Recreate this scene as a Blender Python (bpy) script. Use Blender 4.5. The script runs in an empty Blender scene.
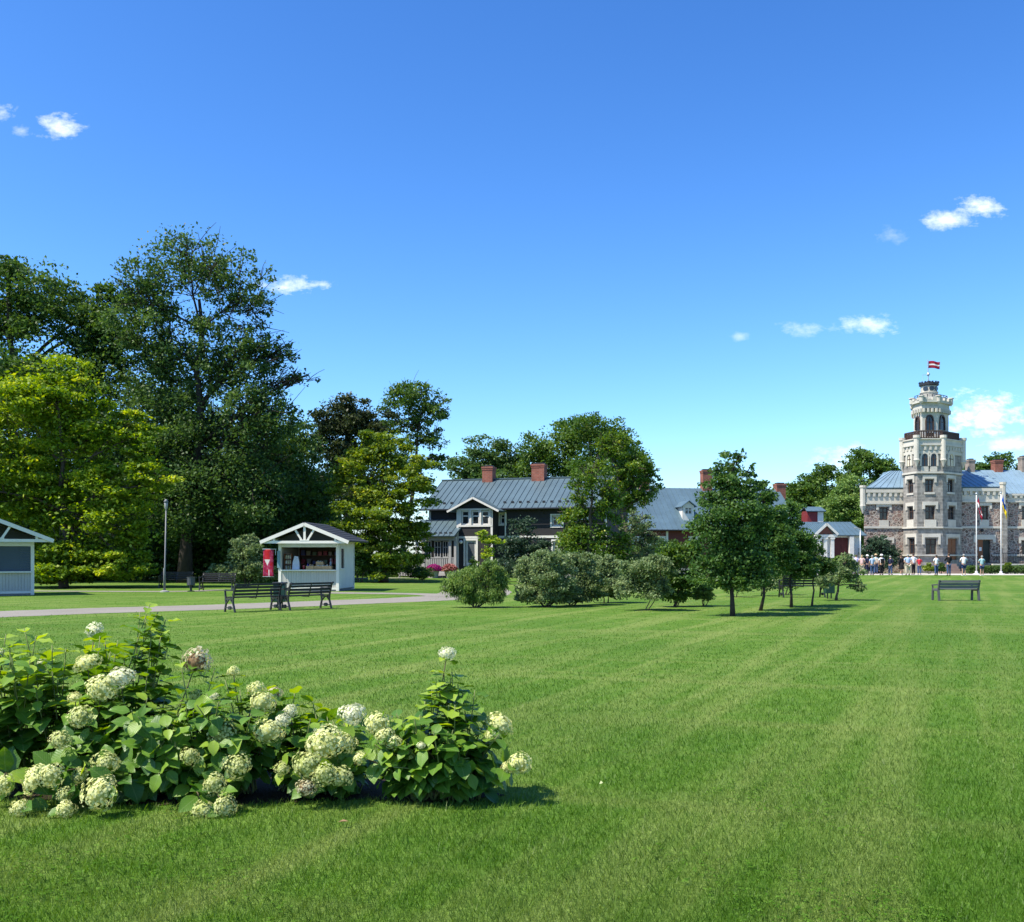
import bpy, math, random
import numpy as np
from mathutils import Vector, Matrix

SC = bpy.context.scene
COL = SC.collection
R = math.radians
rnd = random.Random(7)
rng = np.random.default_rng(11)

F_PX, CX, HOR, EYE = 1000.0, 512.0, 556.0, 1.6

def at(px, py, Y):
    return Vector(((px - CX) * Y / F_PX, Y, EYE + (HOR - py) * Y / F_PX))

def ground(px, py):
    Y = EYE * F_PX / (py - HOR)
    return Vector(((px - CX) * Y / F_PX, Y, 0.0))

# ------------------------------------------------------------------ objects
def tag(o, label=None, cat=None, group=None, kind=None):
    if label: o['label'] = label
    if cat: o['category'] = cat
    if group: o['group'] = group
    if kind: o['kind'] = kind
    return o

def thing(name, label, cat, loc=(0, 0, 0), rz=0.0, group=None):
    o = bpy.data.objects.new(name, None)
    o.empty_display_size = 0.2
    COL.objects.link(o)
    o.location = loc
    o.rotation_euler = (0, 0, rz)
    return tag(o, label, cat, group)

def link_mesh(name, me, m, parent=None):
    me.materials.clear()
    for mm in (m if isinstance(m, (list, tuple)) else [m]):
        me.materials.append(mm)
    o = bpy.data.objects.new(name, me)
    COL.objects.link(o)
    if parent is not None:
        o.parent = parent
    return o

def copy_tree(o, parent=None):
    c = o.copy()
    COL.objects.link(c)
    if parent is not None:
        c.parent = parent
    for ch in list(o.children):
        copy_tree(ch, c)
    return c

class MB:
    """collects simple shapes into one mesh"""
    def __init__(s):
        s.v = []; s.f = []; s.m = []
    def add(s, vs, fs, mi=0):
        n = len(s.v)
        s.v.extend([tuple(p) for p in vs])
        s.f.extend([tuple(n + i for i in f) for f in fs])
        s.m.extend([mi] * len(fs))
        return s
    def box(s, x0, x1, y0, y1, z0, z1, mi=0, M=None):
        vs = [(x0,y0,z0),(x1,y0,z0),(x1,y1,z0),(x0,y1,z0),(x0,y0,z1),(x1,y0,z1),(x1,y1,z1),(x0,y1,z1)]
        if M is not None: vs = [M @ Vector(p) for p in vs]
        return s.add(vs, [(0,3,2,1),(4,5,6,7),(0,1,5,4),(1,2,6,5),(2,3,7,6),(3,0,4,7)], mi)
    def prism(s, poly, d0, d1, axis='y', mi=0, M=None):
        """poly: 2D outline; extruded along axis from d0 to d1"""
        n = len(poly)
        def P(a, b, d):
            return (a, d, b) if axis == 'y' else ((a, b, d) if axis == 'z' else (d, a, b))
        vs = [P(a, b, d0) for a, b in poly] + [P(a, b, d1) for a, b in poly]
        if M is not None: vs = [M @ Vector(p) for p in vs]
        fs = [tuple(range(n)), tuple(range(2*n-1, n-1, -1))]
        for i in range(n):
            j = (i + 1) % n
            fs.append((i, n + i, n + j, j))
        return s.add(vs, fs, mi)
    def bar(s, a, b, w, t, mi=0):
        """rectangular bar from a to b"""
        a = Vector(a); b = Vector(b); d = b - a; L = d.length
        if L < 1e-6: return s
        q = d.to_track_quat('Z', 'Y').to_matrix().to_4x4(); q.translation = a
        return s.box(-w/2, w/2, -t/2, t/2, 0, L, mi, q)
    def tube(s, pts, rad, n=7, cap=True, mi=0):
        pts = [Vector(p) for p in pts]
        k = len(pts)
        if not isinstance(rad, (list, tuple)): rad = [rad] * k
        base = len(s.v)
        up = None
        for i, p in enumerate(pts):
            d = (pts[min(i+1, k-1)] - pts[max(i-1, 0)])
            if d.length < 1e-9: d = Vector((0, 0, 1))
            d.normalize()
            if up is None:
                ref = Vector((0, 1, 0)) if abs(d.y) < 0.9 else Vector((1, 0, 0))
                up = d.cross(ref).normalized()
            else:
                up = (up - d * up.dot(d))
                up = up.normalized() if up.length > 1e-6 else d.orthogonal().normalized()
            sd = d.cross(up)
            for j in range(n):
                a = 2 * math.pi * j / n
                s.v.append(tuple(p + (up * math.cos(a) + sd * math.sin(a)) * rad[i]))
        for i in range(k - 1):
            for j in range(n):
                j2 = (j + 1) % n
                s.f.append((base + i*n + j, base + i*n + j2, base + (i+1)*n + j2, base + (i+1)*n + j)); s.m.append(mi)
        if cap:
            s.f.append(tuple(base + j for j in range(n-1, -1, -1))); s.m.append(mi)
            s.f.append(tuple(base + (k-1)*n + j for j in range(n))); s.m.append(mi)
        return s
    def lathe(s, c, prof, n=12, mi=0, a0=0.0):
        """prof: list of (radius, z)"""
        base = len(s.v)
        for r, z in prof:
            for j in range(n):
                a = a0 + 2 * math.pi * j / n
                s.v.append((c[0] + r * math.cos(a), c[1] + r * math.sin(a), c[2] + z))
        for i in range(len(prof) - 1):
            for j in range(n):
                j2 = (j + 1) % n
                s.f.append((base + i*n + j, base + i*n + j2, base + (i+1)*n + j2, base + (i+1)*n + j)); s.m.append(mi)
        s.f.append(tuple(base + j for j in range(n-1, -1, -1))); s.m.append(mi)
        k = len(prof)
        s.f.append(tuple(base + (k-1)*n + j for j in range(n))); s.m.append(mi)
        return s
    def ball(s, c, rx, ry=None, rz=None, n=10, m=7, mi=0):
        ry = rx if ry is None else ry; rz = rx if rz is None else rz
        base = len(s.v)
        s.v.append((c[0], c[1], c[2] - rz))
        for i in range(1, m):
            t = math.pi * i / m
            for j in range(n):
                a = 2 * math.pi * j / n
                s.v.append((c[0] + rx*math.sin(t)*math.cos(a), c[1] + ry*math.sin(t)*math.sin(a), c[2] - rz*math.cos(t)))
        s.v.append((c[0], c[1], c[2] + rz)); top = len(s.v) - 1
        for j in range(n):
            j2 = (j+1) % n
            s.f.append((base, base+1+j2, base+1+j)); s.m.append(mi)
            for i in range(m-2):
                s.f.append((base+1+i*n+j, base+1+i*n+j2, base+1+(i+1)*n+j2, base+1+(i+1)*n+j)); s.m.append(mi)
            s.f.append((base+1+(m-2)*n+j, base+1+(m-2)*n+j2, top)); s.m.append(mi)
        return s
    def build(s, name, m, parent=None, smooth=False, bevel=0.0):
        me = bpy.data.meshes.new(name)
        me.from_pydata(s.v, [], s.f)
        me.update()
        if smooth:
            me.polygons.foreach_set('use_smooth', [True] * len(me.polygons))
        o = link_mesh(name, me, m, parent)
        if isinstance(m, (list, tuple)) and len(m) > 1:
            me.polygons.foreach_set('material_index', s.m)
        if bevel > 0:
            b = o.modifiers.new('Bevel', 'BEVEL'); b.width = bevel; b.segments = 2; b.limit_method = 'ANGLE'
        return o

def fast_mesh(name, V, F, tint=None, uv=None, smooth=False):
    V = np.ascontiguousarray(V, dtype=np.float32); F = np.ascontiguousarray(F, dtype=np.int32)
    k = F.shape[1]
    me = bpy.data.meshes.new(name)
    me.vertices.add(len(V)); me.vertices.foreach_set('co', V.ravel())
    me.loops.add(F.size); me.loops.foreach_set('vertex_index', F.ravel())
    me.polygons.add(len(F))
    me.polygons.foreach_set('loop_start', np.arange(0, F.size, k, dtype=np.int32))
    if smooth:
        me.polygons.foreach_set('use_smooth', np.ones(len(F), dtype=bool))
    me.update(calc_edges=True)
    if tint is not None:
        at_ = me.attributes.new('tint', 'FLOAT', 'POINT')
        at_.data.foreach_set('value', np.ascontiguousarray(tint, dtype=np.float32))
    if uv is not None:
        ul = me.attributes.new('leafuv', 'FLOAT_VECTOR', 'POINT')
        ul.data.foreach_set('vector', np.ascontiguousarray(uv, dtype=np.float32).ravel())
    me.validate()
    return me

# ------------------------------------------------------------------ materials
def new_mat(name):
    m = bpy.data.materials.new(name); m.use_nodes = True
    nt = m.node_tree; nt.nodes.clear()
    out = nt.nodes.new('ShaderNodeOutputMaterial')
    return m, nt, out

def N(nt, t, **kw):
    n = nt.nodes.new(t)
    for k, v in kw.items():
        if k == 'inp':
            for kk, vv in v.items(): n.inputs[kk].default_value = vv
        else: setattr(n, k, v)
    return n

def c4(c): return (c[0], c[1], c[2], 1.0)

def ramp(nt, fac, stops):
    r = nt.nodes.new('ShaderNodeValToRGB')
    e = r.color_ramp.elements
    while len(e) < len(stops): e.new(0.5)
    for i, (p, c) in enumerate(stops):
        e[i].position = p; e[i].color = c4(c)
    nt.links.new(fac, r.inputs[0])
    return r.outputs[0]

def mix(nt, fac, a, b, mode='MIX'):
    n = nt.nodes.new('ShaderNodeMix'); n.data_type = 'RGBA'; n.blend_type = mode
    for sock, v in ((n.inputs[0], fac), (n.inputs[6], a), (n.inputs[7], b)):
        if isinstance(v, (int, float)): sock.default_value = v
        elif isinstance(v, tuple): sock.default_value = c4(v)
        else: nt.links.new(v, sock)
    return n.outputs[2]

def math_n(nt, op, a, b=None, c=None, clamp=False):
    n = nt.nodes.new('ShaderNodeMath'); n.operation = op; n.use_clamp = clamp
    for i, v in enumerate((a, b, c)):
        if v is None: continue
        if isinstance(v, (int, float)): n.inputs[i].default_value = v
        else: nt.links.new(v, n.inputs[i])
    return n.outputs[0]

def noise(nt, vec, scale, detail=4.0, rough=0.55):
    n = nt.nodes.new('ShaderNodeTexNoise'); n.inputs['Scale'].default_value = scale
    n.inputs['Detail'].default_value = detail; n.inputs['Roughness'].default_value = rough
    if vec is not None: nt.links.new(vec, n.inputs['Vector'])
    return n.outputs['Fac']

def objco(nt):
    return nt.nodes.new('ShaderNodeTexCoord').outputs['Object']

def worldpos(nt):
    return nt.nodes.new('ShaderNodeNewGeometry').outputs['Position']

def mapping(nt, vec, scale=(1, 1, 1), rot=(0, 0, 0)):
    n = nt.nodes.new('ShaderNodeMapping')
    n.inputs['Scale'].default_value = scale; n.inputs['Rotation'].default_value = rot
    nt.links.new(vec, n.inputs['Vector'])
    return n.outputs[0]

def bump(nt, h, strength=0.3, dist=0.02):
    b = nt.nodes.new('ShaderNodeBump'); b.inputs['Strength'].default_value = strength; b.inputs['Distance'].default_value = dist
    nt.links.new(h, b.inputs['Height'])
    return b.outputs[0]

def bsdf(nt, out, col=None, rough=0.6, spec=0.35, metal=0.0, normal=None, rough_sock=None):
    b = nt.nodes.new('ShaderNodeBsdfPrincipled')
    b.inputs['Roughness'].default_value = rough; b.inputs['Metallic'].default_value = metal
    b.inputs['Specular IOR Level'].default_value = spec
    if isinstance(col, tuple): b.inputs['Base Color'].default_value = c4(col)
    elif col is not None: nt.links.new(col, b.inputs['Base Color'])
    if normal is not None: nt.links.new(normal, b.inputs['Normal'])
    if rough_sock is not None: nt.links.new(rough_sock, b.inputs['Roughness'])
    nt.links.new(b.outputs[0], out.inputs[0])
    return b

def plain(name, col, rough=0.6, var=0.18, scale=3.0, spec=0.35, metal=0.0, bmp=0.15, stretch=(1, 1, 1)):
    m, nt, out = new_mat(name)
    v = mapping(nt, objco(nt), stretch)
    n1 = noise(nt, v, scale, 6)
    n2 = noise(nt, v, scale * 9, 3)
    f = math_n(nt, 'MULTIPLY_ADD', n2, 0.35, math_n(nt, 'MULTIPLY', n1, 0.65))
    lo = tuple(x * (1 - var) for x in col); hi = tuple(min(1, x * (1 + var)) for x in col)
    c = ramp(nt, f, [(0.3, lo), (0.7, hi)])
    bsdf(nt, out, c, rough, spec, metal, bump(nt, n2, bmp, 0.01) if bmp else None)
    return m

def leaf_mat(name, stops, trans=0.35, tcol=1.6, rough=0.5, spec=0.25, veins=False, flat=False):
    """foliage: colour by a per-leaf random value; light also passes through"""
    m, nt, out = new_mat(name)
    a = N(nt, 'ShaderNodeAttribute', attribute_name='tint')
    c = ramp(nt, a.outputs['Fac'], stops)
    nrm = None
    if veins:
        u = N(nt, 'ShaderNodeAttribute', attribute_name='leafuv')
        sep = N(nt, 'ShaderNodeSeparateXYZ'); nt.links.new(u.outputs['Vector'], sep.inputs[0])
        ax = math_n(nt, 'ABSOLUTE', sep.outputs[0])
        k = math_n(nt, 'SUBTRACT', math_n(nt, 'MULTIPLY', sep.outputs[1], 9.0), math_n(nt, 'MULTIPLY', ax, 3.2))
        tri = math_n(nt, 'ABSOLUTE', math_n(nt, 'SUBTRACT', math_n(nt, 'FRACT', k), 0.5))
        side = math_n(nt, 'GREATER_THAN', tri, 0.43)
        midr = math_n(nt, 'LESS_THAN', ax, 0.05)
        ve = math_n(nt, 'MAXIMUM', math_n(nt, 'MULTIPLY', side, 0.35), midr)
        c = mix(nt, math_n(nt, 'MULTIPLY', ve, 0.4), c, (0.24, 0.33, 0.10))
        nn = noise(nt, objco(nt), 60, 2)
        nrm = bump(nt, math_n(nt, 'ADD', math_n(nt, 'MULTIPLY', tri, -1.0), math_n(nt, 'MULTIPLY', nn, 0.5)), 0.35, 0.004)
    p = nt.nodes.new('ShaderNodeBsdfPrincipled'); p.inputs['Roughness'].default_value = rough
    p.inputs['Specular IOR Level'].default_value = spec
    nt.links.new(c, p.inputs['Base Color'])
    if nrm is not None: nt.links.new(nrm, p.inputs['Normal'])
    t = nt.nodes.new('ShaderNodeBsdfTranslucent')
    hs = N(nt, 'ShaderNodeHueSaturation', inp={'Hue': 0.485, 'Saturation': 1.15, 'Value': tcol})
    nt.links.new(c, hs.inputs['Color']); nt.links.new(hs.outputs[0], t.inputs['Color'])
    mx = nt.nodes.new('ShaderNodeMixShader'); mx.inputs[0].default_value = trans
    nt.links.new(p.outputs[0], mx.inputs[1]); nt.links.new(t.outputs[0], mx.inputs[2])
    nt.links.new(mx.outputs[0], out.inputs[0])
    return m

M = {}
M['white_wood'] = plain('white painted wood', (0.68, 0.65, 0.57), 0.55, 0.10, 2.0)
M['grey_wood'] = plain('pale grey boards', (0.44, 0.415, 0.37), 0.6, 0.14, 2.0, stretch=(8, 8, 0.6))
M['roof_dark'] = plain('dark slate roofing felt', (0.032, 0.036, 0.042), 0.75, 0.25, 2.0)
M['iron'] = plain('black cast iron', (0.018, 0.02, 0.022), 0.4, 0.2, 20, spec=0.5)
M['bench_wood'] = plain('dark stained slats', (0.02, 0.019, 0.018), 0.5, 0.3, 3, stretch=(1, 12, 12))
M['bench_grey'] = plain('weathered grey slats', (0.13, 0.13, 0.13), 0.55, 0.25, 3, stretch=(1, 12, 12))
M['shutter'] = plain('blue grey roller shutter', (0.05, 0.075, 0.10), 0.5, 0.1, 1.0)
M['inside'] = plain('kiosk interior', (0.10, 0.065, 0.04), 0.8)
M['galv'] = plain('galvanised steel', (0.45, 0.47, 0.48), 0.42, 0.12, 6, metal=0.6)
M['lamp_grey'] = plain('dull grey lamp paint', (0.16, 0.165, 0.165), 0.5, 0.15, 6)
M['green_metal'] = plain('dark green metal', (0.012, 0.045, 0.035), 0.45, 0.2, 4)
M['glass'] = plain('dark window glass', (0.015, 0.02, 0.026), 0.07, 0.2, 0.7, spec=0.6, bmp=0.02)
M['brown_wood'] = plain('dark brown window wood', (0.055, 0.032, 0.024), 0.55, 0.2, 4)
M['door_brown'] = plain('varnished brown door', (0.20, 0.075, 0.03), 0.5, 0.25, 3, stretch=(6, 6, 0.7))
M['plaster'] = plain('cream white plaster', (0.50, 0.47, 0.40), 0.8, 0.18, 0.9)
M['plaster2'] = plain('weathered white plaster', (0.47, 0.445, 0.38), 0.82, 0.24, 1.3)
M['red_wall'] = plain('dark red boards', (0.10, 0.02, 0.017), 0.65, 0.2, 2, stretch=(6, 6, 0.5))
M['dark_wall'] = plain('near black weatherboards', (0.022, 0.021, 0.022), 0.65, 0.3, 2, stretch=(0.5, 0.5, 7))
M['trim'] = plain('off white house trim', (0.62, 0.60, 0.55), 0.55, 0.12, 3)
M['porch_grey'] = plain('grey veranda paint', (0.33, 0.33, 0.32), 0.6, 0.15, 3)
M['black_metal'] = plain('black sheet metal', (0.02, 0.023, 0.028), 0.5, 0.2, 3)
M['paint_white'] = plain('white enamel', (0.66, 0.655, 0.63), 0.35, 0.08, 3)
M['bark'] = plain('grey brown bark', (0.085, 0.068, 0.052), 0.9, 0.4, 5, spec=0.1, bmp=0.8, stretch=(2, 2, 0.4))
M['bark_dark'] = plain('dark bark', (0.05, 0.042, 0.036), 0.9, 0.4, 5, spec=0.1, bmp=0.8, stretch=(2, 2, 0.4))
M['stem_green'] = plain('green woody stem', (0.16, 0.19, 0.06), 0.6, 0.3, 20)
M['stem_brown'] = plain('brown woody stem', (0.11, 0.085, 0.05), 0.75, 0.3, 20)
M['crate'] = plain('pale timber crate', (0.50, 0.31, 0.15), 0.7, 0.25, 4)

def metal_roof(name, col, rough=0.5):
    m, nt, out = new_mat(name)
    v = objco(nt)
    n1 = noise(nt, v, 0.5, 5); n2 = noise(nt, v, 6, 3)
    f = math_n(nt, 'ADD', math_n(nt, 'MULTIPLY', n1, 0.7), math_n(nt, 'MULTIPLY', n2, 0.3))
    c = ramp(nt, f, [(0.3, tuple(x*0.8 for x in col)), (0.7, tuple(x*1.2 for x in col))])
    bsdf(nt, out, c, rough, 0.5, 0.25, bump(nt, n1, 0.08, 0.05))
    return m
M['roof_blue'] = metal_roof('blue grey standing seam metal', (0.095, 0.155, 0.19))
M['roof_house'] = metal_roof('slate blue metal sheet', (0.088, 0.135, 0.155))
M['roof_castle'] = metal_roof('light blue painted sheet metal', (0.21, 0.31, 0.38), 0.55)

def brick_mat(name, c1, c2, mortar, scale=1.0, row=0.08, width=0.25, msize=0.012):
    m, nt, out = new_mat(name)
    v = objco(nt)
    sep = N(nt, 'ShaderNodeSeparateXYZ'); nt.links.new(v, sep.inputs[0])
    cmb = N(nt, 'ShaderNodeCombineXYZ')
    nt.links.new(math_n(nt, 'ADD', sep.outputs[0], sep.outputs[1]), cmb.inputs[0]); nt.links.new(sep.outputs[2], cmb.inputs[1])
    b = N(nt, 'ShaderNodeTexBrick'); nt.links.new(cmb.outputs[0], b.inputs['Vector'])
    b.inputs['Color1'].default_value = c4(c1); b.inputs['Color2'].default_value = c4(c2); b.inputs['Mortar'].default_value = c4(mortar)
    b.inputs['Scale'].default_value = scale; b.inputs['Row Height'].default_value = row; b.inputs['Brick Width'].default_value = width
    b.inputs['Mortar Size'].default_value = msize; b.inputs['Mortar Smooth'].default_value = 0.3
    n = noise(nt, v, 2.2, 6)
    c = mix(nt, 0.55, b.outputs['Color'], ramp(nt, n, [(0.3, tuple(x*0.6 for x in c1)), (0.7, tuple(min(1, x*1.4) for x in c2))]), 'MIX')
    bsdf(nt, out, c, 0.85, 0.2, 0, bump(nt, b.outputs['Fac'], -0.4, 0.02))
    return m
M['chimney_red'] = brick_mat('red chimney brick', (0.19, 0.06, 0.04), (0.26, 0.09, 0.06), (0.27, 0.22, 0.18), row=0.12, width=0.3, msize=0.015)
M['chimney_grey'] = brick_mat('grey brown chimney brick', (0.2, 0.16, 0.13), (0.28, 0.23, 0.19), (0.35, 0.3, 0.26), row=0.12, width=0.3, msize=0.015)
M['tower_stone'] = brick_mat('coursed grey stone', (0.15, 0.14, 0.125), (0.275, 0.258, 0.23), (0.36, 0.335, 0.29), row=0.3, width=0.62, msize=0.03)

def fieldstone(name, stops, mortar, scale=2.4):
    m, nt, out = new_mat(name)
    v = objco(nt)
    w = noise(nt, v, 2.0, 3)
    add = N(nt, 'ShaderNodeVectorMath', operation='ADD')
    sc = N(nt, 'ShaderNodeVectorMath', operation='SCALE'); sc.inputs['Scale'].default_value = 0.22
    cmb = N(nt, 'ShaderNodeCombineXYZ')
    nt.links.new(w, cmb.inputs[0]); nt.links.new(w, cmb.inputs[2])
    nt.links.new(cmb.outputs[0], sc.inputs[0]); nt.links.new(v, add.inputs[0]); nt.links.new(sc.outputs[0], add.inputs[1])
    mp = mapping(nt, add.outputs[0], (1, 1, 1.25))
    vo = N(nt, 'ShaderNodeTexVoronoi', feature='DISTANCE_TO_EDGE'); vo.inputs['Scale'].default_value = scale; nt.links.new(mp, vo.inputs['Vector'])
    vc = N(nt, 'ShaderNodeTexVoronoi', feature='F1'); vc.inputs['Scale'].default_value = scale; nt.links.new(mp, vc.inputs['Vector'])
    sp = N(nt, 'ShaderNodeSeparateColor'); nt.links.new(vc.outputs['Color'], sp.inputs[0])
    stone = ramp(nt, sp.outputs[0], stops)
    edge = ramp(nt, vo.outputs['Distance'], [(0.045, (0, 0, 0)), (0.085, (1, 1, 1))])
    c = mix(nt, edge, mortar, stone)
    bsdf(nt, out, c, 0.85, 0.25, 0, bump(nt, edge, 0.5, 0.04))
    return m
M['rubble'] = fieldstone('brown fieldstone rubble', [(0.0, (0.085, 0.06, 0.05)), (0.3, (0.19, 0.135, 0.11)), (0.55, (0.27, 0.175, 0.145)), (0.8, (0.22, 0.19, 0.17)), (1.0, (0.11, 0.09, 0.08))], (0.42, 0.36, 0.30), 3.1)
# ------------------------------------------------------------------ camera, light, sky
cam_d = bpy.data.cameras.new('camera'); cam = bpy.data.objects.new('camera', cam_d); COL.objects.link(cam)
cam.location = (0, 0, EYE); cam.rotation_euler = (R(90), 0, 0)
cam_d.sensor_width = 36.0; cam_d.lens = 36.0 * F_PX / 1024.0
cam_d.shift_y = (HOR - 461.0) / 1024.0
cam_d.clip_start = 0.1; cam_d.clip_end = 6000.0
SC.camera = cam

SUN_EL = R(55.0)
SUN_H = Vector((-0.90, -0.42)).normalized()
to_sun = Vector((SUN_H.x * math.cos(SUN_EL), SUN_H.y * math.cos(SUN_EL), math.sin(SUN_EL)))
sun_d = bpy.data.lights.new('sun', 'SUN'); sun_d.energy = 5.0; sun_d.angle = R(0.53); sun_d.color = (1.0, 0.93, 0.80)
sun = bpy.data.objects.new('sun', sun_d); COL.objects.link(sun)
sun.rotation_euler = to_sun.to_track_quat('Z', 'Y').to_euler()

W = bpy.data.worlds.new('World'); SC.world = W; W.use_nodes = True
nt = W.node_tree; nt.nodes.clear()
wout = nt.nodes.new('ShaderNodeOutputWorld'); bg = nt.nodes.new('ShaderNodeBackground')
sky = nt.nodes.new('ShaderNodeTexSky'); sky.sky_type = 'NISHITA'; sky.sun_disc = False
sky.sun_elevation = SUN_EL
sky.sun_rotation = math.atan2(SUN_H.x, SUN_H.y)
sky.altitude = 50; sky.air_density = 1.0; sky.dust_density = 0.5; sky.ozone_density = 2.2
hs = N(nt, 'ShaderNodeHueSaturation', inp={'Hue': 0.5, 'Saturation': 1.0, 'Value': 1.0})
sep_ = nt.nodes.new('ShaderNodeSeparateColor'); nt.links.new(sky.outputs[0], sep_.inputs[0])
cmb_ = nt.nodes.new('ShaderNodeCombineColor')
for i_, (k_, e_) in enumerate(((0.255, 1.62), (0.455, 1.36), (0.73, 1.22))):   # deep azure of the clear sky
    nt.links.new(math_n(nt, 'MULTIPLY', math_n(nt, 'POWER', sep_.outputs[i_], e_), k_), cmb_.inputs[i_])
air = cmb_.outputs[0]
nt.links.new(air, hs.inputs['Color'])
tc = nt.nodes.new('ShaderNodeTexCoord').outputs['Generated']
sp = N(nt, 'ShaderNodeSeparateXYZ'); nt.links.new(tc, sp.inputs[0])
ysafe = math_n(nt, 'MAXIMUM', sp.outputs[1], 0.02)
gx = math_n(nt, 'DIVIDE', sp.outputs[0], ysafe); gz = math_n(nt, 'DIVIDE', sp.outputs[2], ysafe)
cv = N(nt, 'ShaderNodeCombineXYZ'); nt.links.new(gx, cv.inputs[0]); nt.links.new(gz, cv.inputs[1])
nv = mapping(nt, cv.outputs[0], (1.0, 1.7, 1.0))
nA = noise(nt, nv, 34.0, 9, 0.62); nB = noise(nt, nv, 120.0, 6, 0.65)
nz = math_n(nt, 'ADD', math_n(nt, 'MULTIPLY', math_n(nt, 'SUBTRACT', nA, 0.5), 3.2), math_n(nt, 'MULTIPLY', math_n(nt, 'SUBTRACT', nB, 0.5), 1.3))
# drifting cumulus scraps: bearing and elevation as tangents, half-width, half-height, density
CLOUDS = [(950, 220, 34, 10, 0.8), (980, 208, 26, 13, 0.95), (875, 325, 31, 10, 0.8), (810, 328, 29, 8, 0.45), (984, 415, 42, 24, 1.25),
          (296, 286, 36, 9, 1.0), (60, 126, 24, 14, 0.85), (4, 112, 14, 9, 0.6), (22, 131, 11, 7, 0.4), (740, 336, 9, 5, 0.3),
          (1012, 443, 24, 9, 0.7), (842, 462, 30, 16, 0.75), (893, 236, 22, 8, 0.25), (1180, 400, 60, 22, 1.0), (-150, 330, 60, 20, 0.9)]
acc = None
for (px, py, rx, ry, den) in CLOUDS:
    a = math_n(nt, 'DIVIDE', math_n(nt, 'SUBTRACT', gx, (px - CX) / F_PX), rx / F_PX)
    b = math_n(nt, 'DIVIDE', math_n(nt, 'SUBTRACT', gz, (HOR - py) / F_PX), ry / F_PX)
    d = math_n(nt, 'SQRT', math_n(nt, 'ADD', math_n(nt, 'MULTIPLY', a, a), math_n(nt, 'MULTIPLY', b, b)))
    v = math_n(nt, 'ADD', math_n(nt, 'SUBTRACT', 1.0, d), math_n(nt, 'MULTIPLY', nz, 1.0))
    # no cloud far from its own centre
    v = math_n(nt, 'MULTIPLY', v, math_n(nt, 'SUBTRACT', 1.0, math_n(nt, 'MULTIPLY', math_n(nt, 'SUBTRACT', d, 0.9), 0.9, clamp=True)))
    v = math_n(nt, 'MULTIPLY', math_n(nt, 'MULTIPLY', v, 0.62, clamp=True), den)
    acc = v if acc is None else math_n(nt, 'MAXIMUM', acc, v)
front = math_n(nt, 'GREATER_THAN', sp.outputs[1], 0.05)
acc = math_n(nt, 'MULTIPLY', acc, front)
acc = math_n(nt, 'SMOOTH_MIN', acc, 1.0, 0.1)
CLOUD_V = 7.2
cloud_c = mix(nt, nA, (CLOUD_V * 0.84, CLOUD_V * 0.89, CLOUD_V * 0.98), (CLOUD_V, CLOUD_V, CLOUD_V))
skyc = mix(nt, acc, hs.outputs[0], cloud_c)
nt.links.new(skyc, bg.inputs['Color']); bg.inputs['Strength'].default_value = 0.15
nt.links.new(bg.outputs[0], wout.inputs[0])

SC.view_settings.view_transform = 'Standard'; SC.view_settings.look = 'None'
SC.view_settings.exposure = 0.74; SC.view_settings.gamma = 1.0; SC.view_settings.use_curve_mapping = False
SC.cycles.max_bounces = 8; SC.cycles.diffuse_bounces = 4; SC.cycles.transmission_bounces = 6; SC.cycles.transparent_max_bounces = 4
SC.cycles.sample_clamp_indirect = 6.0

# ------------------------------------------------------------------ lawn
def lawn_color(nt, attr=None):
    """mown lawn: clumps, mowing lines running towards the castle, dry yellow streaks"""
    p = worldpos(nt)
    big = noise(nt, p, 0.16, 5, 0.6)
    # mowing tracks run towards the far right
    st = mapping(nt, mapping(nt, p, (1, 1, 1), (0, 0, R(25))), (0.95, 0.045, 1.0))
    lines = noise(nt, st, 1.5, 5, 0.6)
    st2 = mapping(nt, mapping(nt, p, (1, 1, 1), (0, 0, R(-75))), (0.8, 0.06, 1.0))
    lines2 = noise(nt, st2, 1.1, 4, 0.6)
    fine = noise(nt, p, 3.2, 6, 0.65)
    c = ramp(nt, fine, [(0.3, (0.052, 0.130, 0.010)), (0.5, (0.086, 0.182, 0.017)), (0.7, (0.135, 0.232, 0.032))])
    c = mix(nt, math_n(nt, 'MULTIPLY', ramp(nt, lines, [(0.47, (0, 0, 0)), (0.62, (1, 1, 1))]), 0.58), c, (0.27, 0.305, 0.09))
    c = mix(nt, math_n(nt, 'MULTIPLY', ramp(nt, lines2, [(0.50, (0, 0, 0)), (0.62, (1, 1, 1))]), 0.6), c, (0.205, 0.25, 0.065))
    c = mix(nt, math_n(nt, 'MULTIPLY', ramp(nt, big, [(0.46, (0, 0, 0)), (0.62, (1, 1, 1))]), 0.5), c, (0.045, 0.125, 0.009))
    return c, fine

m, nt, out = new_mat('lawn ground')
c, fine = lawn_color(nt)
f2 = noise(nt, worldpos(nt), 30, 4)
c2 = mix(nt, 0.35, c, ramp(nt, f2, [(0.3, (0.035, 0.085, 0.01)), (0.7, (0.16, 0.25, 0.05))]))
bsdf(nt, out, c2, 0.9, 0.1, 0, bump(nt, math_n(nt, 'ADD', f2, fine), 0.8, 0.05))
M['lawn'] = m

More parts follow.
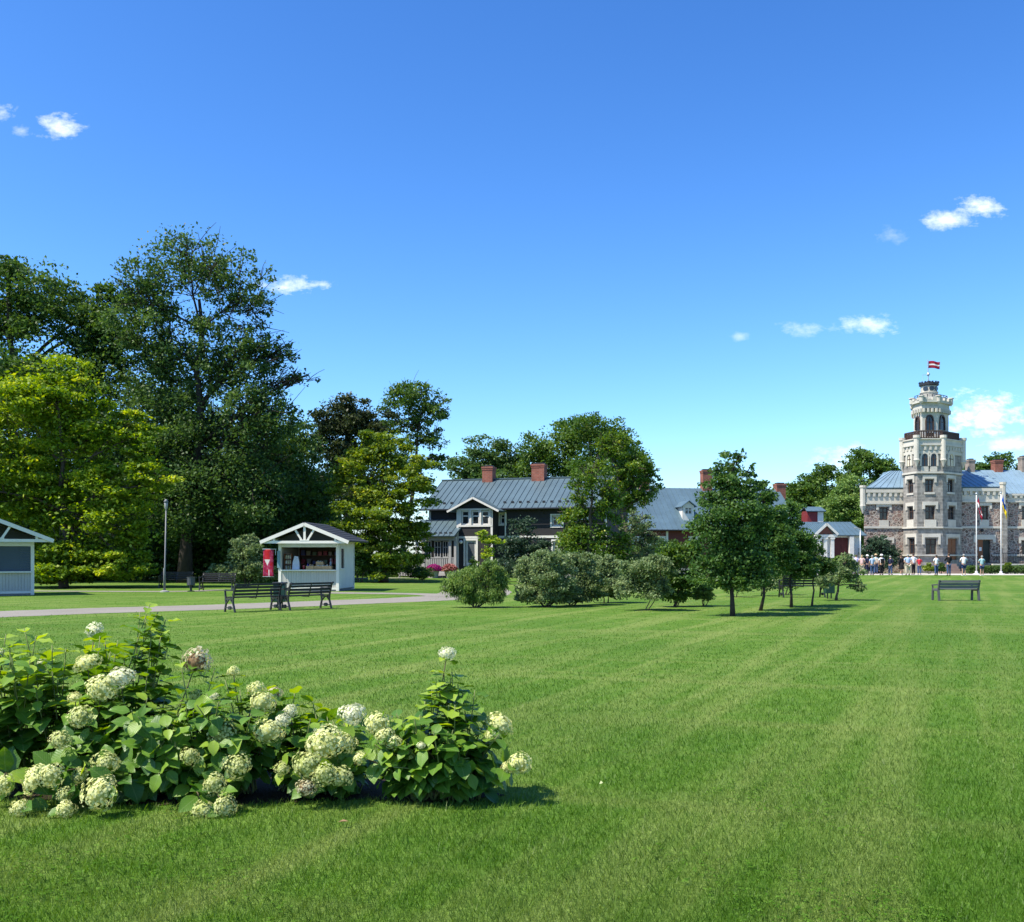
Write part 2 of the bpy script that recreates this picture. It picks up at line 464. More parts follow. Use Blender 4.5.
m, nt, out = new_mat('grass blade')
c, fine = lawn_color(nt)
a = N(nt, 'ShaderNodeAttribute', attribute_name='tint')
c = mix(nt, 0.28, c, ramp(nt, a.outputs['Fac'], [(0.0, (0.036, 0.105, 0.008)), (0.45, (0.088, 0.197, 0.016)), (0.85, (0.16, 0.275, 0.036)), (1.0, (0.32, 0.30, 0.11))]))
p_ = nt.nodes.new('ShaderNodeBsdfPrincipled'); p_.inputs['Roughness'].default_value = 0.45; p_.inputs['Specular IOR Level'].default_value = 0.25
nt.links.new(c, p_.inputs['Base Color'])
t_ = nt.nodes.new('ShaderNodeBsdfTranslucent')
hs_ = N(nt, 'ShaderNodeHueSaturation', inp={'Hue': 0.49, 'Saturation': 1.1, 'Value': 1.5}); nt.links.new(c, hs_.inputs['Color']); nt.links.new(hs_.outputs[0], t_.inputs[0])
mx_ = nt.nodes.new('ShaderNodeMixShader'); mx_.inputs[0].default_value = 0.35
nt.links.new(p_.outputs[0], mx_.inputs[1]); nt.links.new(t_.outputs[0], mx_.inputs[2]); nt.links.new(mx_.outputs[0], out.inputs[0])
M['blade'] = m

# one ground sheet, finer near the camera, to the horizon
def ground_sheet():
    xs = np.concatenate([[-3000, -1200, -500, -200], np.linspace(-90, 90, 61), [200, 500, 1200, 3000]])
    ys = np.concatenate([[-400, -100, -30], np.linspace(-10, 130, 71), [200, 400, 900, 2000, 4500]])
    X, Y = np.meshgrid(xs, ys)
    Z = np.zeros_like(X)
    V = np.stack([X, Y, Z], -1).reshape(-1, 3)
    nx = len(xs); F = []
    for j in range(len(ys) - 1):
        for i in range(nx - 1):
            k = j * nx + i
            F.append((k, k+1, k+nx+1, k+nx))
    o = link_mesh('lawn', fast_mesh('lawn', V, np.array(F)), M['lawn'])
    return tag(o, kind='structure')
ground_sheet()

def blades(name, Nn, ymin, ymax, hmin, hmax, wmin, ang=38, power=1.0, seed=1):
    g = np.random.default_rng(seed)
    # density falls off with distance
    t = g.random(Nn)
    Y = 1.0 / ((1/ymin) * (1 - t) + (1/ymax) * t) if power == 1.0 else ymin + (ymax - ymin) * t
    X = (g.random(Nn) * 2 - 1) * (np.tan(np.radians(ang)) * Y + 2.6)
    keep = (g.random(Nn) < np.clip((56.0-Y)/42.0, 0, 1)) & ~((Y > 24.5 - 0) & (X < -3) & (np.abs(Y - path_y(X)) < 2.0))
    X, Y = X[keep], Y[keep]
    keep = (bed_d(X, Y) > g.uniform(-.12, .12, len(X))); X, Y = X[keep], Y[keep]; Nn = len(X)
    h = (hmin + (hmax - hmin) * g.random(Nn)) * np.clip(1.1-Y/50, .45, 1) * (1 + 0.5 * (g.random(Nn) < 0.05))
    w = np.maximum(wmin, 0.00055 * Y) * (0.7 + 0.6 * g.random(Nn))
    th = g.random(Nn) * 2 * np.pi
    lean = 0.15 + 0.75 * g.random(Nn)
    la = g.random(Nn) * 2 * np.pi
    dx, dy = np.cos(th), np.sin(th)
    b0 = np.stack([X - dx*w/2, Y - dy*w/2, np.zeros(Nn)], -1)
    b1 = np.stack([X + dx*w/2, Y + dy*w/2, np.zeros(Nn)], -1)
    tip = np.stack([X + np.cos(la)*lean*h, Y + np.sin(la)*lean*h, h], -1)
    mx = (b0 + b1) / 2 * 0.45 + tip * 0.55; mx[:, 2] = h * 0.68
    m0 = mx - np.stack([dx*w*0.36, dy*w*0.36, np.zeros(Nn)], -1)
    m1 = mx + np.stack([dx*w*0.36, dy*w*0.36, np.zeros(Nn)], -1)
    V = np.stack([b0, b1, m1, tip, m0], 1).reshape(-1, 3)
    base = np.arange(Nn)[:, None] * 5
    F = base + np.arange(5)[None, :]
    tint = np.repeat(np.clip(g.beta(2, 2.6, Nn), 0, 1), 5)
    o = link_mesh(name, fast_mesh(name, V, F, tint), M['blade'])
    return tag(o, label, 'grass', kind='stuff') if False else o

# ------------------------------------------------------------------ paths
PATH_PX = [(-260, 621.5), (-60, 616.5), (0, 614.2), (80, 611.2), (150, 609.0), (226, 606.8), (300, 604.0), (360, 601.6), (410, 599.6), (436, 598.2)]
PATH_C = [ground(x, y) for x, y in PATH_PX]
def path_y(X):
    xs = [p.x for p in PATH_C]; ys = [p.y for p in PATH_C]
    return np.interp(X, xs, ys)

m, nt, out = new_mat('grey gravel path')
v = worldpos(nt)
n1 = noise(nt, v, 0.6, 5); n2 = noise(nt, v, 35, 4)
c = mix(nt, 0.5, ramp(nt, n1, [(0.3, (0.19, 0.178, 0.15)), (0.7, (0.255, 0.24, 0.205))]), ramp(nt, n2, [(0.25, (0.13, 0.115, 0.095)), (0.75, (0.36, 0.325, 0.275))]))
bsdf(nt, out, c, 0.9, 0.2, 0, bump(nt, n2, 0.5, 0.02))
M['gravel'] = m

def ribbon(name, pts, halfw, z, mat, end_r=None):
    """a flat strip of ground along a smoothed line, with slightly ragged edges"""
    P = []
    pts = [Vector((p.x, p.y, 0)) for p in pts]
    for i in range(len(pts) - 1):
        p0 = pts[max(i-1, 0)]; p1 = pts[i]; p2 = pts[i+1]; p3 = pts[min(i+2, len(pts)-1)]
        for k in range(10):
            t = k / 10
            P.append(0.5 * ((2*p1) + (p2-p0)*t + (2*p0-5*p1+4*p2-p3)*t*t + (3*p1-p0-3*p2+p3)*t*t*t))
    P.append(pts[-1])
    vs = []; fs = []
    for i, p in enumerate(P):
        d = (P[min(i+1, len(P)-1)] - P[max(i-1, 0)]).normalized()
        nrm = Vector((-d.y, d.x, 0))
        hw = halfw if not isinstance(halfw, (list, tuple)) else halfw[0] + (halfw[1]-halfw[0]) * i / (len(P)-1)
        vs.append(p + nrm * (hw + rnd.uniform(-.05, .05)) + Vector((0, 0, z))); vs.append(p - nrm * (hw + rnd.uniform(-.05, .05)) + Vector((0, 0, z)))
        if i: fs.append((2*i-2, 2*i-1, 2*i+1, 2*i))
    b = MB(); b.add(vs, fs)
    return tag(b.build(name, mat), kind='structure')

ribbon('path', PATH_C + [ground(462, 596.5), ground(476, 592), ground(470, 586)], 1.55, 0.005, M['gravel'])
ribbon('branch_path', [ground(452, 596.6), ground(425, 594.4), ground(385, 593.6), ground(350, 593.2), ground(300, 592.6)], 0.75, 0.009, M['gravel'])
ribbon('house_path', [ground(300, 579.5), ground(375, 578.2), ground(412, 577.8), ground(455, 577.6), ground(520, 577)], 0.9, 0.006, M['gravel'])
ribbon('lamp_path', [ground(-40, 590.5), ground(60, 591.2), ground(150, 591.6), ground(190, 591.2), ground(225, 589.8)], 0.55, 0.007, M['gravel'])
# forecourt of the castle
m2 = plain('pale forecourt gravel', (0.47, 0.44, 0.40), 0.9, 0.15, 3)
b = MB(); b.add([(25.8, 83.6, .008), (70, 83.0, .008), (70, 92.0, .008), (25.8, 92.0, .008)], [(0, 1, 2, 3)]); tag(b.build('forecourt', m2), kind='structure')
b = MB(); b.add([(19, 84.5, .011), (28.5, 83.9, .011), (28.5, 88.0, .011), (19, 88.4, .011)], [(0, 1, 2, 3)]); tag(b.build('forecourt_path', m2), kind='structure')

# bare earth of the flower bed, ragged outline
BED = [(-2.15, 6.90, 1.35, .50), (-.48, 6.66, .42, .20), (-1.25, 6.86, .8, .34), (-3.2, 7.0, .8, .42)]
def bed_d(X, Y):
    d = np.full(np.shape(X), 9.0)
    for cx_, cy_, rx, ry in BED:
        d = np.minimum(d, np.sqrt(((X-cx_)/rx)**2+((Y-cy_)/ry)**2)-1)
    return d
def flower_bed():
    m, nt, out = new_mat('dark garden earth')
    n1 = noise(nt, worldpos(nt), 9, 6); n2 = noise(nt, worldpos(nt), 70, 4)
    c = mix(nt, .5, ramp(nt, n1, [(.3, (.02, .014, .009)), (.7, (.06, .042, .028))]), ramp(nt, n2, [(.35, (.015, .011, .008)), (.6, (.05, .036, .024)), (.75, (.14, .10, .06))]))
    bsdf(nt, out, c, .95, .1, 0, bump(nt, n2, 1.0, .02))
    b = MB(); n = 170
    pts = []
    # outline by walking round the union of the ellipses
    for i in range(n):
        a = 2*math.pi*i/n; best = 0; o = np.array([-1.6, 6.84]); dr = np.array([math.cos(a), math.sin(a)])
        for k in range(400):
            q = o+dr*k*.01
            if bed_d(np.array(q[0]), np.array(q[1])) < 0: best = k*.01
        best *= .97+.05*math.sin(i*1.7)+rnd.uniform(-.02, .02); pts.append((o[0]+dr[0]*best, o[1]+dr[1]*best))
    o_ = [(-1.6, 6.84, .012)]+[(x, y, .005) for x, y in pts]
    b.add(o_, [(0, i+1, (i+1) % n+1) for i in range(n)])
    tag(b.build('flower_bed_soil', m), kind='structure')
flower_bed()

def clover():
    g = np.random.default_rng(15); n = 13000
    t = g.random(n); Y = 1/((1/3.2)*(1-t)+(1/11)*t); X = (g.random(n)*2-1)*.72*Y
    pat = np.sin(X*1.9+1.3*np.sin(Y*1.1))*np.sin(Y*1.6+.9*np.sin(X*1.3))+.35*np.sin(X*5+Y*3)
    k = (pat > .15+.5*g.random(n)) & (bed_d(X, Y) > .05); X, Y = X[k], Y[k]; n = len(X)
    V = []; F = []; T = []
    z = g.uniform(.018, .042, n); r_ = g.uniform(.006, .011, n); a0 = g.uniform(0, 2*np.pi, n)
    for j in range(3):
        a = a0+j*2.094
        for (rr_, da) in ((.1, 0), (.75, .62), (1.75, .33), (1.75, -.33), (.75, -.62)):
            V.append(np.stack([X+np.cos(a+da)*rr_*r_, Y+np.sin(a+da)*rr_*r_, z+g.uniform(-.003, .003, n)-.002*rr_], -1))
    V = np.stack(V, 1).reshape(-1, 3)
    F = (np.arange(n)[:, None, None]*15+np.arange(15).reshape(1, 3, 5)).reshape(-1, 5)
    tag(link_mesh('clover', fast_mesh('clover', V, F, np.repeat(g.random(n), 15)), LEAF['clover leaves']), 'patches of small clover leaves growing through the near lawn', 'clover', kind='stuff')

def grass_all():
    clover()
    a1 = blades('grass', 960000, 2.6, 56.0, 0.016, 0.042, 0.0025, ang=36, seed=5)
    tag(a1, 'short mown green lawn grass covering the foreground', 'grass', kind='stuff')
# ------------------------------------------------------------------ facade frames
class Fr:
    """local frame of a building: u along the front, v into the depth, z up; origin on the ground"""
    def __init__(s, px, Y, deg):
        s.o = Vector(((px - CX) * Y / F_PX, Y)); s.a = R(deg)
        s.eu = Vector((math.cos(s.a), math.sin(s.a))); s.ev = Vector((-math.sin(s.a), math.cos(s.a)))
    def _t(s, px, v):
        dx = (px - CX) / F_PX
        # t*(dx,1) = o + u*eu + v*ev
        bx = s.o.x + v * s.ev.x; by = s.o.y + v * s.ev.y
        det = dx * (-s.eu.y) - (-s.eu.x) * 1.0
        t = (bx * (-s.eu.y) - (-s.eu.x) * by) / det
        u = (dx * by - bx) / det
        return t, u
    def u(s, px, v=0.0): return s._t(px, v)[1]
    def z(s, px, py, v=0.0): return EYE + (HOR - py) / F_PX * s._t(px, v)[0]
    def root(s, name, label, cat, group=None):
        return thing(name, label, cat, (s.o.x, s.o.y, 0), s.a, group)

def holed_wall(b, u0, u1, z0, z1, holes, v=0.0, depth=0.25, mi=0, M_=None):
    """front face of a wall with openings and their reveals"""
    us = sorted(set([u0, u1] + [h[0] for h in holes] + [h[1] for h in holes]))
    zs = sorted(set([z0, z1] + [h[2] for h in holes] + [h[3] for h in holes]))
    us = [x for x in us if u0 - 1e-6 <= x <= u1 + 1e-6]; zs = [x for x in zs if z0 - 1e-6 <= x <= z1 + 1e-6]
    T = (lambda p: M_ @ Vector(p)) if M_ is not None else (lambda p: p)
    for i in range(len(us) - 1):
        for j in range(len(zs) - 1):
            cu, cz = (us[i] + us[i+1]) / 2, (zs[j] + zs[j+1]) / 2
            if any(h[0] < cu < h[1] and h[2] < cz < h[3] for h in holes): continue
            b.add([T((us[i], v, zs[j])), T((us[i+1], v, zs[j])), T((us[i+1], v, zs[j+1])), T((us[i], v, zs[j+1]))], [(0, 1, 2, 3)], mi)
    for h in holes:
        a0, a1, c0, c1 = h[:4]
        q = [((a0, v, c0), (a0, v, c1), (a0, v+depth, c1), (a0, v+depth, c0)), ((a1, v, c1), (a1, v, c0), (a1, v+depth, c0), (a1, v+depth, c1)),
             ((a0, v, c1), (a1, v, c1), (a1, v+depth, c1), (a0, v+depth, c1)), ((a1, v, c0), (a0, v, c0), (a0, v+depth, c0), (a1, v+depth, c0))]
        for f in q: b.add([T(p) for p in f], [(0, 1, 2, 3)], mi)

def window(root, h, v, frame_m, depth=0.16, nx=2, nz=2, fw=0.07, M_=None, glass='glass', name='window'):
    """frame with glazing bars in an opening; the pane is its child"""
    a0, a1, c0, c1 = h[:4]
    b = MB(); t0, t1 = v + depth - 0.05, v + depth + 0.03
    B = lambda *a: b.box(*a, 0, M_)
    B(a0, a0+fw, t0, t1, c0, c1); B(a1-fw, a1, t0, t1, c0, c1)
    B(a0+fw, a1-fw, t0, t1, c0, c0+fw); B(a0+fw, a1-fw, t0, t1, c1-fw, c1)
    for i in range(1, nx):
        x = a0 + (a1-a0)*i/nx; B(x-fw*.45, x+fw*.45, t0+.003, t1-.003, c0+fw, c1-fw)
    zs = [c0 + (c1-c0)*k for k in ([0.62] if nz == 2 else [j/nz for j in range(1, nz)])]
    for z in zs: B(a0+fw, a1-fw, t0+.006, t1-.006, z-fw*.4, z+fw*.4)
    f = b.build(name, frame_m, root)
    g = MB(); g.box(a0+fw*.5, a1-fw*.5, v+depth-.01, v+depth+.012, c0+fw*.5, c1-fw*.5, 0, M_); g.build('pane', M[glass], f)
    return f

def gable_roof(b, u0, u1, v0, v1, ze, zr, th=0.12, seams=0, mi=0, along='u', seam_h=0.035):
    """two pitched slabs; ridge along u (or v); seams are raised ribs"""
    def P(a, c, z): return (a, c, z) if along == 'u' else (c, a, z)
    vm = (v0 + v1) / 2
    for (va, vb) in ((v0, vm), (v1, vm)):
        vs = [P(u0, va, ze), P(u1, va, ze), P(u1, vb, zr), P(u0, vb, zr), P(u0, va, ze-th), P(u1, va, ze-th), P(u1, vb, zr-th), P(u0, vb, zr-th)]
        b.add(vs, [(0,1,2,3),(4,7,6,5),(0,4,5,1),(1,5,6,2),(2,6,7,3),(3,7,4,0)], mi)
        if seams:
            n = int((u1-u0)/seams)
            for i in range(n+1):
                x = u0 + 0.03 + (u1-u0-0.06)*i/n
                vs = [P(x-.018, va, ze+.002), P(x+.018, va, ze+.002), P(x+.018, vb, zr+.002), P(x-.018, vb, zr+.002),
                      P(x-.018, va, ze+seam_h), P(x+.018, va, ze+seam_h), P(x+.018, vb, zr+seam_h), P(x-.018, vb, zr+seam_h)]
                b.add(vs, [(4,5,6,7),(0,1,5,4),(1,2,6,5),(3,0,4,7),(2,3,7,6)], mi)

def slab_roof(b, q, th=0.1, seams=0.0, seam_h=0.035, mi=0):
    """pitched slab on 4 corners (eave-left, eave-right, top-right, top-left) with seams up the slope"""
    q = [Vector(p) for p in q]
    n = (q[1]-q[0]).cross(q[3]-q[0]).normalized()
    if n.z < 0: n = -n
    low = [p - n*th for p in q]
    b.add(q + low, [(0,1,2,3),(7,6,5,4),(0,4,5,1),(1,5,6,2),(2,6,7,3),(3,7,4,0)], mi)
    if seams:
        L = max((q[1]-q[0]).length, (q[2]-q[3]).length); k = max(1, int(L/seams))
        for i in range(k+1):
            f = 0.004 + 0.992*i/k
            a = q[0].lerp(q[1], f) + n*.004; c = q[3].lerp(q[2], f) + n*.004
            b.bar(a + n*seam_h/2, c + n*seam_h/2, 0.022, seam_h*.7, mi)

def chimney(root, mat, u0, u1, v0, v1, z0, z1):
    b = MB(); b.box(u0, u1, v0, v1, z0, z1-.28); b.box(u0-.03, u1+.03, v0-.03, v1+.03, z1-.28, z1-.14); b.box(u0-.06, u1+.06, v0-.06, v1+.06, z1-.14, z1)
    c = b.build('chimney', mat, root)
    k = MB(); k.box(u0+.1, u1-.1, v0+.1, v1-.1, z1+.003, z1+.12); k.build('chimney_pot', M['black_metal'], c)
    return c

# ------------------------------------------------------------------ dark wooden house
def dark_house():
    fr = Fr(429, 77.0, -17)
    r = fr.root('wooden_house', 'near black wooden house with slate blue metal roof, two red chimneys and white trimmed bay', 'house')
    L = fr.u(607); D = 8.4
    ze = fr.z(520, 508.0, -0.5); zr = fr.z(540, 478.5, D/2)
    wtop = ze - 0.08
    # upper and lower windows on the right part
    def H(x0, y0, x1, y1, v=0): return (fr.u(x0, v), fr.u(x1, v), fr.z((x0+x1)/2, y1, v), fr.z((x0+x1)/2, y0, v))
    hw = [H(552, 515.5, 562, 526), H(553, 541, 564, 555), H(516, 541, 527, 555), H(577, 515.5, 587, 526), H(590, 541, 600, 555), H(500, 514, 505, 524)]
    b = MB(); holed_wall(b, 0, L, 0.35, wtop, hw)
    b.box(0, L, 0.25, D, 0.35, wtop)      # body behind the front skin
    # gable triangles
    for u in (0.0, L):
        b.add([(u, 0.25, wtop), (u, D, wtop), (u, D/2, zr-.15)], [(0, 1, 2)])
    b.build('wall', M['dark_wall'], r)
    f = MB(); f.box(-.06, L+.06, -.05, D+.05, 0, 0.35); f.build('plinth', plain('grey plinth', (0.2, 0.19, 0.18), 0.85), r)
    for h in hw:
        w = window(r, h, 0, M['trim'], fw=0.09, nx=1 if h[1]-h[0] < .5 else 2)
        b = MB(); a0, a1, c0, c1 = h
        b.box(a0-.13, a0, -.035, .01, c0-.12, c1+.12); b.box(a1, a1+.13, -.035, .01, c0-.12, c1+.12); b.box(a0, a1, -.035, .01, c1, c1+.12); b.box(a0, a1, -.05, .01, c0-.12, c0)
        b.build('casing', M['trim'], w)
    # roof
    b = MB(); u0, u1 = fr.u(420, -.5), L+.55
    slab_roof(b, [(u0, -.55, ze), (u1, -.55, ze), (u1, D/2, zr), (u0, D/2, zr)], .1, .46, .05)
    slab_roof(b, [(u1, D+.55, ze), (u0, D+.55, ze), (u0, D/2, zr+.001), (u1, D/2, zr+.001)], .1)
    b.bar((u0, D/2, zr+.05), (u1, D/2, zr+.05), .22, .08)
    rf = b.build('roof', M['roof_house'], r)
    # snow guards along the eave
    for i in range(24):
        u = u0 + .5 + (u1-u0-1)*i/23
        if fr.u(449, -.5) < u < fr.u(498, -.5): continue
        s = 0.16; v = -.55 + (D/2+.55)*s; z = ze + (zr-ze)*s
        k = MB(); k.box(u-.11, u+.11, v-.03, v+.03, z+.02, z+.16); k.build('snow_guard', M['black_metal'], rf)
    g = MB(); g.tube([(u0, -.62, ze-.05), (u1, -.62, ze-.05)], .06, 6); g.build('gutter', M['black_metal'], rf)
    p = MB(); ud = fr.u(505.3, -.1); p.tube([(ud, -.1, ze-.1), (ud, -.1, .3)], .055, 6); p.build('downpipe', M['trim'], r)
    belt = MB(); zb = fr.z(540, 536.8); belt.box(fr.u(494), L, -.06, -.003, zb-.09, zb+.09); belt.build('belt_board', M['trim'], r)
    for u in (0.0, L-.16): cb = MB(); cb.box(u, u+.16, -.045, -.003, .36, ze-.15); cb.build('corner_board', M['trim'], r)
    chs = []
    for (x0, x1, yt) in ((484, 494, 467), (533, 545.5, 464.5)):
        va = D/2
        chs.append(chimney(r, M['chimney_red'], fr.u(x0, va), fr.u(x1, va), va-.45, va+.45, zr-.9, fr.z((x0+x1)/2, yt, va)))
    # gabled bay
    vb = -1.5
    B0, B1 = fr.u(457, vb), fr.u(492.6, vb)
    ztop = fr.z(475, 509.5, vb); zp = fr.z(473, 497.0, vb-.3)
    zlow = fr.z(475, 537.3, vb)
    wins = [H(461.3, 510.5, 469.3, 525, vb), H(471.5, 510.5, 479.5, 525, vb), H(481.3, 510.5, 489.3, 525, vb)]
    door = H(465.5, 540.5, 476.2, 566, vb)
    b = MB(); holed_wall(b, B0, B1, .35, ztop, wins + [door], vb)
    b.box(B0, B1, vb+.25, -.003, .35, ztop)
    um = (B0+B1)/2
    b.prism([(B0, ztop), (B1, ztop), (um, zp-.12)], vb, 0.2)
    b.build('bay_wall', M['dark_wall'], r)
    for h in wins:
        w = window(r, h, vb, M['trim'], .1, 1, 2, .11)
    b = MB(); x0, x1 = wins[0][0]-.12, wins[2][1]+.12; c0, c1 = wins[0][2], wins[0][3]
    b.box(x0-.1, x1+.1, vb-.05, vb-.003, c1, c1+.14); b.box(x0-.1, x1+.1, vb-.07, vb-.003, c0-.14, c0)
    b.box(x0-.1, wins[0][0], vb-.05, vb-.003, c0, c1); b.box(wins[2][1], x1+.1, vb-.05, vb-.003, c0, c1)
    for i in (0, 1): b.box(wins[i][1], wins[i+1][0], vb-.045, vb-.003, c0, c1)
    b.build('window_surround', M['trim'], r)
    dr = MB(); dr.box(door[0]+.02, door[1]-.02, vb+.08, vb+.14, door[2], door[3]); d = dr.build('door', M['trim'], r)
    g = MB(); g.box(door[0]+.16, door[1]-.16, vb+.072, vb+.079, door[2]+.25, door[3]-.14); g.build('pane', plain('grey door glazing', (0.09, 0.1, 0.11), 0.2, spec=.6, bmp=0), d)
    b = MB(); a0, a1, c0, c1 = door
    b.box(a0-.14, a0, vb-.05, vb-.003, c0, c1+.14); b.box(a1, a1+.14, vb-.05, vb-.003, c0, c1+.14); b.box(a0, a1, vb-.05, vb-.003, c1, c1+.14); b.build('door_frame', M['trim'], d)
    b = MB()
    for u in (B0-.02, B1-.14): b.box(u, u+.16, vb-.05, vb-.003, .36, ztop)
    b.box(B0+.14, B1-.14, vb-.055, vb-.003, zlow-.08, zlow+.08)
    b.build('bay_trim', M['trim'], r)
    lamp = MB(); lamp.ball((fr.u(461.7, vb), vb-.16, fr.z(461.7, 542, vb)), .14); lamp.build('globe_lamp', M['paint_white'], r, True)
    # bay roof
    b = MB(); ov = .62; vv0 = vb-.45; sl = (zp-ztop+.1)/((B1-B0)/2+ov)
    for sgn in (-1, 1):
        ue = um + sgn*((B1-B0)/2+ov); z_e = zp - sl*((B1-B0)/2+ov)
        q = [(ue, vv0, z_e), (ue, 1.4, z_e), (um, 2.6, zp), (um, vv0, zp)]
        if sgn > 0: q = [q[0], q[1], q[2], q[3]]
        slab_roof(b, q, .08, .5, .04)
    b.build('bay_roof', M['roof_house'], r)
    b = MB()
    for sgn in (-1, 1):
        ue = um + sgn*((B1-B0)/2+ov); z_e = zp - sl*((B1-B0)/2+ov)
        b.bar((ue, vv0-.03, z_e-.07), (um, vv0-.03, zp-.07), .05, .14)
    b.build('barge_board', M['trim'], r)
    # veranda on the left with its own lean-to roof
    vv = -2.6
    V0, V1 = fr.u(415, vv), fr.u(455.5, vv)
    zve = fr.z(435, 536.0, vv-.3); zvt = fr.z(440, 519.5, 0)
    b = MB(); slab_roof(b, [(V0-.2, vv-.35, zve), (V1+.05, vv-.35, zve), (V1+.05, 0.0, zvt), (fr.u(421, 0), 0.0, zvt)], .09, .46, .045)
    vr = b.build('veranda_roof', M['roof_house'], r)
    for i in range(7):
        u = V0 + .4 + (V1-V0-.8)*i/6
        k = MB(); k.box(u-.11, u+.11, vv+.02, vv+.08, zve+.12, zve+.29); k.build('snow_guard', M['black_metal'], vr)
    zf = .55
    fl = MB(); fl.box(V0, V1, vv, -.01, 0, zf); fl.build('veranda_floor', M['porch_grey'], r)
    for x in (416.5, 423.5, 449.8, 455.0):
        u = fr.u(x, vv); p = MB(); p.box(u-.09, u+.09, vv, vv+.18, zf, zve-.05); p.build('post', M['porch_grey'], r)
    for v_ in (-1.3, -.2):
        p = MB(); p.box(V0, V0+.16, v_, v_+.16, zf, zve+.2); p.build('post', M['porch_grey'], r)
    bm_ = MB(); bm_.box(V0, V1, vv-.01, vv+.16, zve-.33, zve-.06); bm_.build('veranda_beam', M['porch_grey'], r)
    for (x0, x1, y0, y1) in ((425.5, 431.5, 541, 557), (434.5, 441, 541, 557), (443, 448.5, 541, 557)):
        u0_, u1_ = fr.u(x0, vv+.3), fr.u(x1, vv+.3)
        window(r, (u0_, u1_, zf+.95, zve-.36), vv+.2, M['porch_grey'], .1, 2, 2, .06)
    rail = MB(); rail.box(V0, V1, vv+.02, vv+.1, zf+.88, zf+.95); rail.box(V0, V1, vv+.02, vv+.1, zf+.1, zf+.16)
    n = int((V1-V0)/.14)
    for i in range(n+1):
        u = V0 + (V1-V0)*i/n; rail.box(u-.045, u+.045, vv+.04, vv+.07, zf+.163, zf+.877)
    rail.build('railing', M['porch_grey'], r)
    st = MB(); sx0, sx1 = fr.u(433, vv-.5), fr.u(448, vv-.5)
    for i in range(3): st.box(sx0, sx1, vv-.3*(3-i), vv-.3*(2-i)-.003, 0, zf*(i+1)/3.3)
    st.build('steps', M['porch_grey'], r)
    return fr
HOUSE = dark_house()

# low picket fence left of the veranda
def picket():
    a = at(398, 570, 74); b_ = at(417, 570, 72.5)
    r = thing('picket_fence', 'low grey picket fence beside the veranda of the dark house', 'fence', (a.x, a.y, 0), math.atan2(b_.y-a.y, b_.x-a.x))
    L = math.hypot(b_.x-a.x, b_.y-a.y)
    k = MB(); k.box(0, L, 0, .05, 1.05, 1.14); k.box(0, L, 0, .05, .35, .43); k.build('rail', M['porch_grey'], r)
    k = MB()
    for i in range(12):
        u = .06 + (L-.12)*i/11; k.box(u-.045, u+.045, -.03, -.003, .15, 1.3)
    k.build('pickets', M['porch_grey'], r)
    for u in (0, L-.1):
        k = MB(); k.box(u, u+.1, .053, .15, 0, 1.4); k.build('post', M['porch_grey'], r)
picket()

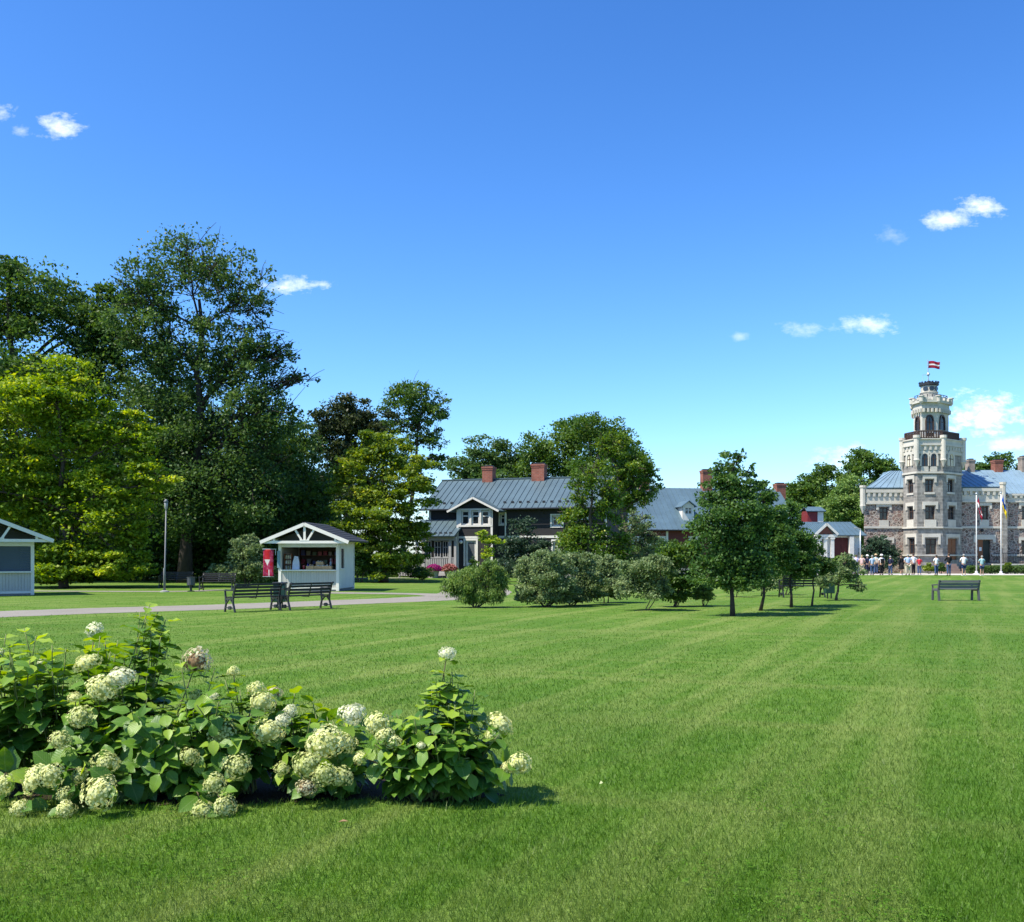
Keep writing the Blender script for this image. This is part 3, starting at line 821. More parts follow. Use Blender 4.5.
# ------------------------------------------------------------------ long red house behind the trees
def red_house():
    fr = Fr(622, 90.0, 9)
    r = fr.root('long_house', 'long dark red house with grey blue metal roof and brick chimneys behind the young trees', 'house')
    L = fr.u(796); D = 10.0
    ze = fr.z(660, 529.5, -.5); zr = fr.z(672, 488.0, D/2)
    def H(x0, y0, x1, y1, v=0): return (fr.u(x0, v), fr.u(x1, v), fr.z((x0+x1)/2, y1, v), fr.z((x0+x1)/2, y0, v))
    hw = [H(x, 538, x+8, 553) for x in (634, 656, 690, 712, 740, 765)]
    b = MB(); holed_wall(b, 0, L, .5, ze-.05, hw); b.box(0, L, .25, D, .5, ze-.05)
    for u in (0.0, L): b.add([(u, .25, ze-.05), (u, D, ze-.05), (u, D/2, zr-.2)], [(0, 1, 2)])
    b.build('wall', M['red_wall'], r)
    k = MB(); k.box(-.06, L+.06, -.06, D, 0, .5); k.build('plinth', plain('pale stone plinth', (0.3, 0.28, 0.26), 0.85), r)
    for h in hw:
        w = window(r, h, 0, M['trim'], .1, 2, 2, .09)
        b = MB(); a0, a1, c0, c1 = h
        b.box(a0-.15, a0, -.04, -.003, c0-.14, c1+.16); b.box(a1, a1+.15, -.04, -.003, c0-.14, c1+.16); b.box(a0, a1, -.04, -.003, c1, c1+.16); b.box(a0, a1, -.05, -.003, c0-.14, c0)
        b.build('casing', M['trim'], w)
    b = MB(); u0, u1 = fr.u(613, -.6), L+.5
    slab_roof(b, [(u0, -.6, ze), (u1, -.6, ze), (u1, D/2, zr), (u0, D/2, zr)], .1, .5, .05)
    slab_roof(b, [(u1, D+.6, ze), (u0, D+.6, ze), (u0, D/2, zr+.001), (u1, D/2, zr+.001)], .1)
    rf = b.build('roof', M['roof_blue'], r)
    g = MB(); g.tube([(u0, -.66, ze-.06), (u1, -.66, ze-.06)], .06, 6); g.build('gutter', M['black_metal'], rf)
    for u in (fr.u(625), fr.u(650), fr.u(667), L-.1): b = MB(); b.box(u-.1, u+.1, -.05, -.003, .51, ze-.16); b.build('pilaster_board', M['trim'], r)
    # white porch columns on the left
    for x in (628.5, 646.5):
        u = fr.u(x, -2); k = MB(); k.box(u-.13, u+.13, -2.1, -1.84, 0, ze-.3); k.build('porch_post', M['trim'], r)
    # dormer
    u0d, u1d = fr.u(683, .6), fr.u(694, .6); z0 = fr.z(688, 517, .6); z1 = fr.z(688, 506, .6)
    b = MB(); hd = (u0d+.18, u1d-.18, z0+.25, z1-.12); holed_wall(b, u0d, u1d, z0-.6, z1, [hd], .6, .14); b.box(u0d, u1d, .75, 2.8, z0-.6, z1)
    b.prism([(u0d, z1), (u1d, z1), ((u0d+u1d)/2, z1+.42)], .6, 2.8)
    d = b.build('dormer', M['trim'], r); window(d, hd, .6, M['trim'], .1, 2, 2, .07)
    um = (u0d+u1d)/2; b = MB()
    for s in (-1, 1):
        slab_roof(b, [(um+s*((u1d-u0d)/2+.25), .35, z1-.06), (um+s*((u1d-u0d)/2+.25), 2.9, z1-.06), (um, 2.9, z1+.52), (um, .35, z1+.52)], .06)
    b.build('dormer_roof', M['roof_blue'], d)
    for (x0, x1, yt) in ((639, 648, 482), (701.5, 711, 470.5), (775, 784, 484)):
        chimney(r, M['chimney_red'], fr.u(x0, D/2), fr.u(x1, D/2), D/2-.4, D/2+.4, zr-1.0, fr.z((x0+x1)/2, yt, D/2))
    # small red roof lantern with white corners at the far end
    v = 5.0; a0, a1 = fr.u(807.5, v), fr.u(823, v); t0, t1 = fr.z(815, 523, v), fr.z(815, 510.5, v)
    return fr
red_house()

def porch_house():
    fr = Fr(800, 91.0, 4)
    r = fr.root('porch_house', 'small house with dark red doors, white columns and grey blue gabled porch beside the castle', 'house')
    u0, u1 = fr.u(800), fr.u(861); D = 6.5
    ze = fr.z(845, 535.0, -.4); zr = fr.z(845, 522.0, D/2)
    dz0, dz1 = .25, fr.z(841, 537.5)
    door = (fr.u(833.5), fr.u(849), dz0, dz1)
    b = MB(); holed_wall(b, u0, u1, dz0-.0, ze-.05, [(fr.u(820), fr.u(827), .9, dz1), door], 0, .25); b.box(u0, u1, .25, D, dz0, ze-.05)
    b.add([(u1, .25, ze-.05), (u1, D, ze-.05), (u1, D/2, zr-.15)], [(0, 1, 2)]); b.add([(u0, .25, ze-.05), (u0, D, ze-.05), (u0, D/2, zr-.15)], [(0, 1, 2)])
    b.build('wall', M['trim'], r)
    k = MB(); k.box(u0-.05, u1+.05, -2.4, D, 0, dz0-.003); k.build('plinth', plain('stone porch floor', (0.3, 0.28, 0.26), .85), r)
    window(r, (fr.u(820), fr.u(827), .9, dz1), 0, M['trim'], .12, 2, 3, .08)
    for i in range(2):
        a = door[0] + (door[1]-door[0])*i/2; c = door[0] + (door[1]-door[0])*(i+1)/2
        k = MB(); k.box(a+.01, c-.01, .08, .16, door[2], door[3]-.01)
        for j in range(4):
            x = a + (c-a)*(j+.5)/4; k.box(x-.012, x+.012, .065, .079, door[2]+.05, door[3]-.06)
        d = k.build('door', M['red_wall'], r)
        h = MB(); h.ball((c-.12 if i == 0 else a+.12, .03, 1.25), .04); h.build('handle', M['galv'], d, True)
    b = MB(); slab_roof(b, [(fr.u(818, -.4), -.45, ze), (u1+.35, -.45, ze), (u1+.35, D/2, zr), (fr.u(818, D/2), D/2, zr)], .09, .5, .05)
    slab_roof(b, [(u1+.35, D+.45, ze), (u0-.3, D+.45, ze), (u0-.3, D/2, zr+.001), (u1+.35, D/2, zr+.001)], .09)
    slab_roof(b, [(u0-.3, -.45, ze), (fr.u(818, -.4)-.01, -.45, ze), (fr.u(818, D/2)-.01, D/2, zr), (u0-.3, D/2, zr)], .09, .5, .05)
    b.build('roof', M['roof_blue'], r)
    # gabled porch in front
    p0, p1 = fr.u(814.5, -2.2), fr.u(833.5, -2.2); zc = fr.z(824, 533.5, -2.2); zp = fr.z(825, 523, -2.4); um = fr.u(825.5, -2.3)
    b = MB(); hw_ = (p1-p0)/2+.15
    for s in (-1, 1):
        slab_roof(b, [(um+s*hw_, -2.6, zc), (um+s*hw_, 2.2, zc), (um, 2.2, zp), (um, -2.6, zp)], .08, .5, .04)
    pr = b.build('porch_roof', M['roof_blue'], r)
    b = MB()
    for s in (-1, 1): b.bar((um+s*hw_, -2.64, zc-.1), (um, -2.64, zp-.1), .06, .2)
    b.box(um-hw_, um+hw_, -2.5, -2.2, zc-.32, zc-.1)
    b.build('barge_board', M['trim'], pr)
    b = MB(); b.prism([(um-hw_+.35, zc-.09), (um+hw_-.35, zc-.09), (um, zp-.24)], -2.42, -2.35); b.build('pediment', plain('red brown boards', (0.16, .05, .035), .6), pr)
    for x in (816, 819.5, 825, 832.0):
        u = fr.u(x, -2.3); k = MB(); k.box(u-.15, u+.15, -2.45, -2.15, 0.25, zc-.33); k.box(u-.2, u+.2, -2.5, -2.1, zc-.5, zc-.36); k.build('column', M['trim'], r)
    u = fr.u(851.5, -.3); k = MB(); k.box(u-.2, u+.2, -.4, -.003, .25, ze-.12); k.build('column', M['trim'], r)
    k = MB(); v = 0; u = u1+.06
    k.box(u-.9, u-.1, -.05, -.003, 1.0, 2.6); k.build('notice_board', M['trim'], r)
    # red roof turret with white corners
    v = 5.2; a0, a1 = fr.u(807.5, v), fr.u(823, v); t0, t1 = fr.z(815, 526, v), fr.z(815, 511, v)
    b = MB(); b.box(a0, a1, v, v+1.6, t0-1.2, t1); tt = b.build('roof_turret', plain('bright red boards', (0.19, .022, .025), .6), r)
    b = MB(); b.box(fr.u(817.5, v), a1+.02, v-.05, v+1.62, t0-1.2, t1-.003); b.build('corner_board', M['trim'], tt)
    b = MB(); slab_roof(b, [(a0-.2, v-.3, t1), (a1+.2, v-.3, t1), (a1+.05, v+.8, t1+.45), (a0, v+.8, t1+.45)], .08, .4, .03); slab_roof(b, [(a1+.2, v+1.9, t1), (a0-.2, v+1.9, t1), (a0, v+.8, t1+.451), (a1+.05, v+.8, t1+.451)], .08)
    b.build('turret_roof', M['roof_blue'], tt)
porch_house()
# ------------------------------------------------------------------ the castle
def castle():
    Y0 = 95.0
    fr = Fr(862, Y0, 0.0)
    r = fr.root('castle', 'neo-gothic fieldstone castle with a white crowned octagonal tower and light blue metal roofs', 'castle')
    U = fr.u
    def Z(py, v=0.0): return EYE + (HOR - py) / F_PX * (Y0 + v)
    def H(x0, y0, x1, y1, v=0): return (U(x0, v), U(x1, v), Z(y1, v), Z(y0, v))
    WP, WS = M['plaster'], M['plaster2']
    # ---- wings
    zpar0, zpar1 = Z(504), Z(486.5)
    lw = H(879.5, 507.5, 888, 520); lw2 = H(880, 541, 890.5, 555)
    def body(b, x0, x1, v0, v1, z0, z1): b.prism([(U(x0, v0), v0), (U(x1, v0), v0), (U(x1, v1), v1), (U(x0, v1)+.05, v1)], z0, z1, 'z')
    b = MB(); holed_wall(b, U(864), U(906), 0, zpar0+.2, [lw, lw2], 0, .3); body(b, 864, 906, .3, 12, 0, zpar0+.2)
    b.build('left_wing_wall', M['rubble'], r)
    rw = H(980, 506.5, 988.2, 519.5); rd = H(978, 540, 990.5, 563)
    b = MB(); holed_wall(b, U(958), U(1008), 0, zpar0+.25, [rw, rd], 0, .3); b.box(U(958), U(1008), .3, 12, 0, zpar0+.25)
    b.build('right_wing_wall', M['rubble'], r)
    fw = [H(1022, 506.5, 1030, 519.5, .5), H(1022, 541, 1032, 555, .5), H(1046, 506.5, 1054, 519.5, .5), H(1046, 541, 1056, 555, .5), H(1070, 506.5, 1078, 519.5, .5)]
    b = MB(); holed_wall(b, U(1007, .5), U(1100, .5), 0, Z(502.5, .5), fw, .5, .3); b.box(U(1007, .5), U(1100, .5), .8, 12, 0, Z(502.5, .5))
    b.build('far_wing_wall', M['rubble'], r)
    for h, v in [(lw, 0), (lw2, 0), (rw, 0)] + [(h, .5) for h in fw]:
        win = window(r, h, v, M['brown_wood'], .2, 2, 2, .09)
        a0, a1, c0, c1 = h; w_ = a1-a0
        b = MB(); t = .20
        b.box(a0-.32, a1+.32, v-.09, v+.0-.003, c1+.08, c1+.36); b.box(a0-.32, a0-.12, v-.09, v-.003, c1-.22, c1+.08); b.box(a1+.12, a1+.32, v-.09, v-.003, c1-.22, c1+.08)
        b.build('hood_mould', WP, win)
        if c0 > 3.0:
            b = MB(); b.box(a0-.05, a1+.05, v-.06, v-.003, Z(526.8, v), c0-.02); b.build('apron', WP, win)
    # doors of the right wing
    a0, a1, c0, c1 = rd
    k = MB(); k.box(a0, (a0+a1)/2-.06, .18, .25, c0, c1); d = k.build('door', M['door_brown'], r)
    n_ = MB(); n_.box(a0+.18, a0+.42, .165, .178, c0+1.15, c0+1.5); n_.build('notice', M['paint_white'], d)
    k = MB(); k.box((a0+a1)/2-.06, a1, .2, .25, c0, c1); k.build('doorway_shade_panel', plain('dark doorway', (0.02, .025, .02), .5), r)  # solid dark panel painted as the unlit interior beside the door leaf
    k = MB(); k.box(a0-.45, a1+.45, -.12, -.003, c1+.05, c1+.5); k.box(a0-.45, a0-.2, -.12, -.003, c1-.25, c1+.05); k.box(a1+.2, a1+.45, -.12, -.003, c1-.25, c1+.05); k.build('hood_mould', WP, d)
    lm = MB(); lm.ball((U(980.5), -.35, Z(530.5)), .16); lm.box(U(980.5)-.02, U(980.5)+.02, -.35, -.003, Z(529.5), Z(529)); lm.build('wall_lamp', M['black_metal'], r)
    # string course
    zs = Z(527.3)
    def course(*a): k = MB(); k.box(*a); k.build('string_course', WP, r)
    course(U(864), U(903.6), -.1, -.003, zs-.1, zs+.1); course(U(961.2), U(1008), -.1, -.003, zs-.1, zs+.1); course(U(1008)+.003, U(1100, .5), .38, .497, zs-.1, zs+.1)
    zp = Z(555.2)
    course(U(961.2), U(977), -.12, -.003, zp-.09, zp+.09); course(U(992), U(1008), -.12, -.003, zp-.09, zp+.09); course(U(1008)+.003, U(1100, .5), .36, .497, zp-.09, zp+.09)
    # ---- parapets with corbel table
    def parapet(x0, x1, v, y_top, y_bot, name='parapet'):
        a, c = U(x0, v), U(x1, v); zt, zb = Z(y_top, v), Z(y_bot, v); h = zt-zb
        k = MB(); k.box(a, c, v-.16, v+.3, zb, zb+h*.12); k.box(a, c, v-.08, v+.3, zb+h*.121, zb+h*.52); k.box(a, c, v-.22, v+.3, zb+h*.78, zt)
        n = max(3, int((c-a)/.5))
        for i in range(n):
            u = a + (c-a)*(i+.5)/n; k.box(u-.12, u+.12, v-.2, v+.3, zb+h*.521, zb+h*.779)
        k.box(a, c, v+.0, v+.3, zb+h*.5211, zb+h*.7789)
        return k.build(name, WP, r)
    parapet(865.5, 903.2, -.02, 489.5, 504.3); parapet(961.6, 1002, -.02, 488.3, 502.3); parapet(1006.6, 1100, .48, 493.8, 502.3)
    for (x0, x1, yt, yb, vc) in ((861.3, 866.2, 485.3, 505.5, -.2), (1001.3, 1006.6, 482.0, 503.5, -.25)):
        a, c = U(x0, vc), U(x1, vc); zt, zb = Z(yt, vc), Z(yb, vc)
        k = MB(); k.lathe(((a+c)/2, vc+.22, 0), [(.06, zb-.75), (.14, zb-.5), (.26, zb-.15), (.3, zb), (.26, zb+.05), (.26, zt-.25), (.32, zt-.2), (.32, zt)], 8, 0, R(22.5))
        k.build('corner_turret', WP, r)
    k = MB(); k.box(U(1001.6), U(1006.4), -.2, -.003, 0, Z(504.2)); k.build('quoin_pier', M['tower_stone'], r)
    # ---- roofs
    b = MB(); e = Z(487.5, .6)
    zl = Z(476.0, 4)
    slab_roof(b, [(U(866, .6), .5, e), (U(906, .6), .5, e), (U(908, 4), 5.2, zl+.6), (U(880, 5.2)+1.2, 5.2, zl+.6)], .1, .55, .05)
    slab_roof(b, [(U(867, 12), 12, e), (U(866, .6), .5, e), (U(880, 5.2)+1.2, 5.2, zl+.6), (U(880, 5.2)+1.2, 7.5, zl+.6)], .1, .55, .05)
    slab_roof(b, [(U(908, 12), 12, e), (U(867, 12), 12, e), (U(880, 5.2)+1.2, 7.5, zl+.6), (U(908, 4), 7.5, zl+.6)], .1)
    slab_roof(b, [(U(880, 5.2)+1.2, 5.2, zl+.61), (U(908, 4), 5.2, zl+.61), (U(908, 4), 7.5, zl+.61), (U(880, 5.2)+1.2, 7.5, zl+.61)], .05)
    b.build('left_roof', M['roof_castle'], r)
    b = MB(); e2 = Z(486.6, .6); rz = Z(470.8, 6)
    slab_roof(b, [(U(955), .5, e2), (U(1008), .5, e2), (U(1008), 6, rz), (U(955), 6, rz)], .1, .55, .05)
    slab_roof(b, [(U(1008)+.02, 1.0, Z(493.5, .9)), (U(1110, 1), 1.0, Z(493.5, .9)), (U(1110, 6), 6, rz+.06), (U(1008)+.02, 6, rz+.06)], .1, .55, .05)
    slab_roof(b, [(U(1110), 12, e2), (U(955), 12, e2), (U(955), 6, rz+.07), (U(1110), 6, rz+.07)], .1)
    b.build('main_roof', M['roof_castle'], r)
    v = 6.0
    for (x0, x1, yt, mat) in ((967.0, 973.0, 460, 'chimney_grey'), (993, 1001, 460.5, 'chimney_red'), (1020, 1028, 457, 'chimney_grey')):
        chimney(r, M[mat], U(x0, v), U(x1, v), v-.45, v+.45, rz-1.2, Z(yt, v))
    # ---- tower: octagon seen from the front
    vF, vS, vB = -2.9, -0.75, 4.5
    def poly(xl, fl, fr_, xr, vf=vF, vs=vS, vb=vB, vbm=2.6):
        pl = [(U(fl, vf), vf), (U(fr_, vf), vf), (U(xr, vs), vs), (U(xr, vs)+.3, vbm), (U(fr_, vb)-.2, vb), (U(fl, vb)+.2, vb), (U(xl, vbm)+.04, vbm), (U(xl, vs), vs)]
        return pl
    P1 = poly(903.3, 917.2, 942.8, 961.6)
    zt1 = Z(471.8, vF)
    def face_mat(p, q):
        """frame of one tower face: x along the face, y inwards"""
        p = Vector((p[0], p[1], 0)); q = Vector((q[0], q[1], 0)); d = (q-p).normalized(); n = Vector((-d.y, d.x, 0))
        Mx = Matrix(((d.x, n.x, 0, p.x), (d.y, n.y, 0, p.y), (0, 0, 1, 0), (0, 0, 0, 1)))
        return Mx, (q-p).length
    def face_u(p, q, px):
        """distance along the face where the ray through px meets it"""
        dx = (px - CX) / F_PX
        # world = origin + local
        A = Vector((fr.o.x + p[0], fr.o.y + p[1])); Bv = Vector((fr.o.x + q[0], fr.o.y + q[1])); d = Bv - A
        # t*dx = A.x + s*d.x ; t = A.y + s*d.y
        s_ = (dx*A.y - A.x) / (d.x - dx*d.y)
        return s_ * d.length, A.y + s_*d.y
    faces = {'L': (P1[7], P1[0]), 'C': (P1[0], P1[1]), 'R': (P1[1], P1[2])}
    spec = {'L': [(907.7, 913.2, 480, 493, 0), (908, 913.6, 507, 519.5, 1), (908.6, 914.8, 538.5, 554, 2)],
            'C': [(925.2, 933.4, 479.5, 492, 0), (925.3, 934.9, 506, 519.5, 1), (925.8, 936.6, 538.5, 554.2, 2)],
            'R': [(947.2, 953.6, 479.5, 492, 0), (948, 954.6, 506.3, 519.5, 1), (947.6, 957.3, 538.8, 560, 3)]}
    tw = MB(); doors = []; wins_ = []
    for kf, (p, q) in faces.items():
        Mx, Lf = face_mat(p, q); holes = []
        for (x0, x1, y0, y1, kind) in spec[kf]:
            s0, ya = face_u(p, q, x0); s1, yb = face_u(p, q, x1); ym = (ya+yb)/2
            h = (s0, s1, EYE + (HOR-y1)/F_PX*ym, EYE + (HOR-y0)/F_PX*ym)
            holes.append(h); wins_.append((h, Mx, kind))
        holed_wall(tw, 0, Lf, 0, zt1, holes, 0, .3, 0, Mx)
    for i in range(2, 7):
        p, q = P1[i], P1[(i+1) % 8]
        tw.add([(p[0], p[1], 0), (q[0], q[1], 0), (q[0], q[1], zt1), (p[0], p[1], zt1)], [(0, 1, 2, 3)])
    tw.add([(p[0], p[1], zt1) for p in P1], [tuple(range(8))])
    tw.build('tower_wall', M['tower_stone'], r)
    core = MB(); cxm = (P1[7][0]+P1[2][0])/2
    core.prism([(cxm + (x-cxm)*.86, .9 + (y-.9)*.84) for x, y in P1], .05, zt1-.1, 'z'); core.build('tower_core', M['inside'], r)
    for h, Mx, kind in wins_:
        a0, a1, c0, c1 = h
        if kind == 3:
            k = MB(); k.box(a0, a1, .16, .24, c0, c1, 0, Mx)
            for i in range(2):
                for j in range(3):
                    x = a0 + (a1-a0)*(i+.5)/2; z = c0 + (c1-c0)*(j+.5)/3; w_, q_ = (a1-a0)*.17, (c1-c0)*.13
                    k.box(x-w_, x+w_, .13, .159, z-q_, z+q_, 0, Mx)
            win = k.build('door', M['door_brown'], r)
        else:
            win = window(r, h, 0, M['brown_wood'], .2, 2, 2, .09, Mx)
        b = MB()
        up = .12 if kind >= 2 else .08; lo = .55 if kind >= 2 else .28; sd = .34 if kind >= 2 else .26
        b.box(a0-sd, a1+sd, -.1, -.003, c1+up, c1+up+.32, 0, Mx); b.box(a0-sd, a0-sd+.2, -.1, -.003, c1-lo, c1+up, 0, Mx); b.box(a1+sd-.2, a1+sd, -.1, -.003, c1-lo, c1+up, 0, Mx)
        b.build('hood_mould', WP, win)
        if kind == 0:
            b = MB(); b.box(a0-.1, a1+.1, -.08, -.003, c0-.2, c0-.02, 0, Mx); b.build('sill', WP, win)
        if kind == 1:
            b = MB(); b.box(a0-.1, a1+.1, -.08, -.003, Z(526.6, vF), c0-.02, 0, Mx); b.build('apron', WP, win)
    def band(name, z0, z1, grow, P=P1, mat=WP):
        cx_ = sum(p[0] for p in P)/8; cy_ = sum(p[1] for p in P)/8
        Lx = max(abs(p[0]-cx_) for p in P); 
        pl = [(cx_ + (x-cx_)*(1+grow/Lx), cy_ + (y-cy_)*(1+grow/Lx)) for x, y in P]
        k = MB(); k.prism(pl, z0, z1, 'z'); return k.build(name, mat, r)
    band('string_course', Z(528.2, vF), Z(526.6, vF), .12); band('string_course', Z(556, vF), Z(554.6, vF), .14); band('string_course', Z(473.4, vF), Z(471.6, vF), .16)
    # upper storey of the tower
    P2 = poly(903.0, 917.0, 943.0, 962.0)
    zt2 = Z(451, vF)
    k = MB(); k.prism(P2, zt1+.003, zt2, 'z'); k.build('tower_upper_wall', M['tower_stone'], r)
    def grow(P, g):
        cx_ = sum(p[0] for p in P)/8; cy_ = sum(p[1] for p in P)/8; Lx = max(abs(p[0]-cx_) for p in P)
        return [(cx_ + (x-cx_)*(1+g/Lx), cy_ + (y-cy_)*(1+g/Lx)) for x, y in P]
    z_a, z_b, z_c = Z(451, vF), Z(445.5, vF), Z(439.5, vF)
    k = MB(); k.prism(grow(P2, .1), zt2-.25, zt2+.003, 'z'); k.prism(grow(P2, .05), zt2+.003, z_b, 'z'); k.prism(grow(P2, .2), z_b+.003, z_b+.18, 'z')
    k.prism(grow(P2, .12), z_b+.18, z_c, 'z'); k.prism(grow(P2, .22), z_c, z_c+.1, 'z')
    G = grow(P2, .05)
    for i in range(8):
        p, q = Vector(G[i]), Vector(G[(i+1) % 8]); n = max(2, int((q-p).length/.45))
        for j in range(n):
            c = p.lerp(q, (j+.5)/n); k.box(c.x-.1, c.x+.1, c.y-.14, c.y+.14, zt2+.1, z_b-.02)
    k.build('tower_parapet', WP, r)
    # shafts on the corners with corbels
    G = grow(P2, .1)
    for i in range(8):
        c = G[i]
        k = MB(); zc0 = Z(460, vF)
        k.lathe((c[0], c[1], 0), [(.05, zc0-.62), (.12, zc0-.4), (.2, zc0-.2), (.3, zc0), (.27, zc0+.06), (.25, zc0+.1), (.25, Z(438.5, vF)), (.32, Z(438, vF)), (.32, Z(435.3, vF))], 10)
        k.build('corner_shaft', WP, r)
    # pointed windows of the upper storey
    def pointed(cx_, w_, z0, zs_, zp_, n=7):
        pts = [(cx_-w_/2, z0), (cx_+w_/2, z0)]
        for i in range(n+1):
            t = i/n; pts.append((cx_ + w_/2*(math.cos(t*math.pi/2)**.8), zs_ + (zp_-zs_)*math.sin(t*math.pi/2)))
        for i in range(n-1, -1, -1):
            t = i/n; pts.append((cx_ - w_/2*(math.cos(t*math.pi/2)**.8), zs_ + (zp_-zs_)*math.sin(t*math.pi/2)))
        return pts
    def lancet(parent, p, q, x0, x1, y0, y1, glass, hood=.14, name='lancet_window', frame=None):
        Mx, Lf = face_mat(p, q); s0, ya = face_u(p, q, x0); s1, yb = face_u(p, q, x1); ym = (ya+yb)/2
        zz = lambda y: EYE + (HOR-y)/F_PX*ym
        c = (s0+s1)/2; w_ = s1-s0; z0, zp_ = zz(y1), zz(y0); zs_ = z0 + (zp_-z0)*.58
        f = MB(); inner = pointed(c, w_, z0, zs_, zp_); outer = pointed(c, w_+2*hood, z0, zs_, zp_+hood*1.5)
        nI = len(inner)
        vs = []
        for d_ in (-.12, .0):
            vs += [Mx @ Vector((a, d_-.003, z)) for a, z in outer] + [Mx @ Vector((a, d_-.003, z)) for a, z in inner]
        fs = []
        for i in range(1, nI):
            j = (i+1) % nI
            fs += [(i, j, nI+j, nI+i), (i, 2*nI+i, 2*nI+j, j), (nI+i, nI+j, 3*nI+j, 3*nI+i)]
        f.add(vs, fs); o = f.build(name, frame or WP, parent)
        g = MB(); g.prism([(a, z) for a, z in inner], -.03, -.003, 'y', 0, Mx); g.build('pane', glass, o)
        m_ = MB(); m_.box(c-.035, c+.035, -.06, -.031, z0, zp_-.1, 0, Mx); m_.box(c-w_/2+.01, c+w_/2-.01, -.058, -.032, zs_-.03, zs_+.03, 0, Mx); m_.build('glazing_bar', M['brown_wood'] if glass is not WP else WS, o)
        return o
    lancet(r, P2[0], P2[1], 921.2, 927.8, 453.5, 466, M['glass']); lancet(r, P2[0], P2[1], 930.2, 936.4, 453.5, 466, M['glass'])
    blind = plain('cream blind panel', (0.60, .55, .43), .8)
    lancet(r, P2[7], P2[0], 908.0, 911.9, 454.5, 466, blind, .2, 'blind_window'); lancet(r, P2[1], P2[2], 947.6, 952.6, 454, 466, blind, .22, 'blind_window')
    Mx, Lf = face_mat(P2[0], P2[1])
    k = MB(); s0, ya = face_u(P2[0], P2[1], 920.8); s1, _ = face_u(P2[0], P2[1], 928.1); s2, _ = face_u(P2[0], P2[1], 929.9); s3, _ = face_u(P2[0], P2[1], 936.8)
    k.box(s0, s1, -.1, -.003, Z(471.4, vF), Z(466.6, vF), 0, Mx); k.box(s2, s3, -.1, -.003, Z(471.4, vF), Z(466.6, vF), 0, Mx); k.build('apron', WP, r)
    # terrace floor with lead upstand and brown railing
    k = MB(); k.prism(grow(P2, -.25), z_c+.103, z_c+.16, 'z'); k.build('terrace_floor', plain('lead terrace', (0.25, .28, .31), .6), r)
    RZ0, RZ1 = Z(438.5, vF), Z(430.3, vF)
    PR = grow(poly(905.0, 918.5, 941.5, 958.5), -.05)
    k = MB()
    for i in range(8):
        p, q = Vector(PR[i]), Vector(PR[(i+1) % 8])
        k.bar((p.x, p.y, RZ1-.06), (q.x, q.y, RZ1-.06), .12, .12); k.bar((p.x, p.y, RZ0+.08), (q.x, q.y, RZ0+.08), .09, .1)
        n = max(4, int((q-p).length/.22))
        for j in range(n):
            c = p.lerp(q, j/n); w_ = .09 if j == 0 else .045
            k.box(c.x-w_, c.x+w_, c.y-w_, c.y+w_, RZ0-.1, RZ1-.02)
    # panelled sections of the railing
    for (i, f0, f1) in ((7, .0, 1.0), (0, .36, .66), (1, .15, .98)):
        p, q = Vector(PR[i]), Vector(PR[(i+1) % 8]); a = p.lerp(q, f0); c = p.lerp(q, f1)
        k.bar((a.x, a.y, (RZ0+RZ1)/2), (c.x, c.y, (RZ0+RZ1)/2), .03, (RZ1-RZ0)*.5)
    k.build('terrace_railing', M['brown_wood'], r)
    # white upper octagon
    P3 = poly(913.6, 922.3, 937.6, 948.6, -1.9, -.4, 3.6, 2.2)
    zo0, zo1 = z_c+.1, Z(408.5, -1.9)
    k = MB(); k.prism(P3, zo0, zo1, 'z'); k.build('upper_octagon', WS, r)
    k = MB(); k.prism(grow(P3, .12), zo1+.003, zo1+.2, 'z'); zb2 = Z(402.5, -1.9)
    k.prism(grow(P3, .08), zo1+.2, zb2, 'z'); k.prism(grow(P3, .28), zb2, Z(400, -1.9), 'z')
    G = grow(P3, .18)
    for i in range(8):
        p, q = Vector(G[i]), Vector(G[(i+1) % 8]); n = max(2, int((q-p).length/.62)); ang = math.atan2(q.y-p.y, q.x-p.x)
        for j in range(n):
            c = p.lerp(q, (j+.5)/n); Mr = Matrix.Translation((c.x, c.y, 0)) @ Matrix.Rotation(ang, 4, 'Z')
            k.box(-.19, .19, -.14, .14, Z(400, -1.9)+.003, Z(397.3, -1.9), 0, Mr)
        for j in range(n*2):
            c = p.lerp(q, (j+.5)/(n*2)); k.box(c.x-.08, c.x+.08, c.y-.12, c.y+.12, zo1-.35, zo1)
    k.build('battlement', WS, r)
    for i in range(8):
        c = grow(P3, .22)[i]; k = MB(); k.lathe((c[0], c[1], 0), [(.08, Z(404, -1.9)), (.22, Z(402, -1.9)), (.22, Z(397, -1.9)), (.3, Z(396.8, -1.9)), (.3, Z(396, -1.9)), (.05, Z(395.4, -1.9))], 8); k.build('finial', WS, r)
    lancet(r, P3[0], P3[1], 926.2, 932.6, 416.3, 430, M['glass'], .1, frame=M['brown_wood']); lancet(r, P3[7], P3[0], 916.4, 919.8, 417.5, 430, M['glass'], .08, frame=M['brown_wood']); lancet(r, P3[1], P3[2], 939.6, 943.8, 416.5, 430, M['glass'], .1, frame=M['brown_wood'])
    k = MB()
    PR2 = grow(P3, -.15); za = Z(397.3, -1.9); zbb = Z(393.6, -1.9)
    for i in range(8):
        p, q = Vector(PR2[i]), Vector(PR2[(i+1) % 8]); k.bar((p.x, p.y, zbb), (q.x, q.y, zbb), .05, .05); k.bar((p.x, p.y, (za+zbb)/2), (q.x, q.y, (za+zbb)/2), .03, .03)
        for j in range(3):
            c = p.lerp(q, j/3); k.box(c.x-.025, c.x+.025, c.y-.025, c.y+.025, za-.2, zbb)
    k.build('lookout_railing', M['black_metal'], r)
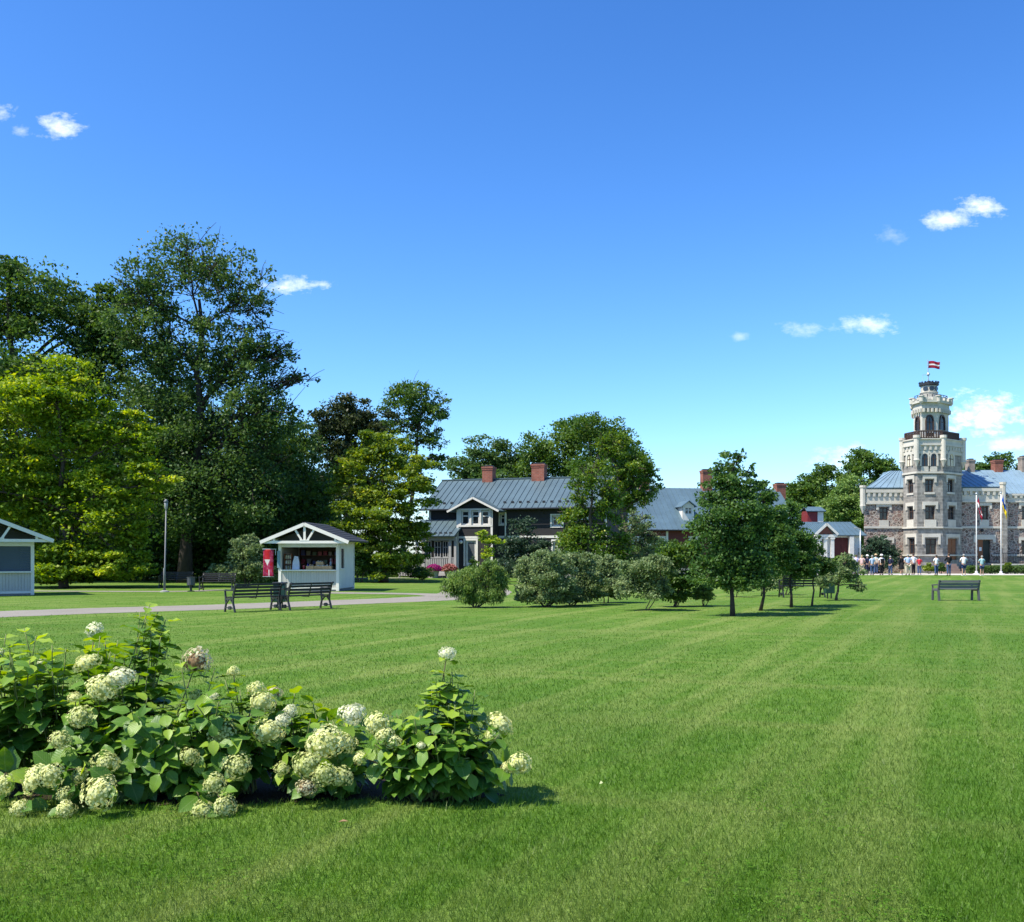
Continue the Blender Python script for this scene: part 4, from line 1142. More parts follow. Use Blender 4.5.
    # round lantern with dark crown
    cx0 = (U(922.3, .6)+U(939, .6))/2; rr = (U(939, .6)-U(922.3, .6))/2
    k = MB(); k.lathe((cx0, 1.0, 0), [(rr, Z(400, 1)), (rr, Z(393.5, 1)), (rr+.06, Z(393.2, 1)), (rr+.06, Z(392.6, 1)), (rr-.05, Z(392.3, 1)), (rr-.05, Z(386, 1))], 16); k.build('lantern', WS, r)
    for x in (924.6, 930.2, 935.8):
        t = (x-930.6)/8.35; t = max(-.95, min(.95, t)); an = math.asin(t)
        o_ = MB(); Mr = Matrix.Translation((cx0 + (rr-.06)*math.sin(an), 1.0-(rr-.06)*math.cos(an), Z(389.5, 1))) @ Matrix.Rotation(an, 4, 'Z')
        o_.prism([(.24*math.cos(a*math.pi/5), .22*math.sin(a*math.pi/5)) for a in range(10)], -.05, .05, 'y', 0, Mr); o_.build('round_window', M['glass'], r)
    k = MB(); zc = Z(385.8, 1)
    k.lathe((cx0, 1.0, 0), [(rr-.1, zc-.1), (rr+.10, zc), (rr+.10, Z(383.4, 1)), (rr*.6, Z(382.8, 1)), (.1, Z(380.8, 1))], 16)
    for j in range(16):
        a = 2*math.pi*j/16; k.box(cx0+(rr+.06)*math.cos(a)-.06, cx0+(rr+.06)*math.cos(a)+.06, 1+(rr+.06)*math.sin(a)-.06, 1+(rr+.06)*math.sin(a)+.06, Z(383.5, 1), Z(382.2, 1))
    k.build('lantern_crown', M['black_metal'], r)
    k = MB(); k.tube([(cx0-.05, 1, Z(382, 1)), (cx0-.12, 1, Z(359.5, 1))], [.06, .035], 6); k.ball((cx0-.06, 1, Z(374.3, 1)), .16); k.tube([(cx0-.6, 1, Z(382, 1)), (cx0-.62, 1, Z(375, 1)), (cx0-.05, 1, Z(374.6, 1))], .018, 4); k.build('tower_mast', M['galv'], r)
    # entrance steps, terrace wall, dark railing
    k = MB(); a, c = U(943, -4.2), U(960, -4.2)
    for i in range(4): k.box(a, c, -4.6+.35*i, -4.6+.35*(i+1)-.003 if i < 3 else -2.0, 0, .22*(i+1))
    k.build('steps', plain('red brown granite steps', (0.24, .17, .14), .8), r)
    k = MB(); a, c = U(962, -1.2), U(1100, -1.2); k.box(a, c, -1.3, -.98, 0, .75); k.build('terrace_wall', M['tower_stone'], r)
    k = MB(); k.box(U(992.5, -1.2), c, -1.32, -.96, .753, .87); k.build('coping', WS, r)
    k = MB(); a = U(993, -1.1); zt = Z(552.8, -1.1)
    k.box(a, c, -1.16, -1.10, zt-.06, zt); k.box(a, c, -1.155, -1.105, .95, 1.0)
    n = int((c-a)/.16)
    for i in range(n+1):
        u = a + (c-a)*i/n; k.box(u-.015, u+.015, -1.145, -1.115, .873, zt-.03)
    k.build('railing', M['black_metal'], r)
    TOP = (fr.o.x + cx0 - .1, fr.o.y + 1.0)
    return fr, TOP, Z
CASTLE, MAST, CZ = castle()

# ------------------------------------------------------------------ flags
def stripe_mat(name, stops, axis=2, lo=0.0, hi=1.0):
    m, nt, out = new_mat(name)
    sp_ = N(nt, 'ShaderNodeSeparateXYZ')
    u = N(nt, 'ShaderNodeAttribute', attribute_name='leafuv'); nt.links.new(u.outputs['Vector'], sp_.inputs[0])
    r_ = nt.nodes.new('ShaderNodeValToRGB'); r_.color_ramp.interpolation = 'CONSTANT'
    e = r_.color_ramp.elements
    while len(e) < len(stops): e.new(.5)
    for i, (p, c) in enumerate(stops): e[i].position = p; e[i].color = c4(c)
    nt.links.new(sp_.outputs[1], r_.inputs[0])
    p_ = bsdf(nt, out, None, .7, .2); nt.links.new(r_.outputs[0], p_.inputs['Base Color'])
    t = nt.nodes.new('ShaderNodeBsdfTranslucent'); nt.links.new(r_.outputs[0], t.inputs[0])
    mx = nt.nodes.new('ShaderNodeMixShader'); mx.inputs[0].default_value = .3
    nt.links.new(p_.outputs[0], mx.inputs[1]); nt.links.new(t.outputs[0], mx.inputs[2]); nt.links.new(mx.outputs[0], out.inputs[0])
    return m
CARMINE = (0.33, .02, .045)
flag_red = stripe_mat('carmine white carmine cloth', [(0, CARMINE), (.4, (.8, .79, .78)), (.6, CARMINE)])
flag_by = stripe_mat('yellow and blue cloth', [(0, (.75, .55, .02)), (.5, (.02, .12, .5))])

def cloth(name, label, pos, L, h, droop, mat, rz=0.0, seed=0):
    """waving or hanging cloth: L fly length, h hoist; droop 0 flying, 1 hanging"""
    nx, nz = 22, 10; V = []; UV = []; F = []
    for j in range(nz+1):
        for i in range(nx+1):
            s = i/nx; t = j/nz
            if droop < .5:
                x = s*L; z = t*h + .06*math.sin(s*5.5+seed)*h - .10*s*h; y = .09*L*math.sin(s*8+t*1.5+seed)*s**.6
            else:
                ang = R(78)*min(1, s*3.2); x = s*L*.20 + .05*math.sin(t*9+s*4); z = t*h*(1-.25*s) - s*L*.62*math.sin(ang); y = .10*math.sin(s*11+t*2+seed)*min(1, s*3)
            V.append((x, y, z)); UV.append((s, t, 0))
    for j in range(nz):
        for i in range(nx):
            k = j*(nx+1)+i; F.append((k, k+1, k+nx+2, k+nx+1))
    me = fast_mesh(name, np.array(V), np.array(F), uv=np.array(UV), smooth=True)
    o = link_mesh(name, me, mat); o.location = pos; o.rotation_euler = (0, 0, rz)
    s_ = o.modifiers.new('Solid', 'SOLIDIFY'); s_.thickness = .012
    return tag(o, label, 'flag')
cloth('flag', 'small carmine and white flag flying from the mast on top of the tower', (MAST[0]+.06, MAST[1], CZ(368.2, 1)), 1.05, .68, 0, flag_red, R(-8))

def flagpole(px, ytop, label, Y):
    p = at(px, 571.5, Y)
    r = thing('flagpole', label, 'flagpole', (p.x, p.y, 0), 0, 'tall white flagpoles')
    zt = at(px, ytop, Y).z
    b = MB(); b.tube([(0, 0, .25), (0, 0, zt)], [.055, .04], 10); b.build('pole', M['paint_white'], r, True)
    b = MB(); b.lathe((0, 0, 0), [(.28, 0), (.28, .05), (.12, .1), (.12, .27)], 12); b.build('base', M['paint_white'], r)
    b = MB(); b.ball((0, 0, zt+.07), .1); b.build('finial', M['galv'], r, True)
    return p, zt
p, zt = flagpole(976.4, 494.5, 'white flagpole flying the limp carmine and white flag, before the castle door', 87.5)
cloth('flag', 'carmine and white flag hanging limp from the nearer-to-tower flagpole', (p.x+.1, p.y-.02, zt-1.25), 1.9, 1.05, 1, flag_red, R(-10), 1)
p, zt = flagpole(1001.0, 493.5, 'white flagpole bearing the limp blue and yellow flag', 87.5)
cloth('flag', 'blue and yellow flag hanging limp on its white pole', (p.x+.1, p.y-.02, zt-1.2), 1.9, 1.1, 1, flag_by, R(-10), 2)

# thin grey lamp mast before the red doors
p = at(860.3, 575, 88); zt = at(860.3, 528.5, 88).z
r = thing('lamp_mast', 'thin grey lamp mast in front of the small red door house', 'lamp post', (p.x, p.y, 0))
b = MB(); b.tube([(0, 0, 0), (0, 0, zt)], [.07, .05], 8); b.build('pole', M['galv'], r, True)
b = MB(); b.tube([(0, 0, zt-.05), (-.3, -.1, zt+.06), (-.6, -.2, zt+.03)], [.045, .05, .06], 6); b.build('lamp_head', M['galv'], r)
# ------------------------------------------------------------------ kiosks
def kiosk(px, py_base, deg, label, shut):
    Y = EYE*F_PX/(py_base-HOR)
    c = at(px, py_base, Y)
    r = thing('kiosk', label, 'kiosk', (c.x, c.y, 0), R(deg), 'white gabled garden kiosks')
    w, D, h = 2.80, 2.9, 2.28       # body; origin at the front centre
    zs, zo0, zo1 = .12, .98, 2.0
    post = .13
    WW = M['white_wood']
    for (x, y) in ((-w/2, 0), (w/2-post, 0), (-w/2, D-post), (w/2-post, D-post)):
        b = MB(); b.box(x, x+post, y, y+post, .02, h); b.build('corner_post', WW, r)
    # boarding: front below the counter, sides and back
    b = MB(); n = 22
    for i in range(n):
        a = -w/2+post + (w-2*post)*i/n; c_ = -w/2+post + (w-2*post)*(i+1)/n
        b.box(a+.004, c_-.004, .03, .055, zs+.06, zo0-.06)
    b.box(-w/2+post, w/2-post, .056, .09, zs+.06, zo0-.06)
    b.build('front_boarding', M['grey_wood'], r)
    b = MB(); b.box(-w/2+post, w/2-post, .01, .10, zs-.04, zs+.055); b.box(-w/2+post, w/2-post, .005, .11, zo1, zo1+.13); b.box(-w/2+post, w/2-post, .008, .1, zo1+.133, h); b.build('front_rail', WW, r)
    b = MB(); b.box(-w/2+post+.002, w/2-post-.002, -.10, .22, zo0-.055, zo0); b.build('counter', WW, r)
    for sx in (-1, 1):
        b = MB(); x0 = sx*(w/2-.02); x1 = sx*(w/2-.09); a, c_ = min(x0, x1), max(x0, x1)
        if sx > 0 and not shut:
            # right side: boards below, window opening above
            b.box(a, c_, post, D-post, zs, zo0); b.box(a, c_, post, D-post, zo1, h); b.box(a, c_, 1.0, D-post, zo0, zo1); b.box(a, c_, post, .3, zo0, zo1)
        else: b.box(a, c_, post, D-post, zs, h)
        b.build('side_wall', WW if sx > 0 else M['grey_wood'], r)
    if not shut:
        window(r, (.3, 1.0, zo0, zo1), 0, WW, .0, 1, 1, .06, Matrix.Translation((w/2-.03, 0, 0)) @ Matrix.Rotation(R(90), 4, 'Z'))
    b = MB(); b.box(-w/2+post, w/2-post, D-.1, D-.03, zs, h); b.box(-w/2+.1, w/2-.1, .12, D-.11, zs, zs+.05); b.box(-w/2+.1, w/2-.1, .12, D-.11, h-.06, h-.01); b.build('interior_wall', M['inside'], r)
    b = MB(); b.box(-w/2, w/2, .0, D, .0, .019); b.box(-w/2+.1, w/2-.1, .05, D-.05, .02, zs-.002); b.build('plinth', plain('concrete base', (.2, .2, .19), .9), r)
    # roof with wide overhang to the front
    ov = .62; ze, zr = 2.30, 3.12; f0, f1 = -.65, D+.35
    b = MB()
    hw = w/2+ov
    for s in (-1, 1):
        q = [(s*hw, f0, ze), (s*hw, f1, ze), (0, f1, zr), (0, f0, zr)]
        slab_roof(b, q, .07)
    for i in range(7):   # lapped courses of the felt
        t = (i+1)/8
        for s in (-1, 1):
            b.bar((s*hw*(1-t), f0, ze+(zr-ze)*t+.008), (s*hw*(1-t), f1, ze+(zr-ze)*t+.008), .02, .012)
    b.build('roof', M['roof_dark'], r)
    b = MB()
    for s in (-1, 1):
        b.bar((s*(hw-.0), f0-.025, ze-.09), (0, f0-.025, zr-.10), .05, .15)
    b.build('barge_board', WW, r)
    b = MB(); b.box(-hw+.06, hw-.06, f0+.02, f0+.1, ze-.135, ze-.02)
    b.box(-.05, .05, f0+.02, f0+.09, ze-.018, zr-.16)
    for s in (-1, 1):
        b.bar((s*.12, f0+.055, ze-.018), (s*.42, f0+.055, zr-.36), .07, .085)
        b.box(s*(hw-.62)-.045, s*(hw-.62)+.045, f0+.02, f0+.09, ze-.018, ze+.18)
    b.box(-.22, .22, f0+.01, f0+.103, ze-.017, ze+.03)
    b.build('gable_truss', WW, r)
    b = MB(); b.prism([(-w/2-.2, ze-.02), (w/2+.2, ze-.02), (0, zr-.24)], .03, .06); b.build('gable_shade_sheet', M['roof_dark'], r)  # dark sheet imitates the shaded roof underside seen through an open gable
    b = MB()
    for s in (-1, 1):
        b.box(s*(w/2+.1)-.05, s*(w/2+.1)+.05, f0+.1, f1, ze-.02, ze+.06)
    b.build('rafter', WW, r)
    if shut:
        b = MB(); n = 14
        for i in range(n):
            z0 = zo0 + (zo1-zo0)*i/n; b.box(-w/2+post, w/2-post, .045+.008*(i % 2), .075, z0, zo0+(zo1-zo0)*(i+1)/n-.004)
        b.build('roller_shutter', M['shutter'], r)
    return r, w, D, zo0, zo1, Y

KR, kw, kD, kz0, kz1, kY = kiosk(308.5, 591.3, -5, 'open white kiosk selling goods over its counter, beside the red banner', False)
kiosk(-4.0, 595.9, 34, 'white kiosk with its dark blue roller shutter closed, at the edge of the trees', True)

KM = Matrix.Translation(KR.location) @ Matrix.Rotation(KR.rotation_euler.z, 4, 'Z')
krz = KR.rotation_euler.z
def kpos(x, y, z): return KM @ Vector((x, y, z))

# goods on and behind the counter
def goods():
    z = kz0+.002
    # shelf unit of jars on the left
    p = kpos(-1.06, .42, z); r = thing('jar_shelf', 'small wooden shelf of pale jars at the left end of the kiosk counter', 'shelf', p, krz)
    b = MB(); b.box(-.17, -.15, -.12, .12, 0, .72); b.box(.15, .17, -.12, .12, 0, .72)
    for i in range(4): b.box(-.15, .15, -.12, .12, .0+.235*i, .02+.235*i)
    b.build('rack', M['door_brown'], r)
    for i in range(3):
        for j in range(3):
            b = MB(); x = -.1+.1*j; zz = .02+.235*i+.002
            b.lathe((x, -.02, zz), [(.04, 0), (.042, .1), (.03, .13), (.034, .135), (.034, .16)], 10)
            b.build('jar', plain('jar contents', rnd.choice([(.45, .4, .25), (.35, .27, .12), (.5, .48, .4)]), .3, spec=.6), r)
    # white paper bag
    p = kpos(-.66, .30, z)
    b = MB(); b.add([(-.17, -.1, 0), (.17, -.1, 0), (.17, .1, 0), (-.17, .1, 0), (-.15, -.07, .35), (.15, -.07, .35), (.15, .07, .35), (-.15, .07, .35), (-.08, -.03, .62), (.09, -.03, .60), (.09, .03, .60), (-.08, .03, .62)],
          [(3, 2, 1, 0), (0, 1, 5, 4), (1, 2, 6, 5), (2, 3, 7, 6), (3, 0, 4, 7), (4, 5, 9, 8), (5, 6, 10, 9), (6, 7, 11, 10), (7, 4, 8, 11), (8, 9, 10, 11)])
    o = b.build('paper_bag', plain('white grey cloth', (.55, .56, .6), .7), None, False, .02); o.location = p; o.rotation_euler = (0, 0, krz+.1); tag(o, 'tall white paper bag standing on the kiosk counter', 'bag')
    # timber crates on the right
    specs = [('wide low timber crate of wares at the right end of the kiosk counter', .66, .16, .40, .17, 0), ('tall timber box set back on the kiosk counter', .44, .36, .17, .36, .1), ('small brown basket of wares in the middle of the counter', .08, .16, .18, .17, -.1)]
    for (lab, x, y, hw_, hh, rz_) in specs:
        p = kpos(x, y, z); r = thing('crate', lab, 'crate', p, krz+rz_)
        b = MB(); b.box(-hw_, hw_, -.16, .16, 0, .015)
        for i in range(3):
            z0 = .02+(hh-.02)*i/3; z1 = z0+(hh-.02)/3-.012
            b.box(-hw_, hw_, -.175, -.161, z0, z1); b.box(-hw_, hw_, .161, .175, z0, z1); b.box(-hw_, -hw_+.014, -.16, .16, z0, z1); b.box(hw_-.014, hw_, -.16, .16, z0, z1)
        for sx in (-1, 1):
            for sy in (-1, 1): b.box(sx*(hw_-.04)-.02, sx*(hw_-.04)+.02, sy*.15-.008, sy*.15+.008, .016, hh)
        b.build('crate_body', M['crate'], r)
        b = MB()
        for i in range(int(hw_*40)):
            b.ball((rnd.uniform(-hw_+.07, hw_-.07), rnd.uniform(-.1, .1), hh-.03+rnd.uniform(0, .05)), rnd.uniform(.035, .06), n=7, m=5)
        b.build('wares', plain('mixed wares', rnd.choice([(.35, .24, .16), (.5, .42, .32), (.3, .1, .06)]), .6, .4, 9), r)
    # bottles
    for i, (x, hgt, col, lab) in enumerate(((.86, .52, (.4, .42, .42), 'tall clear bottle behind the low crate'), (-.12, .3, (.04, .05, .25), 'dark blue bottle on the counter left of the basket'), (.02, .24, (.45, .3, .05), 'short amber bottle on the counter beside the basket'), (-.3, .2, (.3, .03, .03), 'small red tin on the counter right of the paper bag'))):
        p = kpos(x, .62 if i == 0 else .3, z)
        b = MB()
        if i == 3: b.lathe((0, 0, 0), [(.06, 0), (.062, .19), (.055, .2)], 12)
        else: b.lathe((0, 0, 0), [(.05, 0), (.052, hgt*.6), (.02, hgt*.75), (.018, hgt), (.001, hgt)], 12)
        o = b.build('bottle' if i < 3 else 'tin', plain('bottle glaze', col, .2, spec=.6), None, True); o.location = p; tag(o, lab, 'bottle' if i < 3 else 'tin')
    # back shelf with boxes
    p = kpos(0, kD-.35, 0); r = thing('wall_shelf', 'dark back shelf of boxed goods inside the open kiosk', 'shelf', p, krz)
    b = MB()
    for zz in (1.2, 1.6): b.box(-1.15, 1.15, -.15, .15, zz, zz+.03)
    for sx in (-1.15, 1.13): b.box(sx, sx+.02, -.15, .15, .18, 1.9)
    b.build('rack', M['door_brown'], r)
    cols = [(.35, .03, .05), (.3, .25, .2), (.1, .1, .25), (.4, .33, .25), (.15, .2, .12), (.45, .1, .12)]
    for i in range(16):
        zz = 1.232 if i < 8 else 1.632; x = -1.0+.27*(i % 8)
        b = MB(); b.box(-.09, .09, -.08, .08, 0, rnd.uniform(.12, .26)); o = b.build('carton', plain('printed carton', cols[i % 6], .5), r, bevel=.006); o.location = (x+rnd.uniform(-.02, .02), 0, zz)
    # floor standing sacks hidden below are not shown
goods()

# red banner hung beside the kiosk on a bracket
def banner():
    p = kpos(-kw/2-.52, .1, 0)
    r = thing('banner', 'red and pink cloth banner with a white triangle hanging left of the open kiosk', 'banner', p, krz)
    z1 = EYE+(HOR-549.5)/F_PX*kY; z0 = EYE+(HOR-576.5)/F_PX*kY
    nx, nz = 10, 26; V = []; F = []; UV = []
    for j in range(nz+1):
        for i in range(nx+1):
            s, t = i/nx, j/nz
            V.append((-.23+.5*s, .03*math.sin(s*5+t*2.3), z0+(z1-z0)*t)); UV.append((s, t, 0))
    for j in range(nz):
        for i in range(nx):
            k = j*(nx+1)+i; F.append((k, k+1, k+nx+2, k+nx+1))
    m, nt, out = new_mat('printed red banner cloth')
    u = N(nt, 'ShaderNodeAttribute', attribute_name='leafuv'); s_ = N(nt, 'ShaderNodeSeparateXYZ'); nt.links.new(u.outputs['Vector'], s_.inputs[0])
    x, y = s_.outputs[0], s_.outputs[1]
    # white triangle pointing down
    tri = math_n(nt, 'MULTIPLY', math_n(nt, 'LESS_THAN', y, .63), math_n(nt, 'GREATER_THAN', y, .40))
    half = math_n(nt, 'MULTIPLY', math_n(nt, 'SUBTRACT', y, .40), 1.25)
    tri = math_n(nt, 'MULTIPLY', tri, math_n(nt, 'LESS_THAN', math_n(nt, 'ABSOLUTE', math_n(nt, 'SUBTRACT', x, .40)), half))
    bar_ = math_n(nt, 'MULTIPLY', math_n(nt, 'LESS_THAN', math_n(nt, 'ABSOLUTE', math_n(nt, 'SUBTRACT', x, .55)), .045), math_n(nt, 'LESS_THAN', y, .25))
    nn = noise(nt, mapping(nt, u.outputs['Vector'], (1, 2.6, 1)), 3.0, 3)
    base = ramp(nt, nn, [(.35, (.50, .012, .02)), (.5, (.42, .03, .11)), (.62, (.60, .11, .20)), (.72, (.33, .02, .10))])
    big = math_n(nt, 'MULTIPLY', math_n(nt, 'GREATER_THAN', y, .63), math_n(nt, 'LESS_THAN', math_n(nt, 'ABSOLUTE', math_n(nt, 'SUBTRACT', x, .38)), .27))
    base = mix(nt, math_n(nt, 'MULTIPLY', big, .8), base, (.62, .02, .02))
    base = mix(nt, math_n(nt, 'MAXIMUM', tri, bar_), base, (.78, .74, .72))
    pb = bsdf(nt, out, base, .6, .3)
    t_ = nt.nodes.new('ShaderNodeBsdfTranslucent'); nt.links.new(base, t_.inputs[0]); mx = nt.nodes.new('ShaderNodeMixShader'); mx.inputs[0].default_value = .45
    nt.links.new(pb.outputs[0], mx.inputs[1]); nt.links.new(t_.outputs[0], mx.inputs[2]); nt.links.new(mx.outputs[0], out.inputs[0])
    o = link_mesh('cloth', fast_mesh('cloth', np.array(V), np.array(F), uv=np.array(UV), smooth=True), m, r)
    so = o.modifiers.new('Solid', 'SOLIDIFY'); so.thickness = .006
    b = MB(); b.tube([(-.26, 0, z1+.02), (.39, 0, z1+.02)], .018, 6); b.tube([(.36, 0, z1+.02), (.36, 0, z1-.25)], .015, 6); b.build('bracket', M['galv'], r)
    b = MB(); b.tube([(-.25, 0, z0-.01), (.28, 0, z0-.01)], .012, 6); b.build('bottom_rod', M['galv'], r)
banner()
p = kpos(-kw/2+.03, -.035, 1.05)
b = MB(); b.box(-.07, .07, -.02, .02, 0, .78); o = b.build('price_board', plain('faded teal board', (.16, .26, .3), .6), None, False, .01); o.location = p; o.rotation_euler = (0, 0, krz); tag(o, 'narrow teal board fixed to the left front post of the open kiosk', 'board')

# ------------------------------------------------------------------ benches
def make_bench(label, wood, W_=1.7, group=None):
    r = thing('park_bench', label, 'bench', (0, 0, 0), 0, group)
    # x along the bench, y: front is -y
    def end(x):
        b = MB()
        def plate(pts, w_):
            for i in range(len(pts)-1): b.bar((x, pts[i][0], pts[i][1]), (x, pts[i+1][0], pts[i+1][1]), .045, w_)
        plate([(-.30, 0), (-.27, .12), (-.23, .26), (-.25, .42)], .05)                       # front leg
        plate([(.27, 0), (.22, .14), (.16, .30), (.17, .44), (.22, .62), (.27, .78), (.31, .84)], .05)   # rear leg and back post
        plate([(.31, .84), (.355, .86), (.37, .83)], .045)                                     # scroll
        plate([(-.26, .40), (-.05, .385), (.17, .41)], .05)                                     # seat bearer
        plate([(-.24, .24), (-.05, .40)], .03); plate([(.18, .26), (.02, .40)], .03)           # raking braces
        plate([(-.265, .13), (.215, .13)], .03)
        plate([(-.25, .42), (-.27, .55), (-.29, .64), (-.25, .665), (-.08, .66), (.08, .67), (.23, .72)], .045)  # arm rest
        b.prism([(-.02+.075*math.cos(a*math.pi/6), .13+.055*math.sin(a*math.pi/6)) for a in range(12)], x-.03, x+.03, 'x')
        return b
    for x in (-W_/2, W_/2): end(x).build('end_frame', M['iron'], r)
    b = MB()
    for y, z in ((-.2, .43), (-.1, .422), (0, .42), (.1, .425)): b.box(-W_/2-.03, W_/2+.03, y-.038, y+.038, z+.005, z+.035)
    b.build('seat', wood, r, bevel=.006)
    b = MB()
    for (y, z, s) in ((.185, .54, .035), (.225, .645, .035), (.265, .745, .035), (.29, .83, .03)):
        b.box(-W_/2-.03, W_/2+.03, y-.03, y-.005, z-s, z+s)
    b.build('backrest', wood, r, bevel=.005)
    b = MB(); b.bar((0, .14, .42), (0, .28, .84), .035, .02); b.bar((0, -.22, .41), (0, .14, .41), .035, .02); b.build('centre_strut', M['iron'], r)
    return r
def place(o, p, rz): o.location = (p.x, p.y, 0); o.rotation_euler = (0, 0, rz)

G = 'cast iron park benches'
bench0 = make_bench('black cast iron bench facing the path, on the right of the pair by the bin', M['bench_wood'], 1.62, G)
place(bench0, ground(306, 609.3), R(229))
c = copy_tree(bench0); c['label'] = 'black cast iron bench facing the path, on the left of the pair by the bin'; place(c, ground(253.5, 611.2), R(227)); c.scale = bench0.scale = (.94, .94, .94)
c = copy_tree(bench0); c['label'] = 'dark bench half hidden by the young trees and small apple trees'; place(c, ground(802, 597.3), R(183)); c.scale = (1.0, 1.0, 1.0)
c = copy_tree(bench0); c['label'] = 'dark bench in front of the flowering shrub left of the open kiosk'; place(c, ground(217.5, 590.6), R(-4))
c = copy_tree(bench0); c['label'] = 'dark bench in the deep shade under the trees behind the lamp post'; place(c, ground(176, 588.0), R(3))
def plain_bench(label, W_, H_):
    r = thing('park_bench', label, 'bench', (0, 0, 0), 0, G)
    for x in (-W_/2, W_/2):
        b = MB()
        b.bar((x, .26, 0), (x, .20, H_*.52), .055, .09); b.bar((x, .20, H_*.52), (x, .30, H_), .05, .075)
        b.bar((x, -.24, 0), (x, -.22, H_*.52), .055, .08); b.bar((x, -.24, H_*.5), (x, .20, H_*.5), .05, .05); b.bar((x, -.26, H_*.74), (x, .24, H_*.78), .055, .045); b.bar((x, -.22, H_*.52), (x, -.25, H_*.74), .04, .04)
        b.build('end_frame', M['galv_dark'], r)
    b = MB()
    for i in range(4): b.box(-W_/2, W_/2, -.22+.105*i, -.13+.105*i, H_*.53, H_*.53+.035)
    b.build('seat', M['bench_grey'], r)
    b = MB()
    for i in range(3):
        t0 = .60+.135*i; y0 = .20+.10*(t0-.52)/.48
        b.bar((-W_/2, y0+.03, H_*(t0+.06)), (W_/2, y0+.03, H_*(t0+.06)), .03, H_*.12)
    b.build('backrest', M['bench_grey'], r)
    return r
M['galv_dark'] = plain('weathered grey iron', (.07, .075, .08), .5, .2, 8)
grey = plain_bench('lone weathered grey bench standing on the open lawn before the castle', 1.46, .74)
place(grey, ground(955.5, 600.4), R(183))

# ------------------------------------------------------------------ bins and lamp post
def bin_(label, p, mat, w_, h_, round_=False):
    r = thing('litter_bin', label, 'litter bin', (p.x, p.y, 0), 0, 'litter bins')
    b = MB()
    if round_:
        b.lathe((0, 0, 0), [(w_*.45, .28), (w_*.5, .3), (w_*.5, h_-.03), (w_*.54, h_-.02), (w_*.54, h_), (w_*.44, h_), (w_*.42, .4)], 14); b.build('bucket', mat, r, False)
        b = MB(); b.tube([(0, 0, 0), (0, 0, .29)], .05, 8); b.lathe((0, 0, 0), [(.16, 0), (.16, .03), (.05, .05)], 12); b.build('stand', M['black_metal'], r)
    else:
        b.box(-w_/2, w_/2, -w_*.4, w_*.4, .2, h_-.06); b.build('bucket', mat, r, bevel=.015)
        b = MB(); b.box(-w_/2-.02, w_/2+.02, -w_*.4-.02, w_*.4+.02, h_-.055, h_); b.build('lid', M['iron'], r, bevel=.012)
        b = MB(); b.box(-.09, -.05, -.02, .02, 0, .2); b.box(.05, .09, -.02, .02, 0, .2); b.build('stand', M['iron'], r)
    return r
bin_('dark green square litter bin between the two benches by the path', ground(280, 608.3), M['green_metal'], .36, .80)
bin_('small grey litter bin beside the tall lamp post under the trees', ground(191, 591.6), M['galv_dark'], .36, .66, True)
bin_('dark litter bin at the end of the bench among the young trees', ground(829.3, 598.6), M['green_metal'], .34, .72)

def lamp_post():
    p = ground(164.5, 592.0); Y = p.y
    zt = EYE+(HOR-503)/F_PX*Y; zm = EYE+(HOR-568.5)/F_PX*Y
    r = thing('lamp_post', 'tall thin galvanised lamp post at the edge of the trees', 'lamp post', (p.x, p.y, 0))
    b = MB(); b.tube([(0, 0, 0), (0, 0, zm), (.02, 0, zm+.05), (.07, 0, zt-.3)], [.055, .055, .036, .028], 10); b.build('pole', M['lamp_grey'], r, True)
    b = MB(); b.lathe((.07, 0, 0), [(.035, zt-.32), (.045, zt-.28), (.07, zt-.2), (.085, zt), (.07, zt+.02)], 12); b.build('lamp_shade', plain('opal lamp glass', (.26, .26, .24), .3), r, True)
    b = MB(); b.lathe((.07, 0, 0), [(.07, zt+.022), (.11, zt+.04), (.06, zt+.14), (.02, zt+.17)], 12); b.build('lamp_cap', M['lamp_grey'], r, True)
    b = MB(); b.lathe((0, 0, 0), [(.2, 0), (.2, .04), (.09, .07)], 12); b.build('base', plain('concrete foot', (.32, .31, .3), .9), r)
lamp_post()
# ------------------------------------------------------------------ people in front of the castle
def skinned(name, nodes, edges, m, parent, root=0, lvl=1):
    """one continuous surface grown over a skeleton: nodes are (x, y, z, rx, ry)"""
    me = bpy.data.meshes.new(name); me.from_pydata([n[:3] for n in nodes], edges, []); me.update()
    o = bpy.data.objects.new(name, me); COL.objects.link(o)
    sk = o.modifiers.new('Skin', 'SKIN'); sk.use_smooth_shade = True
    for i, n in enumerate(nodes):
        me.skin_vertices[0].data[i].radius = (n[3], n[4] if len(n) > 4 else n[3])
    for i in range(len(nodes)): me.skin_vertices[0].data[i].use_root = (i == root)
    ss = o.modifiers.new('Sub', 'SUBSURF'); ss.levels = lvl; ss.render_levels = lvl
    dg = bpy.context.evaluated_depsgraph_get(); dg.update()
    me2 = bpy.data.meshes.new_from_object(o.evaluated_get(dg))
    bpy.data.objects.remove(o); bpy.data.meshes.remove(me)
    return link_mesh(name, me2, m, parent)

